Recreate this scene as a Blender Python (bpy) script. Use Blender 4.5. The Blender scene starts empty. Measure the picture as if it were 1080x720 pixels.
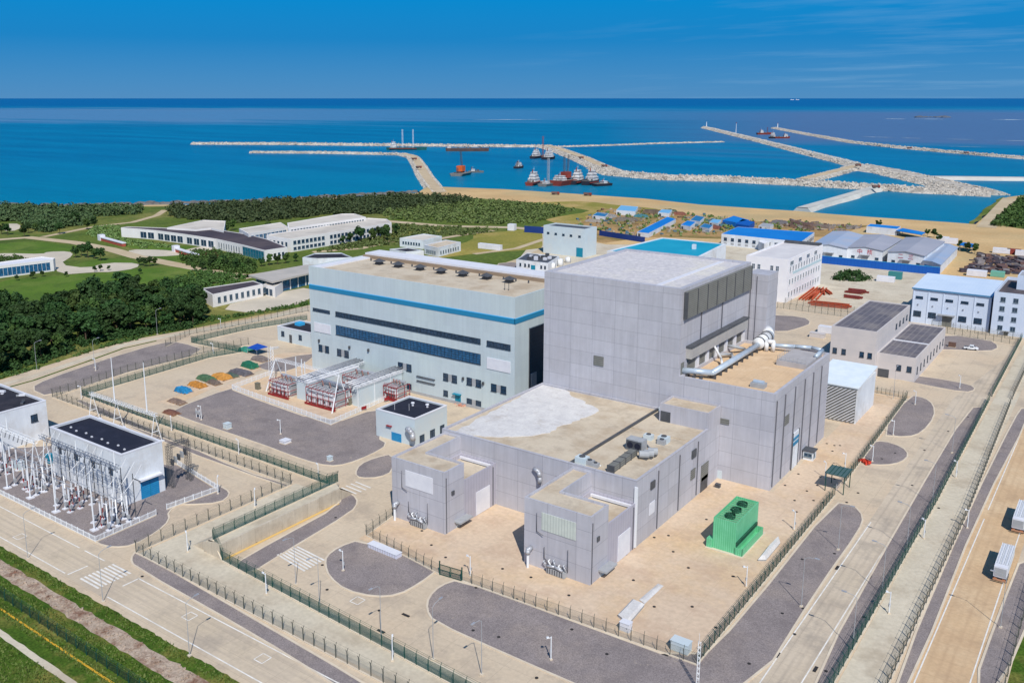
import bpy, math, random
import numpy as np
random.seed(7)
S=bpy.context.scene; COL=S.collection
R=math.radians
# ------------------------------------------------------------------ survey: photograph pixel -> point on the site
CX,CY,HOR,F,CAMH=517.0,300.0,103.5,958.7,100.0
TH=math.atan((CY-HOR)/F); YAW=math.atan(711/math.hypot(F,CY-HOR))
_ct,_st,_cy,_sy=math.cos(TH),math.sin(TH),math.cos(YAW),math.sin(YAW)
FW=(-_sy*_ct,_cy*_ct,-_st); RT=(_cy,_sy,0.0); UP=(-_sy*_st,_cy*_st,_ct)
def ray(px,py):
    a=(px-CX)/F; b=(CY-py)/F
    return [FW[i]+a*RT[i]+b*UP[i] for i in range(3)]
def P(px,py,z=0.0):
    r=ray(px,py); t=(z-CAMH)/r[2]; return (r[0]*t,r[1]*t)
def PL(lst,z=0.0): return [P(a,b,z) for a,b in lst]
def onwall(A,B,px,py):
    """(u,z) of a pixel on the vertical plane through plan points A,B"""
    r=ray(px,py); dx,dy=B[0]-A[0],B[1]-A[1]; L=math.hypot(dx,dy); nx,ny=dy/L,-dx/L
    t=(A[0]*nx+A[1]*ny)/(r[0]*nx+r[1]*ny)
    x,y,z=r[0]*t,r[1]*t,CAMH+r[2]*t
    return ((x-A[0])*dx/L+(y-A[1])*dy/L, z)
def hgt(base,py):
    bx,by=P(*base); lo,hi=0,120
    for _ in range(50):
        m=(lo+hi)/2; v=(bx,by,m-CAMH)
        d=sum(v[i]*FW[i] for i in range(3)); u=sum(v[i]*UP[i] for i in range(3))
        if CY-F*u/d>py: lo=m
        else: hi=m
    return lo
# ------------------------------------------------------------------ materials
def lin(r,g,b):
    f=lambda c:(c/12.92 if c<=.04045 else ((c+.055)/1.055)**2.4)
    return (f(r/255),f(g/255),f(b/255))
MATS={}
def newmat(name):
    m=bpy.data.materials.new(name); m.use_nodes=True; nt=m.node_tree; nt.nodes.clear()
    out=nt.nodes.new('ShaderNodeOutputMaterial'); b=nt.nodes.new('ShaderNodeBsdfPrincipled')
    nt.links.new(b.outputs[0],out.inputs[0]); return m,nt,b,out
def N(nt,t,**k):
    n=nt.nodes.new(t)
    for a,v in k.items(): setattr(n,a,v)
    return n
def math_n(nt,op,a,b=None,c=None):
    n=N(nt,'ShaderNodeMath',operation=op)
    for i,v in enumerate((a,b,c)):
        if v is None: continue
        if isinstance(v,(int,float)): n.inputs[i].default_value=v
        else: nt.links.new(v,n.inputs[i])
    return n.outputs[0]
def mixc(nt,fac,a,b,mode='MIX'):
    n=N(nt,'ShaderNodeMix',data_type='RGBA',blend_type=mode)
    for i,v in ((0,fac),(6,a),(7,b)):
        if isinstance(v,(int,float)): n.inputs[i].default_value=v
        elif isinstance(v,tuple): n.inputs[i].default_value=(*v[:3],1)
        else: nt.links.new(v,n.inputs[i])
    return n.outputs[2]
def noise(nt,vec,scale,detail=4,rough=.6):
    n=N(nt,'ShaderNodeTexNoise'); n.inputs['Scale'].default_value=scale; n.inputs['Detail'].default_value=detail
    n.inputs['Roughness'].default_value=rough
    if vec is not None: nt.links.new(vec,n.inputs['Vector'])
    return n.outputs[0]
def ramp(nt,fac,lo,hi):
    n=N(nt,'ShaderNodeMapRange'); n.inputs[1].default_value=lo; n.inputs[2].default_value=hi; nt.links.new(fac,n.inputs[0]); return n.outputs[0]
def mat(name,c1,c2=None,scale=.15,rough=.75,spec=.3,metal=0,bump=0,bscale=3,lines=None,lcol=None,c3=None,s3=.03,fine=0,fscale=4,spots=None,cell=0,streak=0,stain=None,tracks=None):
    """two colours mixed by wide noise (c3: a third in large patches), fine grain, optional joint lines (pu,pv,width m)"""
    if name in MATS: return MATS[name]
    m,nt,b,out=newmat(name); geo=N(nt,'ShaderNodeNewGeometry'); pos=geo.outputs['Position']
    col=c1
    if c2 is not None: col=mixc(nt,ramp(nt,noise(nt,pos,scale),.35,.65),c1,c2)
    if c3 is not None: col=mixc(nt,ramp(nt,noise(nt,pos,s3,5,.65),.48,.66),col,c3)
    if fine:
        f=ramp(nt,noise(nt,pos,fscale,3),.3,.7)
        g=N(nt,'ShaderNodeMapRange'); g.inputs[3].default_value=1-fine; g.inputs[4].default_value=1+fine; nt.links.new(f,g.inputs[0])
        cc=N(nt,'ShaderNodeCombineColor')
        for i in range(3): nt.links.new(g.outputs[0],cc.inputs[i])
        col=mixc(nt,1.0,col,cc.outputs[0],'MULTIPLY')
    if spots is not None:
        col=mixc(nt,ramp(nt,noise(nt,pos,spots[1],2),spots[2],spots[2]+.05),col,spots[0])
    if tracks:                 # wheel wear along the lanes: axis, lane centres, half width, colour
        st=N(nt,'ShaderNodeSeparateXYZ'); nt.links.new(pos,st.inputs[0]); ax,cs_,hw,tc_=tracks; f_=None
        for c_ in cs_:
            d_=math_n(nt,'ABSOLUTE',math_n(nt,'SUBTRACT',st.outputs[ax],c_)); k_=math_n(nt,'SUBTRACT',1.0,ramp(nt,d_,hw*.2,hw)); f_=k_ if f_ is None else math_n(nt,'MAXIMUM',f_,k_)
        mpt=N(nt,'ShaderNodeMapping'); mpt.inputs['Scale'].default_value=(.6,.05,1) if ax==0 else (.05,.6,1); nt.links.new(pos,mpt.inputs[0])
        col=mixc(nt,math_n(nt,'MULTIPLY',math_n(nt,'MULTIPLY',f_,ramp(nt,noise(nt,mpt.outputs[0],1.0,5,.7),.35,.7)),.6),col,tc_)
    if stain is not None:      # worn patches: colour, scale, threshold, strength
        sn_=noise(nt,pos,stain[1],7,.72); col=mixc(nt,math_n(nt,'MULTIPLY',ramp(nt,sn_,stain[2],stain[2]+.14),stain[3]),col,stain[0])
    if streak:
        mpv=N(nt,'ShaderNodeMapping'); mpv.inputs['Scale'].default_value=(1,1,.06); nt.links.new(pos,mpv.inputs[0])
        g2=N(nt,'ShaderNodeMapRange'); g2.inputs[1].default_value=.3; g2.inputs[2].default_value=.7; g2.inputs[3].default_value=1-streak; g2.inputs[4].default_value=1+streak; nt.links.new(noise(nt,mpv.outputs[0],.9,5,.7),g2.inputs[0])
        cc=N(nt,'ShaderNodeCombineColor')
        for i in range(3): nt.links.new(g2.outputs[0],cc.inputs[i])
        col=mixc(nt,1.0,col,cc.outputs[0],'MULTIPLY')
    if lines:
        pu,pv,w=lines[:3]; ou,ov=(lines[3],lines[4]) if len(lines)>3 else (0,0)
        sp=N(nt,'ShaderNodeSeparateXYZ'); nt.links.new(pos,sp.inputs[0])
        sn=N(nt,'ShaderNodeSeparateXYZ'); nt.links.new(geo.outputs['True Normal'],sn.inputs[0])
        isx=math_n(nt,'GREATER_THAN',math_n(nt,'ABSOLUTE',sn.outputs[0]),.7)
        isz=math_n(nt,'GREATER_THAN',math_n(nt,'ABSOLUTE',sn.outputs[2]),.7)
        u=math_n(nt,'ADD',math_n(nt,'MULTIPLY',sp.outputs[1],isx),math_n(nt,'MULTIPLY',sp.outputs[0],math_n(nt,'SUBTRACT',1.0,isx)))
        v=math_n(nt,'ADD',math_n(nt,'MULTIPLY',sp.outputs[1],isz),math_n(nt,'MULTIPLY',sp.outputs[2],math_n(nt,'SUBTRACT',1.0,isz)))
        def ln(t,p,o):
            q=math_n(nt,'FRACT',math_n(nt,'DIVIDE',math_n(nt,'ADD',t,1000*p-o),p)); return math_n(nt,'LESS_THAN',q,w/p)
        fac=None
        if pu: fac=ln(u,pu,ou)
        if pv:
            f2=ln(v,pv,ov); fac=f2 if fac is None else math_n(nt,'MAXIMUM',fac,f2)
        if cell and pu and pv:
            fl=lambda t,p,o: math_n(nt,'FLOOR',math_n(nt,'DIVIDE',math_n(nt,'ADD',t,1000*p-o),p))
            cx_=N(nt,'ShaderNodeCombineXYZ'); nt.links.new(fl(u,pu,ou),cx_.inputs[0]); nt.links.new(fl(v,pv,ov),cx_.inputs[1]); nt.links.new(isx,cx_.inputs[2])
            wn=N(nt,'ShaderNodeTexWhiteNoise'); nt.links.new(cx_.outputs[0],wn.inputs['Vector'])
            g3=N(nt,'ShaderNodeMapRange'); g3.inputs[3].default_value=1-cell; g3.inputs[4].default_value=1+cell; nt.links.new(wn.outputs['Value'],g3.inputs[0])
            cc=N(nt,'ShaderNodeCombineColor')
            for i in range(3): nt.links.new(g3.outputs[0],cc.inputs[i])
            col=mixc(nt,1.0,col,cc.outputs[0],'MULTIPLY')
        k=lcol[3] if lcol and len(lcol)>3 else 1.0
        col=mixc(nt,math_n(nt,'MULTIPLY',fac,k),col,lcol[:3] if lcol else (.1,.1,.1))
    if isinstance(col,tuple): b.inputs['Base Color'].default_value=(*col,1)
    else: nt.links.new(col,b.inputs['Base Color'])
    b.inputs['Roughness'].default_value=rough; b.inputs['Specular IOR Level'].default_value=spec; b.inputs['Metallic'].default_value=metal
    if bump:
        bp=N(nt,'ShaderNodeBump'); bp.inputs['Strength'].default_value=bump; bp.inputs['Distance'].default_value=.2
        nt.links.new(noise(nt,pos,bscale,4),bp.inputs['Height']); nt.links.new(bp.outputs[0],b.inputs['Normal'])
    MATS[name]=m; return m
def wiremat(name,col,pitch=.16,fill=.3,rough=.6):
    """woven wire: real holes between the wires"""
    if name in MATS: return MATS[name]
    m,nt,b,out=newmat(name); geo=N(nt,'ShaderNodeNewGeometry')
    sp=N(nt,'ShaderNodeSeparateXYZ'); nt.links.new(geo.outputs['Position'],sp.inputs[0])
    u=math_n(nt,'ADD',sp.outputs[0],sp.outputs[1])
    f=lambda t: math_n(nt,'LESS_THAN',math_n(nt,'FRACT',math_n(nt,'DIVIDE',math_n(nt,'ADD',t,4000),pitch)),fill)
    fac=math_n(nt,'MAXIMUM',f(u),f(sp.outputs[2]))
    tr=N(nt,'ShaderNodeBsdfTransparent'); mx=N(nt,'ShaderNodeMixShader')
    nt.links.new(fac,mx.inputs[0]); nt.links.new(tr.outputs[0],mx.inputs[1]); nt.links.new(b.outputs[0],mx.inputs[2]); nt.links.new(mx.outputs[0],out.inputs[0])
    b.inputs['Base Color'].default_value=(*col,1); b.inputs['Roughness'].default_value=rough
    MATS[name]=m; return m
# ------------------------------------------------------------------ mesh builder
class MB:
    def __init__(s): s.v=[]; s.f=[]
    def add(s,vs,fs):
        o=len(s.v); s.v+=[tuple(p) for p in vs]; s.f+=[tuple(i+o for i in f) for f in fs]; return s
    def hexa(s,c): return s.add(c,[(0,3,2,1),(4,5,6,7),(0,1,5,4),(1,2,6,5),(2,3,7,6),(3,0,4,7)])
    def box(s,x0,x1,y0,y1,z0,z1):
        return s.hexa([(x0,y0,z0),(x1,y0,z0),(x1,y1,z0),(x0,y1,z0),(x0,y0,z1),(x1,y0,z1),(x1,y1,z1),(x0,y1,z1)])
    def rbox(s,cx,cy,lx,ly,z0,z1,a=0):
        c,d=math.cos(a),math.sin(a); q=[(-lx/2,-ly/2),(lx/2,-ly/2),(lx/2,ly/2),(-lx/2,ly/2)]
        q=[(cx+x*c-y*d,cy+x*d+y*c) for x,y in q]
        return s.hexa([(x,y,z0) for x,y in q]+[(x,y,z1) for x,y in q])
    def wbox(s,A,B,u0,u1,z0,z1,d0,d1):
        """box on the wall A->B (outside = right of A->B), from d0 to d1 outward"""
        L=math.hypot(B[0]-A[0],B[1]-A[1]); ex,ey=(B[0]-A[0])/L,(B[1]-A[1])/L; nx,ny=ey,-ex
        q=[(u0,d1),(u1,d1),(u1,d0),(u0,d0)]; q=[(A[0]+ex*u+nx*d,A[1]+ey*u+ny*d) for u,d in q]
        return s.hexa([(x,y,z0) for x,y in q]+[(x,y,z1) for x,y in q])
    def prism(s,poly,z0,z1,cap=True):
        n=len(poly); vs=[(x,y,z0) for x,y in poly]+[(x,y,z1) for x,y in poly]
        fs=[(i,(i+1)%n,n+(i+1)%n,n+i) for i in range(n)]
        if cap: fs.append(tuple(range(n,2*n)))
        return s.add(vs,fs)
    def sheet(s,poly,z): n=len(poly); return s.add([(x,y,z) for x,y in poly],[tuple(range(n))])
    def tube(s,p,q,r0,r1=None,n=8,cap=True):
        r1=r0 if r1 is None else r1
        p=np.array(p,float); q=np.array(q,float); d=q-p; L=np.linalg.norm(d); d/=L
        a=np.array((0,0,1.)) if abs(d[2])<.9 else np.array((1.,0,0)); e=np.cross(d,a); e/=np.linalg.norm(e); g=np.cross(d,e)
        vs=[]
        for c,r in ((p,r0),(q,r1)):
            for i in range(n):
                t=2*math.pi*i/n; vs.append(tuple(c+r*(math.cos(t)*e+math.sin(t)*g)))
        fs=[(i,(i+1)%n,n+(i+1)%n,n+i) for i in range(n)]
        if cap: fs+=[tuple(range(n-1,-1,-1)),tuple(range(n,2*n))]
        return s.add(vs,fs)
    def path(s,pts,r,n=8):
        for a,b in zip(pts,pts[1:]): s.tube(a,b,r,r,n)
        for c in pts[1:-1]: s.ball(c,r*1.0,n,4)
        return s
    def ball(s,c,r,n=8,m=5,sz=1):
        vs=[];fs=[]
        for j in range(m+1):
            t=math.pi*j/m
            for i in range(n):
                a=2*math.pi*i/n; vs.append((c[0]+r*math.sin(t)*math.cos(a),c[1]+r*math.sin(t)*math.sin(a),c[2]+sz*r*math.cos(t)))
        for j in range(m):
            for i in range(n): fs.append((j*n+i,(j+1)*n+i,(j+1)*n+(i+1)%n,j*n+(i+1)%n))
        return s.add(vs,fs)
    def build(s,name,material,parent=None,smooth=False,world=True):
        """one mesh object; with a parent the vertices are taken relative to the parent's base"""
        off=np.zeros(3)
        if parent is not None and world: off=base_of(parent)
        me=bpy.data.meshes.new(name); v=np.array(s.v,float)-off
        me.from_pydata(v.tolist(),[],s.f); me.materials.append(material)
        if smooth: me.polygons.foreach_set('use_smooth',[True]*len(me.polygons))
        me.update(); o=bpy.data.objects.new(name,me); COL.objects.link(o)
        if parent is not None: o.parent=parent
        return o
def base_of(o):
    b=np.zeros(3)
    while o is not None: b+=np.array(o.location); o=o.parent
    return b
def tag(o,label=None,cat=None,group=None,kind=None):
    for k,v in (('label',label),('category',cat),('group',group),('kind',kind)):
        if v: o[k]=v
    return o
def thing(name,label,cat,loc=(0,0,0),group=None,rz=0):
    o=bpy.data.objects.new(name,None); o.location=(loc[0],loc[1],loc[2] if len(loc)>2 else 0); o.rotation_euler.z=rz
    o.empty_display_size=.5; COL.objects.link(o); return tag(o,label,cat,group)
def dup(root,loc,rz=0,label=None,group=None,scale=None):
    r=root.copy(); COL.objects.link(r); r.location=(loc[0],loc[1],loc[2] if len(loc)>2 else 0); r.rotation_euler.z=rz
    if label: r['label']=label
    if group: r['group']=group
    if scale: r.scale=(scale,)*3 if isinstance(scale,(int,float)) else scale
    for ch in list(root.children):
        c=ch.copy(); COL.objects.link(c); c.parent=r
        for gch in ch.children:
            d=gch.copy(); COL.objects.link(d); d.parent=c
    return r
def struct(name,mb,m): return tag(mb.build(name,m),kind='structure')
def area(pts):
    return .5*sum(a[0]*b[1]-b[0]*a[1] for a,b in zip(pts,pts[1:]+pts[:1]))
def ccw(pts): return list(pts) if area(pts)>0 else list(reversed(pts))
def inset(pts,t):
    n=len(pts); out=[]
    for i in range(n):
        a,b,c=pts[i-1],pts[i],pts[(i+1)%n]
        d1=np.array((b[0]-a[0],b[1]-a[1]),float); d2=np.array((c[0]-b[0],c[1]-b[1]),float); d1/=np.linalg.norm(d1); d2/=np.linalg.norm(d2)
        n1=np.array((-d1[1],d1[0])); n2=np.array((-d2[1],d2[0])); m=n1+n2; k=max(.3,1+n1.dot(n2))
        q=np.array(b)+m*t/k; out.append((float(q[0]),float(q[1])))
    return out
def building(parent,poly,h,wall,roof,par=.7,t=.4,z0=0,wname='wall',rname='roof',cop=None):
    poly=ccw(poly); ins=inset(poly,t); n=len(poly)
    m=MB(); vs=[(x,y,z0) for x,y in poly]+[(x,y,h) for x,y in poly]+[(x,y,h) for x,y in ins]+[(x,y,h-par-.3) for x,y in ins]
    fs=[]
    for i in range(n):
        j=(i+1)%n
        fs+=[(i,j,n+j,n+i),(n+i,n+j,2*n+j,2*n+i),(2*n+i,2*n+j,3*n+j,3*n+i)]
    m.add(vs,fs); w=m.build(wname,wall,parent)
    r=MB().sheet(inset(poly,t-.1),h-par).build(rname,roof,parent)
    if cop:
        c=MB(); o=inset(poly,-.06); i2=inset(poly,t+.06)
        vs=[(x,y,h+.02) for x,y in o]+[(x,y,h+.02) for x,y in i2]+[(x,y,h-.18) for x,y in o]+[(x,y,h+.14) for x,y in o]+[(x,y,h+.14) for x,y in i2]+[(x,y,h-.1) for x,y in i2]
        fs=[]
        for i in range(n):
            j=(i+1)%n
            fs+=[(2*n+i,2*n+j,3*n+j,3*n+i),(3*n+i,3*n+j,4*n+j,4*n+i),(4*n+i,4*n+j,5*n+j,5*n+i)]
        c.add(vs,fs).build('coping',cop,parent)
    return w,r
def window(parent,A,B,u0,u1,z0,z1,fm,gm,nx=1,nz=1,fw=.12,name='window',d=.12):
    f=MB()
    f.wbox(A,B,u0,u1,z0,z0+fw,.003,d).wbox(A,B,u0,u1,z1-fw,z1,.003,d)
    if z0>.8: f.wbox(A,B,u0-.1,u1+.1,z0-.12,z0-.004,.003,d+.14)
    for i in range(nx+1):
        u=u0+(u1-u0-fw)*i/nx; f.wbox(A,B,u,u+fw,z0+fw,z1-fw,.003,d-.004)
    for i in range(1,nz):
        z=z0+(z1-z0)*i/nz; f.wbox(A,B,u0+fw,u1-fw,z-.04,z+.04,.003,d-.03)
    o=f.build(name,fm,parent)
    MB().wbox(A,B,u0+fw*.5,u1-fw*.5,z0+fw*.5,z1-fw*.5,-.02,d*.35).build('pane',gm,o)
    return o
def windowpx(parent,A,B,p,q,fm,gm,**k):
    a=onwall(A,B,*p); b=onwall(A,B,*q)
    return window(parent,A,B,min(a[0],b[0]),max(a[0],b[0]),min(a[1],b[1]),max(a[1],b[1]),fm,gm,**k)
def panel(parent,A,B,u0,u1,z0,z1,m,name,d=.08,d0=-.05):
    return MB().wbox(A,B,u0,u1,z0,z1,d0,d).build(name,m,parent)
def panelpx(parent,A,B,p,q,m,name,d=.08):
    a=onwall(A,B,*p); b=onwall(A,B,*q)
    return panel(parent,A,B,min(a[0],b[0]),max(a[0],b[0]),min(a[1],b[1]),max(a[1],b[1]),m,name,d)
def door(parent,A,B,u0,u1,z1,m,frm,name='door',z0=.02):
    d=panel(parent,A,B,u0,u1,z0,z1,m,name,.06)
    MB().wbox(A,B,u1-.35,u1-.2,1.0+z0,1.15+z0,.05,.14).build('handle',frm,d); return d
SKY_STRENGTH=0.10; SKY_SAT=1.35; SKY_HUE=0.5
# ------------------------------------------------------------------ camera, light, sky
cam=bpy.data.cameras.new('camera'); co=bpy.data.objects.new('camera',cam); COL.objects.link(co); S.camera=co
from mathutils import Matrix
co.matrix_world=Matrix(((RT[0],UP[0],-FW[0],0),(RT[1],UP[1],-FW[1],0),(RT[2],UP[2],-FW[2],CAMH),(0,0,0,1)))
cam.sensor_width=36; cam.sensor_fit='HORIZONTAL'; cam.lens=F*36/1080; cam.shift_x=(540-CX)/1080; cam.shift_y=(CY-360)/1080
cam.clip_start=1; cam.clip_end=400000
SUN_EL,SUN_AZ=47,135      # azimuth clockwise from +Y
sl=bpy.data.lights.new('sun','SUN'); sl.energy=4.3; sl.angle=R(.5); sl.color=(1,.965,.905)
so=bpy.data.objects.new('sun',sl); COL.objects.link(so); so.rotation_euler=(R(90-SUN_EL),0,R(180-SUN_AZ))
W=bpy.data.worlds.new('World'); S.world=W; W.use_nodes=True; nt=W.node_tree
sky=nt.nodes.new('ShaderNodeTexSky'); sky.sky_type='NISHITA'; sky.sun_disc=False; sky.sun_elevation=R(SUN_EL); sky.sun_rotation=R(SUN_AZ)
sky.altitude=100; sky.air_density=1.0; sky.dust_density=.3; sky.ozone_density=4.0
bg=nt.nodes['Background']; bg.inputs[1].default_value=SKY_STRENGTH
hs=nt.nodes.new('ShaderNodeHueSaturation'); hs.inputs['Saturation'].default_value=SKY_SAT; hs.inputs['Hue'].default_value=SKY_HUE; nt.links.new(sky.outputs[0],hs.inputs['Color'])
# thin high cloud streaks
tc=nt.nodes.new('ShaderNodeTexCoord'); mp=nt.nodes.new('ShaderNodeMapping'); mp.inputs['Rotation'].default_value=(0,0,YAW); mp.inputs['Scale'].default_value=(1,1,1)
sep=nt.nodes.new('ShaderNodeSeparateXYZ'); nt.links.new(tc.outputs['Generated'],sep.inputs[0])
zz=math_n(nt,'ADD',math_n(nt,'MAXIMUM',sep.outputs[2],0.0),.06)
cv=nt.nodes.new('ShaderNodeCombineXYZ'); nt.links.new(math_n(nt,'DIVIDE',sep.outputs[0],zz),cv.inputs[0]); nt.links.new(math_n(nt,'DIVIDE',sep.outputs[1],zz),cv.inputs[1])
mp2=nt.nodes.new('ShaderNodeMapping'); mp2.inputs['Rotation'].default_value=(0,0,-YAW+.12); mp2.inputs['Scale'].default_value=(.3,.62,1); nt.links.new(cv.outputs[0],mp2.inputs[0])
cl=ramp(nt,noise(nt,mp2.outputs[0],1.0,7,.6),.52,.84)
side=nt.nodes.new('ShaderNodeVectorMath'); side.operation='DOT_PRODUCT'; nt.links.new(tc.outputs['Generated'],side.inputs[0]); side.inputs[1].default_value=RT
cl=math_n(nt,'MULTIPLY',cl,math_n(nt,'MULTIPLY',ramp(nt,side.outputs['Value'],-.05,.5),.6))
cr=nt.nodes.new('ShaderNodeValToRGB'); nt.links.new(sep.outputs[2],cr.inputs[0])
el=cr.color_ramp.elements; K=1/SKY_STRENGTH
stops=[(0.0,lin(82,142,193)),(.02,lin(70,140,195)),(.06,lin(30,132,198)),(.11,lin(4,138,208)),(.3,lin(0,120,205))]
while len(el)<len(stops): el.new(.5)
for e,(p,c) in zip(el,stops): e.position=p; e.color=(*c,1)
low=nt.nodes.new('ShaderNodeVectorMath'); low.operation='SCALE'; nt.links.new(cr.outputs[0],low.inputs[0]); low.inputs['Scale'].default_value=K
base=mixc(nt,ramp(nt,sep.outputs[2],.14,.4),low.outputs[0],hs.outputs[0])
skyc=mixc(nt,cl,base,tuple(v*K for v in lin(150,190,222)))
nt.links.new(skyc,bg.inputs[0])
S.view_settings.view_transform='Standard'; S.view_settings.look='None'; S.view_settings.gamma=1; S.view_settings.use_curve_mapping=False
S.view_settings.exposure=0.0
S.cycles.max_bounces=6; S.cycles.transparent_max_bounces=24; S.cycles.diffuse_bounces=3; S.cycles.glossy_bounces=2
# ------------------------------------------------------------------ ground materials
M_sand=mat('sand_soil',lin(208,176,128),lin(190,158,112),.02,.95,.1,c3=lin(178,160,120),s3=.008,fine=.12,fscale=.6)
M_field=mat('field_grass',lin(96,110,48),lin(74,98,40),.012,.95,.1,c3=lin(132,128,72),s3=.012,fine=.28,fscale=.4,stain=(lin(60,80,36),.03,.5,.6))
M_lawn=mat('lawn_grass',lin(92,118,44),lin(78,106,38),.05,.95,.1,c3=lin(112,126,60),s3=.02,fine=.18,fscale=1.2,stain=(lin(70,92,40),.06,.5,.6))
M_verge=mat('verge_grass',lin(76,100,34),lin(56,82,26),.35,.95,.1,c3=lin(118,114,58),s3=.12,fine=.4,fscale=2.2,stain=(lin(128,112,66),.2,.56,.5))
M_conc=mat('concrete_paving',lin(205,187,162),lin(196,178,153),.05,.85,.25,c3=lin(205,184,157),s3=.025,fine=.07,fscale=1.2,lines=(6,6,.06),lcol=(*lin(150,136,120),.55),stain=(lin(164,150,134),.09,.5,.55))
M_yard=mat('yard_concrete',lin(212,189,163),lin(203,180,155),.04,.9,.2,c3=lin(207,178,142),s3=.035,fine=.09,fscale=.9,lines=(8,8,.06),lcol=(*lin(165,140,116),.35),stain=(lin(186,158,134),.1,.5,.55))
M_road=mat('road_concrete',lin(205,188,164),lin(196,179,154),.06,.85,.25,c3=lin(188,172,151),s3=.05,fine=.06,fscale=1.5,lines=(5,3.6,.06),lcol=(*lin(150,136,120),.5),stain=(lin(158,146,132),.11,.53,.55),tracks=(1,[92.7,94.4,96,97.6],.55,lin(168,154,138)))
M_roadside=mat('side_road_concrete',lin(205,189,167),lin(196,180,157),.06,.85,.25,c3=lin(188,172,151),s3=.05,fine=.06,fscale=1.5,lines=(4.4,5,.06),lcol=(*lin(150,136,120),.5),stain=(lin(156,145,132),.11,.5,.6),tracks=(0,[-44,-42.4,-41.4,-39.9],.5,lin(164,151,136)))
M_strip=mat('strip_concrete',lin(206,195,174),lin(196,185,164),.08,.9,.2,fine=.09,fscale=1,c3=lin(190,176,154),s3=.06,stain=(lin(172,160,140),.12,.52,.5))
M_rroad=mat('tan_road',lin(206,176,138),lin(197,166,130),.07,.9,.2,fine=.08,fscale=1.2,lines=(0,6,.07),lcol=(*lin(168,140,110),.6),c3=lin(211,184,148),s3=.05,stain=(lin(174,146,116),.12,.52,.5),tracks=(0,[-22.4,-20.6,-19,-17.2],.5,lin(180,150,118)))
M_grav=mat('grey_gravel',lin(144,134,131),lin(132,123,121),.12,.95,.15,c3=lin(150,138,131),s3=.05,fine=.32,fscale=4.5,stain=(lin(118,109,108),.16,.5,.55),spots=(lin(158,146,136),.5,.68))
M_kerb=mat('kerb_stone',lin(216,202,180),lin(204,188,166),.3,.85)
M_path=mat('campus_path',lin(196,178,148),lin(184,164,132),.05,.9,.2,fine=.06)
M_plaza=mat('plaza_stone',lin(206,194,174),lin(190,180,162),.06,.9,.2,fine=.06)
M_white=mat('white_paint',lin(236,232,224),lin(214,208,198),.6,.7)
M_rubtrack=mat('gravel_track',lin(182,164,146),lin(164,146,128),.25,.95,.1,c3=lin(128,98,82),s3=.3,fine=.3,fscale=2.5)
M_dirt=mat('brown_dirt',lin(176,142,96),lin(150,122,82),.03,.95,.1,fine=.2,fscale=.5,c3=lin(118,112,62),s3=.03)
M_scrape=mat('dry_grass',lin(150,138,70),lin(128,126,60),.02,.95,.1,fine=.2,fscale=.5,c3=lin(180,154,100),s3=.015)
# ------------------------------------------------------------------ sea
m,nt,b,out=newmat('sea_water'); geo=N(nt,'ShaderNodeNewGeometry'); pos=geo.outputs['Position']
def dotn(v):
    n=N(nt,'ShaderNodeVectorMath',operation='DOT_PRODUCT'); nt.links.new(pos,n.inputs[0]); n.inputs[1].default_value=v; return n.outputs['Value']
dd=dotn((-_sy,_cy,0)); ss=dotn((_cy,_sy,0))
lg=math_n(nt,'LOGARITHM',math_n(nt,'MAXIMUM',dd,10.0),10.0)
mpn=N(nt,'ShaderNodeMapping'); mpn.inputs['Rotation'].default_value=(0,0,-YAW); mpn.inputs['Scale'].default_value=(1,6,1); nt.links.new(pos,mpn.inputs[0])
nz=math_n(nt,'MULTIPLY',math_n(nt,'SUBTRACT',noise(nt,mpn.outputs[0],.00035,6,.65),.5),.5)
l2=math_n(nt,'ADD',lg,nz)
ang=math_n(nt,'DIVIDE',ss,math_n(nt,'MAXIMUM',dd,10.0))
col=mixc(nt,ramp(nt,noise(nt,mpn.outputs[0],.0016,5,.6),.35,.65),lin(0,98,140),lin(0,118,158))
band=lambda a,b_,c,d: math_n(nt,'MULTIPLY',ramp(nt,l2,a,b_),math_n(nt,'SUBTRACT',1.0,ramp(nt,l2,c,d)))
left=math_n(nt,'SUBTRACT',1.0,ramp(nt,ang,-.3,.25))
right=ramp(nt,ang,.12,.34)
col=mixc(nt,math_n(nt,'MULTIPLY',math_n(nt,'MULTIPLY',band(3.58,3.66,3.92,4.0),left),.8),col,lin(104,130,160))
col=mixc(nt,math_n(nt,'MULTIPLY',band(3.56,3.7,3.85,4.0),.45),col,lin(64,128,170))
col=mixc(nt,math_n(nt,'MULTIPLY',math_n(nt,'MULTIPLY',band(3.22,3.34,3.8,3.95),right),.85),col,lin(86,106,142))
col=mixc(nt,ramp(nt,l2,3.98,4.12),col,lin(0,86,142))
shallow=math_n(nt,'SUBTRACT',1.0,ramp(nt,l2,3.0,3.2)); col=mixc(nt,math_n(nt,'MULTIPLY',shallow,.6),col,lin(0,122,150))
fl_=N(nt,'ShaderNodeMapRange'); fl_.inputs[1].default_value=.3; fl_.inputs[2].default_value=.7; fl_.inputs[3].default_value=.88; fl_.inputs[4].default_value=1.12; nt.links.new(noise(nt,mpn.outputs[0],.012,6,.75),fl_.inputs[0]); cc_=N(nt,'ShaderNodeCombineColor')
for i in range(3): nt.links.new(fl_.outputs[0],cc_.inputs[i])
col=mixc(nt,1.0,col,cc_.outputs[0],'MULTIPLY')
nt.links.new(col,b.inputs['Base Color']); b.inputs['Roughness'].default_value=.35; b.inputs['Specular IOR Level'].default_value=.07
bp=N(nt,'ShaderNodeBump'); bp.inputs['Strength'].default_value=.9; bp.inputs['Distance'].default_value=1.4
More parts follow.
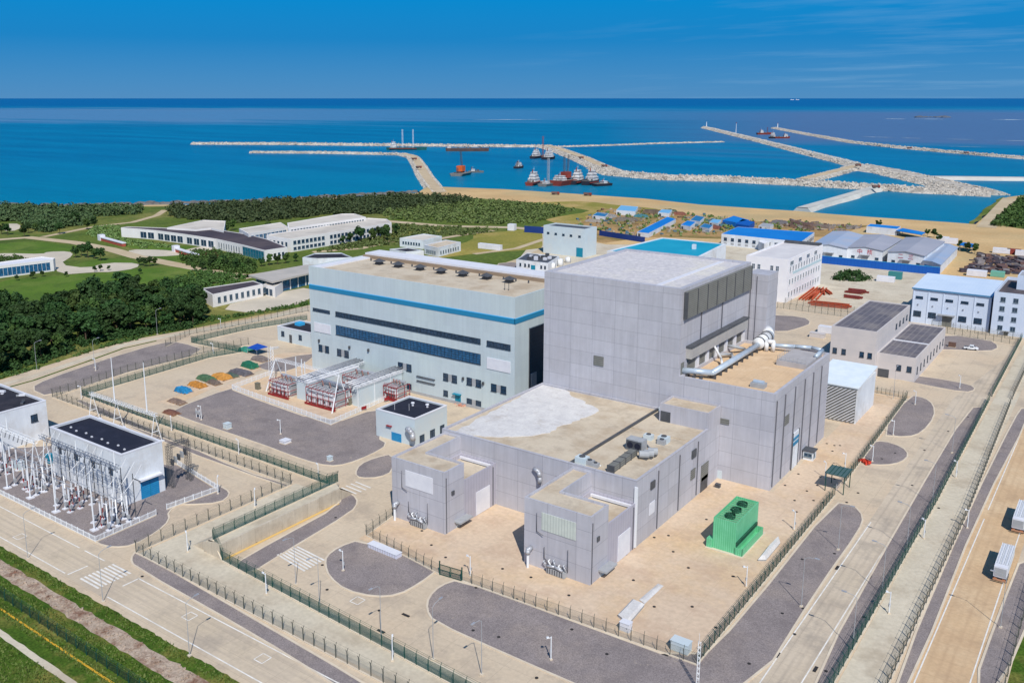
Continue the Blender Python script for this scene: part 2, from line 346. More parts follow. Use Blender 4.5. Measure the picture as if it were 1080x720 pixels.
nt.links.new(noise(nt,mpn.outputs[0],.05,5,.6),bp.inputs['Height']); nt.links.new(bp.outputs[0],b.inputs['Normal'])
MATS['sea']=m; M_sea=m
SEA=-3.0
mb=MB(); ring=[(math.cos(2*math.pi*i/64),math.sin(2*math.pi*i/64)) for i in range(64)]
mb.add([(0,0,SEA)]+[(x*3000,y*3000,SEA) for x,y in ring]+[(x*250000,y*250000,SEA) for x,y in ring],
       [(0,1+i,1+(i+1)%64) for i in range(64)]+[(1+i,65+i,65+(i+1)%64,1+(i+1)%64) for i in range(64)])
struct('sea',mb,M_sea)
# ------------------------------------------------------------------ land: one sheet with the quay edge dropping into the sea
shore=[(-160,226),(-60,220),(0,217.5),(60,218.5),(120,217),(180,215.5),(200,216),(250,214),(300,211.5),(350,209),(392,206.5),(420,205),(440,203.5),(447,199),(452,196.5),(490,198),(530,199.5),(600,204),(680,209.5),(740,216),(800,220),(840,222.5),(880,226),(920,229),(965,232),(1003,234.5),(1029,236.5),(1046,222),(1062,208),(1085,205),(1130,205)]
sh=PL(shore,0)
land=sh+[(700,1300),(900,-400),(-1500,-400),(-1700,300)]
mb=MB().prism(ccw(land),-6,0.0); struct('ground',mb,M_sand)
LAYER={}
def sheet(name,pts,z,m,world=False):
    q=ccw(pts if world else PL(pts)); return struct(name,MB().sheet(q,z),m)
def ribbon(pts,w):
    n=len(pts); l=[];r=[]
    for i in range(n):
        a=np.array(pts[max(i-1,0)]); c=np.array(pts[min(i+1,n-1)]); d=(c-a)/np.linalg.norm(c-a); nn=np.array((-d[1],d[0]))
        l.append(tuple(np.array(pts[i])+nn*w/2)); r.append(tuple(np.array(pts[i])-nn*w/2))
    return l+r[::-1]
def smooth(pts,k=2):
    for _ in range(k):
        q=[]
        n=len(pts)
        for i in range(n):
            a,b=np.array(pts[i]),np.array(pts[(i+1)%n]); q+=[tuple(.75*a+.25*b),tuple(.25*a+.75*b)]
        pts=q
    return pts
def jag(pts,amp,step,seed=1):
    rs=random.Random(seed); q=[]
    for a,b in zip(pts,pts[1:]+pts[:1]):
        L=math.hypot(b[0]-a[0],b[1]-a[1]); n=max(1,int(L/step))
        for i in range(n): q.append((a[0]+(b[0]-a[0])*i/n+rs.uniform(-amp,amp),a[1]+(b[1]-a[1])*i/n+rs.uniform(-amp,amp)))
    return q
field=PL([(-140,226),(0,219),(120,218),(200,217),(300,213),(392,208.5),(440,206),(480,207.5),(560,213),(612,218.5),(636,223),(600,232),(572,240),(572,272),(545,285),(330,322),(270,334),(130,359),(0,400),(-140,440)])
sheet('field',jag(field,5,40),.03,M_field,True)
for i,p in enumerate([[(-20,268),(-20,259),(30,254),(75,259),(100,264),(72,265),(50,267),(0,270)],
          [(-20,297),(58,291),(110,288),(148,283),(200,281),(262,303),(245,310),(200,322),(120,345),(-20,360)],
          [(66,283),(92,275.5),(110,272),(150,276),(135,280),(95,283)],
          [(120,240),(127,252),(190,259),(215,262),(180,266),(135,262),(95,250),(105,240)],
          [(150,272),(185,265),(215,262),(235,268),(262,280),(262,290),(210,282)],
          [(330,324),(235,327),(270,318.5),(330,317)]]):
    sheet('lawn',smooth(PL(p),2),.05,M_lawn,True)
sheet('field',jag(PL([(500,247),(572,240),(572,262),(500,268),(440,275),(470,262),(500,252)]),1,15),.066,M_scrape,True)
sheet('beach',jag(PL([(560,214),(612,212),(690,220),(720,225),(660,228),(590,238),(572,232),(625,222)]),3,20,3),.05,M_scrape,True)
sheet('dirt_yard',jag(PL([(600,238),(640,220),(700,222),(760,232),(860,236),(915,238),(880,250),(780,252),(700,250),(640,256),(600,250)]),4,20,5),.06,M_dirt,True)
sheet('ground_patch',jag(PL([(1055,238),(1078,212),(1100,206),(1140,215),(1140,250)]),3,15,8),.05,M_field,True)
sheet('verge',jag(PL([(1022,236),(1028,236.5),(1061,208),(1056,208),(1040,220)]),1.5,15,9),.05,M_field,True)
for pts,w in (([(-30,255),(30,250.5),(80,256),(115,262.5),(145,271),(185,279),(230,287),(266,293)],10),([(45,250),(75,244),(100,239),(140,234.5),(165,227.5),(174,221.5)],6),
              ([(405,233),(470,238.5),(540,240),(575,243)],10),([(440,256),(480,249),(520,243)],6),([(330,266),(380,262),(415,254)],7),([(206,301),(240,294),(300,286)],9),([(530,282),(560,272),(580,262)],12),([(500,268),(545,262),(575,252)],5)):
    sheet('path',ribbon(PL(pts),w),.09,M_path,True)
sheet('path',ribbon(PL([(1040,240),(1052,225),(1066,209)]),14),.10,M_path,True)
for p in ([(0,279),(-8,268),(8,267),(45,268),(50,265.5),(73,265),(78,269),(62,279),(92,283),(112,277),(148,277.5),(144,283),(118,287),(100,287),(62,290),(56,276)],[(134,263),(172,263.5),(188,265.5),(206,261),(228,258),(232,261),(205,268),(165,271),(140,269)],[(2,244),(6,236),(22,236),(20,243)],[(226,325),(290,309),(330,302),(330,317),(272,331)]):
    sheet('plaza',smooth(PL(p),1),.08,M_plaza,True)
# plant platform
plant=PL([(-60,420),(0,401),(130,360),(270,335),(325,322),(420,300),(560,283)])+[(-190,470),(-120,470),(20,470),(60,300),(60,88),(-400,88)]
sheet('paving',plant,.07,M_conc,True)
sheet('paving',PL([(570,245),(640,258),(780,258),(880,268),(1000,292),(1090,312),(1090,352),(1000,338),(870,318),(800,312),(560,283),(548,272)]),.06,M_strip,True)
sheet('dirt_yard',jag(PL([(860,300),(900,285),(990,292),(960,330),(905,330)]),1,8),.075,M_strip,True)
sheet('yard',[(-139,139.5),(-56.5,139.5),(-57,325),(-70,325),(-70,221),(-85,221),(-85,173),(-140,173)],.10,M_yard,True)
sheet('yard',[(-258,190),(-200,190),(-205,228),(-258,236)],.10,M_yard,True)
sheet('yard',PL([(183,428),(240,403),(290,385),(325,376),(330,372),(300,372),(260,384),(180,420),(165,424)]),.10,M_yard,True)
sheet('road',[(-45.1,100),(-36.2,100),(-36.4,330),(-38,400),(-46,330)],.10,M_roadside,True)
sheet('road',[(-400,90.3),(60,90.3),(60,99.3),(-400,99.9)],.10,M_road,True)
sheet('road',[(-25.2,88),(-14,88),(-14,420),(-25.6,420)],.10,M_rroad,True)
sheet('paving',[(-33.9,100),(-27,100),(-28.5,430),(-35,430)],.10,M_strip,True)
sheet('paving',[(-174,104.5),(-34.5,104.5),(-34.5,112),(-156,115),(-167,115),(-167,152),(-174,152)],.09,M_strip,True)
sheet('verge',[(-10.2,20),(80,20),(80,440),(-10.0,440)],.09,M_verge,True)
sheet('verge',[(-420,-60),(60,-60)]+jag([(60,88.9),(-420,88.9)],.25,1.2,13)[:390]+[(-420,88.9)],.075,M_verge,True)
sheet('track',jag([(-420,86.2),(-90,85.6),(-90,82.0),(-420,83.2)],.3,2),.12,M_rubtrack,True)
sheet('path',jag([(-420,74.5),(-100,71.8),(-100,70.6),(-420,73.2)],.12,2),.11,M_strip,True)
sheet('path',[(-420,77.6),(-90,75.6),(-90,75.2),(-420,77.2)],.16,mat('yellow_pipe',lin(205,160,50)),True)
sl_=PL([(-20,413),(0,406.5),(36,396.5),(90,378.5),(130,364),(200,350.5),(270,338.5),(325,325.5)])
sheet('path',ribbon(sl_,3.6),.105,M_strip,True)
sheet('verge',ribbon(PL([(-20,418),(0,411),(36,401),(90,382),(130,367.5),(165,359.5)]),1.1),.115,M_verge,True)
# gravel beds with a kerb round each
GR=[([(484,611.5),(600,654.5),(732,703),(782,654),(880,530),(900,533.5),(910,545),(905,560),(862,620),(795,727),(700,740),(640,735),(540,692),(458,655),(451,643),(453,630),(465,618)],0),
    ([(462,600),(442,615),(420,627),(395,629),(365,622),(348,608),(344,596),(345,587),(358,577),(380,569.5)],0),
    ([(375,500),(380,490),(396,483),(414,479),(414,497),(400,503.5),(380,504)],0),
    ([(180,433),(244,409),(246,413),(347,449),(400,430),(411,440),(397,462),(409,469),(390,480),(365,489.5),(347,491.5),(320,485),(270,466),(188,439)],0),
    ([(32,410),(50,400),(112,379),(172,361),(190,361),(220,371),(130,394),(52,419)],0),
    ([(802,332),(847,334),(856,341),(843,346),(826,350.5),(802,347)],0),
    ([(937,398),(940,394.5),(980,398),(1022,405.5),(1029,411),(1018,414),(975,406)],0),
    ([(960,417),(975,420),(984,427),(985,440),(972,456),(957,461),(928,458.5)],0),
    ([(920,467),(931,465),(951,471.5),(958,480),(950,487.5),(934,490.5),(909,489)],0),
    ([(1022,430.5),(1041,429),(983,530),(878,726),(853,726),(956,541)],0),
    ([(1070,442),(1080,428),(1085,440),(1031,541),(958,726),(942,726),(1021,541)],0),
    ([(1082,578),(1090,640),(1053,726),(1027,726),(1052,655)],0),
    ([(139,589),(144,582),(270,655),(385,722),(440,760),(410,760),(355,722),(268,668),(142,597)],0),
    ([(360,517.5),(372,522),(377,530),(370,540),(300,582),(262,606),(243,598),(290,571),(360,533)],0),
    ([(-40,500),(0,520),(103,573),(120,577),(140,575),(165,561),(178,549),(176,540),(190,531),(200,532),(232,530),(242,522),(238,516),(188,490),(176,492),(110,470),(40,470),(-40,480)],0),
    ([(935,370),(960,360),(1000,353),(1042,358),(1054,366),(1043,371),(990,368),(960,373)],0),
    ([(560,283),(545,276),(520,279),(540,285)],0),
    ([(85,421),(183,464),(255,497),(303,511),(302,514),(180,470),(80,424)],0),
    ([(265,385),(330,372),(330,378),(305,392),(285,392)],0)]
mk=MB()
for pts,_ in GR:
    w=ccw(PL(pts)); sheet('gravel_bed',smooth(w,1),.13,M_grav,True)
    o=smooth(w,1); i2=inset(o,-.42); n=len(o); 
    v=[(x,y,.02) for x,y in i2]+[(x,y,.22) for x,y in i2]+[(x,y,.22) for x,y in o]+[(x,y,.1) for x,y in o]
    fs=[]
    for i in range(n):
        j=(i+1)%n; fs+=[(i,j,n+j,n+i),(n+i,n+j,2*n+j,2*n+i),(2*n+i,2*n+j,3*n+j,3*n+i)]
    mk.add(v,fs)
struct('kerb',mk,M_kerb)
# painted lines
mk=MB()
def stripe(a,b,w,z=.135): mk.sheet(ribbon([a,b],w),z)
Y1=99.0; Y0=91.0
for a,b in (((-400,Y1),(-187,Y1)),((-185,Y1),(-177,Y1)),((-164.5,Y1),(60,Y1-.6)),((-400,Y0),(-179,Y0)),((-163,Y0),(60,Y0))): stripe(a,b,.28)
stripe((-178,Y0),(-178,95.6),.4); stripe((-164.2,95.2),(-164.2,Y1),.4)
for i in range(9): stripe((-174.3,91.8+i*.92),(-167.4,91.8+i*.92),.48)
for X,a,b in ((-45.1,112,218),(-39.2,112,216),(-23.3,88,236),(-23.3,242,300),(-15.4,88,300)): stripe((X,a),(X,b),.25)
for k in range(12): stripe((-23.3,300+k*9),(-23.3,304+k*9),.25)
for k in range(7): stripe(P(313+0*k-3.4*k,576.5+1.4*k),P(342-3.4*k,591+1.9*k),.5)
for k in range(4): stripe(P(360+5*k,514.5-2.1*k),P(376+5*k,521-2.1*k),.5)
for cx,cy in ((21,566),(200,650),(277,694.5),(377,633.5)):
    x,y=P(cx,cy); a=1.1
    for p,q in (((x-a,y-a),(x+a,y-a)),((x+a,y-a),(x+a,y+a)),((x+a,y+a),(x-a,y+a)),((x-a,y+a),(x-a,y-a))): stripe(p,q,.22)
mk.build('road_marking',M_white)['kind']='structure'
# ------------------------------------------------------------------ retaining wall with its backfill
M_wall=mat('wall_concrete',lin(202,191,172),lin(190,178,158),.2,.9,.2,lines=(4,0,.08),lcol=(*lin(150,138,120),.8),c3=lin(176,163,144),s3=.15,fine=.06,streak=.08)
rw=MB().prism(ccw([(-157.2,114.6),(-156.6,114.6),(-156.6,151),(-157.2,151)]),0,3.7)
rw.add([(-157.2,151,0),(-157.2,156.5,0),(-157.2,156.5,.12),(-157.2,151,3.5)],[(0,1,2,3)]); rw.add([(-161.6,115,0),(-161.6,115,3.2),(-167.5,115,.12),(-167.5,115,0)],[(0,3,2,1)])
rw.hexa([(-163,114.6,0),(-157.2,114.6,0),(-157.2,115,0),(-163,115,0),(-163,114.6,2.6),(-157.2,114.6,3.7),(-157.2,115,3.7),(-163,115,2.6)])
tag(rw.build('retaining_wall',M_wall),'long pale concrete retaining wall with vertical joints under the green fence','wall')
bk=MB().add([(-157.2,115,3.5),(-157.2,151.5,3.5),(-161.6,154,3.2),(-161.6,115,3.2),(-167.5,156,.12),(-167.5,115,.12),(-157.2,156.5,.12)],[(0,1,2,3),(3,2,4,5),(1,6,4,2)])
struct('embankment',bk,M_strip)
for i,(a,b) in enumerate((((-156.4,116),(-155.6,150)),)): sheet('kerb_strip',[(-156.55,115),(-155.7,115),(-155.7,150),(-156.55,150)],.14,mat('yellow_sand',lin(214,178,110)),True)
# ------------------------------------------------------------------ building materials
GP=lin(186,183,193)
M_tower=mat('grey_panel',lin(184,183,189),lin(178,177,184),.08,.55,.35,lines=(7.15,4.07,.09,-96,3.8),lcol=(*lin(130,129,138),.75),fine=.03,fscale=.5,c3=lin(176,174,179),s3=.06,cell=.05,streak=.08)
M_grey=mat('grey_cladding',lin(182,180,186),lin(176,174,180),.1,.55,.35,lines=(7.15,6.1,.09,0,3),lcol=(*lin(140,138,144),.5),fine=.03,c3=lin(174,171,175),s3=.07,cell=.04,streak=.08)
M_fine=mat('ribbed_panel',lin(178,175,184),lin(170,167,178),.3,.55,.35,lines=(1.1,0,.14),lcol=(*lin(150,148,156),.7))
M_rooft=mat('tan_roof',lin(202,188,166),lin(194,179,157),.12,.9,.2,stain=(lin(164,150,132),.16,.52,.55),c3=lin(182,164,140),s3=.12,fine=.06,fscale=1.5)
M_rooftan=mat('orange_roof',lin(214,184,148),lin(202,172,138),.1,.9,.2,stain=(lin(176,148,120),.15,.52,.5),c3=lin(220,192,158),s3=.1,fine=.07,fscale=2,lines=(2.4,0,.08),lcol=(*lin(180,145,110),.4))
M_roofwhite=mat('white_gravel_roof',lin(208,203,201),lin(192,188,190),.5,.9,.2,fine=.14,fscale=1.1,c3=lin(214,208,196),s3=.05)
M_memb=mat('white_membrane',lin(214,211,207),lin(200,197,195),.3,.8,.25,fine=.08,fscale=1.6,stain=(lin(182,174,166),.22,.55,.8),lines=(0,9,.08),lcol=(*lin(186,182,178),.8))
M_pale=mat('pale_blue_cladding',lin(191,202,205),lin(185,197,201),.05,.55,.35,lines=(3.3,6.6,.05),lcol=(*lin(168,182,186),.5),fine=.02,c3=lin(192,204,204),s3=.03,cell=.025,streak=.05)
M_palewall=mat('pale_wall',lin(196,208,212),lin(188,200,206),.1,.7,.3,fine=.03,c3=lin(200,206,206),s3=.1)
M_whitewall=mat('white_wall',lin(222,226,230),lin(212,216,221),.15,.7,.3,fine=.04,c3=lin(200,199,198),s3=.1,streak=.06)
M_bwhite=mat('blue_white_cladding',lin(206,216,230),lin(198,209,226),.1,.6,.3,lines=(1.2,0,.06),lcol=(*lin(180,192,212),.6))
M_blue=mat('blue_band',lin(38,128,168),None,rough=.5)
M_bluel=mat('light_blue_trim',lin(60,168,220),None,rough=.5)
M_teal=mat('teal_door',lin(24,134,158),lin(18,122,150),1,.5)
M_bdoor=mat('blue_shutter',lin(40,140,190),lin(34,130,182),1,.5,lines=(0,.5,.08),lcol=(*lin(20,100,150),.8))
def glassm(name,c,rough=.12,spec=.5):
    if name in MATS: return MATS[name]
    m,nt,b,out=newmat(name); geo=N(nt,'ShaderNodeNewGeometry'); v=noise(nt,geo.outputs['Position'],.8,3)
    nt.links.new(mixc(nt,ramp(nt,v,.3,.7),c,tuple(min(1,x*2.6+.008) for x in c)),b.inputs['Base Color'])
    b.inputs['Roughness'].default_value=rough; b.inputs['Specular IOR Level'].default_value=spec; MATS[name]=m; return m
M_glass=glassm('dark_glass',lin(24,44,62)); M_gblue=glassm('blue_glass',lin(22,66,96)); M_gteal=glassm('teal_glass',lin(20,84,100))
M_frame=mat('window_frame',lin(120,136,144),None,rough=.5); M_wframe=mat('white_frame',lin(214,218,220),None,rough=.5); M_dframe=mat('dark_frame',lin(40,56,70),None,rough=.5)
M_dark=mat('dark_roof',lin(50,50,58),lin(42,42,50),.3,.9,.2,fine=.12,fscale=2,c3=lin(60,58,64),s3=.2)
M_black=mat('black_roof',lin(38,41,56),lin(34,37,50),.3,.85,.25,fine=.1,fscale=2,c3=lin(46,48,62),s3=.2)
M_steel=mat('galvanised_steel',lin(186,188,192),lin(168,170,176),.8,.45,.5,metal=.3)
M_wsteel=mat('white_steel',lin(226,228,230),None,rough=.5); M_wsteel2=mat('insulator_porcelain',lin(222,222,224),lin(200,202,206),3,.35,.5)
M_pipe=mat('pipe_jacket',lin(186,198,208),lin(176,188,200),.4,.4,.5,lines=None,metal=.2)
M_wpipe=mat('white_pipe',lin(228,228,226),lin(212,212,212),.5,.45,.4)
M_louv=mat('louvre_metal',lin(134,134,128),lin(122,122,116),.4,.6,.3,lines=(0,.55,.2),lcol=(*lin(86,86,84),.8))
M_dgrey=mat('dark_grey_metal',lin(84,86,90),lin(70,72,76),.6,.55,.4)
M_pipegrey=mat('pipe_grey',lin(104,104,110),None,rough=.6)
M_lgrey=mat('light_grey_metal',lin(168,170,172),lin(156,158,160),.5,.55,.4)
M_red=mat('red_paint',lin(150,40,44),lin(130,30,36),.8,.55); M_orange=mat('orange_steel',lin(196,88,48),lin(170,70,40),.6,.7,fine=.15)
M_green=mat('green_cladding',lin(116,200,154),lin(102,188,140),.4,.5,.4,lines=(.5,0,.14),lcol=(*lin(74,170,118),.8),streak=.06)
M_greent=mat('tower_louvre',lin(56,112,84),lin(42,90,68),.5,.6,lines=(.4,.4,.12),lcol=(*lin(20,44,36),.9))
M_tealroof=mat('teal_roof',lin(34,158,186),lin(24,148,178),.06,.6,.3)
M_ltrim=mat('light_panel',lin(222,222,226),lin(212,212,218),.4,.6,.3)
def mk(parent,name,m,fn,smooth=False):
    b=MB(); fn(b); return b.build(name,m,parent,smooth)
def vent(parent,x,y,z,s=1.0):
    """square roof ventilator with a cowl"""
    o=MB().box(x-.9*s,x+.9*s,y-.9*s,y+.9*s,z-.05,z+.7*s).build('roof_vent',M_dgrey,parent)
    c=MB(); c.add([(x-1.5*s,y-1.5*s,z+1*s),(x+1.5*s,y-1.5*s,z+1*s),(x+1.5*s,y+1.5*s,z+1*s),(x-1.5*s,y+1.5*s,z+1*s),(x,y,z+1.9*s)],[(0,1,4),(1,2,4),(2,3,4),(3,0,4),(3,2,1,0)])
    c.tube((x,y,z+.6*s),(x,y,z+1.2*s),.6*s); c.build('cowl',M_dgrey,o); return o
# ------------------------------------------------------------------ reactor building: tower and pipe block
XT0,XT1,YF,YB=-141.0,-97.6,221.2,272.0
t=thing('reactor_building','tall grey panelled reactor building with white gravel roof and a pipe deck','power station',(-97,240,0))
building(t,[(XT0,YF),(XT1,YF),(XT1,YB),(XT0,YB)],50.3,M_tower,M_roofwhite,.6,1.4,wname='tower_wall',rname='tower_roof')
mk(t,'roof_walkway',M_ltrim,lambda b:b.box(-107,-105.6,223,270,49.66,49.85))
building(t,[(XT1+.02,YF),(-71,YF),(-71,268.6),(XT1+.02,268.6)],26.3,M_tower,M_rooftan,.9,.8,wname='block_wall',rname='deck_roof')
lb=MB().box(XT1-.1,XT1+.9,222.6,271.2,41.9,49.3).build('louvre_screen',M_louv,t)
for i in range(8):
    y=223.0+i*6.8; MB().box(XT1+.88,XT1+1.05,y-.16,y+.16,42,49.2).build('louvre_post',M_dgrey,lb)
MB().box(XT1+.2,XT1+1.15,222.4,222.75,42,49.2).build('louvre_post',M_dgrey,lb)
MB().box(XT1-.1,XT1+1.6,225.5,268,30.2,33.4).build('ledge_beam',mat('ledge_concrete',lin(178,174,168),lin(168,164,160),.3),t)
MB().box(XT1-.1,XT1+1.9,225.2,268.3,33.4,33.75).build('ledge_coping',M_dgrey,t)
for i in range(6):
    y=226.5+i*7.0
    o=MB().box(XT1-.1,XT1+.25,y,y+4.8,25.6,30.1).build('intake_louvre',M_louv,t); MB().box(XT1+.2,XT1+.8,y+4.9,y+6.4,25.6,30.2).build('pier',M_ltrim,o)
for y in (222.3,):
    MB().box(XT1-.1,XT1+.12,y,y+2,25.6,29.6).build('intake_louvre',M_louv,t)
for y in (234.4,249.6): MB().tube((XT1+.3,y,33.6),(XT1+.3,y,41.9),.14).build('downpipe',M_pipegrey,t)
MB().box(-98.8,-91.9,272.2,281,0,46.6).build('stair_tower',M_tower,t)
for x in (-97.3,-95.4): MB().tube((x,272.1,24),(x,272.1,46),.11).build('downpipe',M_pipegrey,t)
for y in (222.4,229,237.2,245.4,253,260.8): MB().box(-71.05,-70.72,y-.11,y+.11,.8,24.2).build('downpipe',M_pipegrey,t)
A,B=(XT0,YF),(-71,YF)
panelpx(t,A,B,(626.5,374.5),(636.5,386.5),M_louv,'wall_louvre',.2); panelpx(t,A,B,(757.8,440),(769,448),M_louv,'wall_louvre',.2)
panelpx(t,A,B,(753,494.5),(761,505),M_palewall,'door',.15)
C1,C2=(-71,YF),(-71,268.6)
panelpx(t,C1,C2,(827,440),(831.5,445.5),M_louv,'wall_louvre',.15)
sd=panel(t,C1,C2,16.6,21.4,.1,10.6,M_whitewall,'shutter_door',.2); panel(sd,C1,C2,16.7,21.3,8.4,9.2,M_blue,'blue_sign',.3,.2); panel(sd,C1,C2,16.7,21.3,6.9,7.9,M_blue,'blue_sign',.3,.2)
for u in (16.4,21.5): MB().wbox(C1,C2,u,u+.2,.1,10.8,.02,.3).build('jamb',M_dgrey,sd)
# steam pipes on the deck
big=MB().path([(-98.2,223.6,27.2),(-90.2,226.6,27.2),(-90.2,262,27.2)],.85,14).build('steam_pipe',M_pipe,t,True)
MB().path([(-90.2,261,27.6),(-90.2,270.5,28.2),(-92.5,275.6,28.6),(-98.5,276.5,28.6)],1.75,16).build('steam_pipe',M_wpipe,t,True)
for p,q in (((-90.2,262,27.7),(-90.2,262.4,27.7)),((-90.2,265.5,27.9),(-90.2,265.8,27.9)),((-90.2,268.5,28.1),(-90.2,268.8,28.1)),((-94.5,276.0,28.6),(-94.8,276.05,28.6)),((-97,276.3,28.6),(-97.3,276.33,28.6))):
    MB().tube(p,q,1.95,1.95,16).build('flange',M_dgrey,t)
MB().path([(-88.6,264,26.9),(-80.5,265.5,27.4),(-76,267,27.4),(-72.6,266,27.4),(-72.4,259,27.2)],.6,10).build('steam_pipe',M_pipe,t,True)
MB().path([(-88,262.5,25.5),(-88,262.5,28.4),(-86.2,263.2,28.4),(-86.2,263.2,25.5)],.65,10).build('steam_pipe',M_wpipe,t,True)
for i in range(9):
    y=227+i*4; MB().box(-91.1,-89.3,y-.2,y+.2,25.3,26.4).build('pipe_support',M_dgrey,t)
for x in (-96.5,-94.5,-92.5): MB().box(x-.2,x+.2,223.6,225.2,25.3,26.4).build('pipe_support',M_dgrey,t)
MB().path([(-96.6,246,26.6),(-94,250,26.4),(-91.8,246,26.2)],.45,8).build('branch_pipe',M_lgrey,t,True)
MB().path([(-96.4,242,30.5),(-94,242,27),(-92,238,26.4)],.35,8).build('branch_pipe',M_wpipe,t,True)
MB().path([(-96.6,254,27.6),(-94,254,27.6),(-93,258,26.2)],.5,8).build('branch_pipe',M_lgrey,t,True)
ph=MB().box(-80.7,-72.2,250,264.5,25.3,26.9).build('plant_enclosure',mat('enclosure_grey',lin(176,172,172),lin(164,160,160),.3),t)
rail=MB()
for z in (27.5,28.1): rail.path([(-80.5,250.2,z),(-72.4,250.2,z)],.05,4).path([(-80.5,250.2,z),(-80.5,264.3,z)],.05,4)
for k in range(8): rail.tube((-80.5,250.2+2*k,26.8),(-80.5,250.2+2*k,28.2),.05,.05,4); rail.tube((-80.5+k*1.15,250.2,26.8),(-80.5+k*1.15,250.2,28.2),.05,.05,4)
rail.build('railing',M_lgrey,ph)
c=MB().box(-79.5,-75.8,226,228.6,25.3,26.6).build('roof_hatch',M_lgrey,t); MB().tube((-79,227.3,26.8),(-76.2,227.3,26.8),.55).build('duct',M_pipe,c)
MB().box(-97.4,-71.3,221.9,222.1,25.9,26.25).build('edge_rail',M_lgrey,t)
# ------------------------------------------------------------------ auxiliary building in front
t=thing('auxiliary_building','low grey building with a half white roof and two corner blocks, before the tower','power station',(-112,196,0))
poly=[(-141.2,173.1),(-85.2,173.1),(-85.2,221.1),(-141.2,221.1)]
building(t,poly,16.3,M_tower,M_rooft,.6,.6,wname='wall',rname='roof')
wq=PL([(481,455),(500,444),(540,422),(574,404),(586,406.5),(598,411),(604,418),(616,424),(633,433),(624,438),(606,444),(590,450),(580,457),(566,458),(552,460),(541,461),(520,460.5),(505,460)],15.75)
MB().prism(ccw(jag(wq,.55,1.6,4)),15.7,15.80).build('white_membrane',M_memb,t)
MB().box(-103.2,-102.6,173.8,221,15.6,16.25).build('roof_curb',M_dgrey,t)
MB().box(-102.4,-86,203.5,204,15.6,15.9).build('roof_curb',M_rooft,t)
building(t,[(-100.8,208.5),(-85.15,208.5),(-85.15,221.0),(-100.8,221.0)][:0] or [(-99,213),(-85.17,213),(-85.17,221.05),(-99,221.05)],20.6,M_grey,M_rooft,.5,.4,z0=15.6,wname='stair_head',rname='stair_roof')
panel(t,(-99,213),(-85.17,213),.4,3.2,15.8,18.6,M_dgrey,'door',.1)
def cornerblock(x0,x1,y0,hl,wl):
    building(t,[(x0,y0),(x1,y0),(x1,y0+7.3),(x0+wl,y0+7.3),(x0+wl,173.12),(x0,173.12)],15.5,M_tower,M_rooft,.5,.4,wname='block_wall',rname='block_roof')
    building(t,[(x0+wl+.02,y0+7.32),(x1-.01,y0+7.32),(x1-.01,173.1),(x0+wl+.02,173.1)],11,M_fine,M_rooft,1.2,.4,wname='block_wall',rname='block_roof')
    MB().box(x0+wl-2,x1-.8,172.2,173.15,9.9,10.5).build('ledge',M_ltrim,t)
    MB().box(x0+wl+1,x1-1.2,172.0,173.1,9.7,9.88).build('ledge_painted_shadow',M_dgrey,t)  # dark strip standing in for the shadow under the ledge
    f0,f1=(x0,y0),(x1,y0); r0,r1=(x1,y0),(x1,173.1)
    panel(t,f0,f1,(x1-x0)*.27,(x1-x0)*.78,9.2,13.2,M_ltrim if x0<-120 else mat('vent_panel',lin(200,206,196),lin(188,194,186),.4,lines=(.7,0,.12),lcol=(*lin(160,166,160),.8)),'vent_panel',.12)
    for pts_,r_ in (([(x0+3.4,y0-.3,12.8),(x0+3.4,y0-.3,8.6),(x0+5.2,y0-.5,8.2)],.08),([(x0+5.4,y0-.3,5.5),(x0+5.4,y0-.3,3),(x0+7,y0-.5,2.2),(x0+11.5,y0-.5,2.4)],.1),([(x0+11.3,y0-.3,6.6),(x0+11.3,y0-.3,1.4)],.08)):
        MB().path(pts_,r_,6).build('service_pipe',M_pipegrey,t,True)
    v=MB().box(x0+6.5,x0+11,y0-1.1,y0-.02,.2,1.5).build('valve_cabinet',M_lgrey,t)
    for k in range(5): MB().path([(x0+5.6+k*1.25,y0-.3,2.6+.5*(k%3)),(x0+5.6+k*1.25,y0-.9,2.4+.5*(k%3)),(x0+6.3+k*1.25,y0-.9,2.0)],.16,6).build('valve_pipe',M_wpipe if k%2 else M_steel,v,True)
    MB().path([(x0+6.6,y0-1.2,1.9),(x0+8.6,y0-1.2,2.3),(x0+10.6,y0-1.2,1.9)],.3,8).build('valve_pipe',M_steel,v,True)
    for k in range(7): MB().box(x0+6.7+k*.6,x0+6.9+k*.6,y0-1.16,y0-1.1,.3,1.4).build('grille_bar',M_dgrey,v)
    d=MB().path([(x0+1.9,y0-.1,4.2),(x0+1.9,y0-1.4,4.2),(x0+1.9,y0-1.4,3.3)],.55,10).build('intake_duct',M_steel,t,True)
    MB().tube((x0+1.9,y0-1.4,3.3),(x0+1.9,y0-1.4,.1),.28).build('duct_leg',M_wsteel,d)
    panel(t,r0,r1,12,17.6,.2,6.2,M_ltrim,'shutter_door',.12)
    for u in (.35,18.9): MB().wbox(r0,r1,u,u+.16,.3,14 if u<5 else 10.4,.02,.2).build('downpipe',M_pipegrey,t)
    MB().wbox(r0,r1,3.4,8.2,1.8,2.2,0,2.0).build('door_canopy',M_lgrey,t); panel(t,r0,r1,4.2,6.4,.1,1.75,M_palewall,'door',.08)
    panel(t,r0,r1,2.4,3.4,9.0,10.0,M_dgrey,'wall_light',.25)
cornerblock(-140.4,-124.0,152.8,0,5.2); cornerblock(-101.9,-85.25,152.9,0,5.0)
r0,r1=(-85.2,173.1),(-85.2,221.1)
for y in (184,195.8,206.8): MB().box(-85.25,-84.95,y-.1,y+.1,.5,15).build('downpipe',M_pipegrey,t)
MB().box(-85.6,-84.9,172.75,173.2,.3,14.8).build('downpipe',M_wsteel,t)
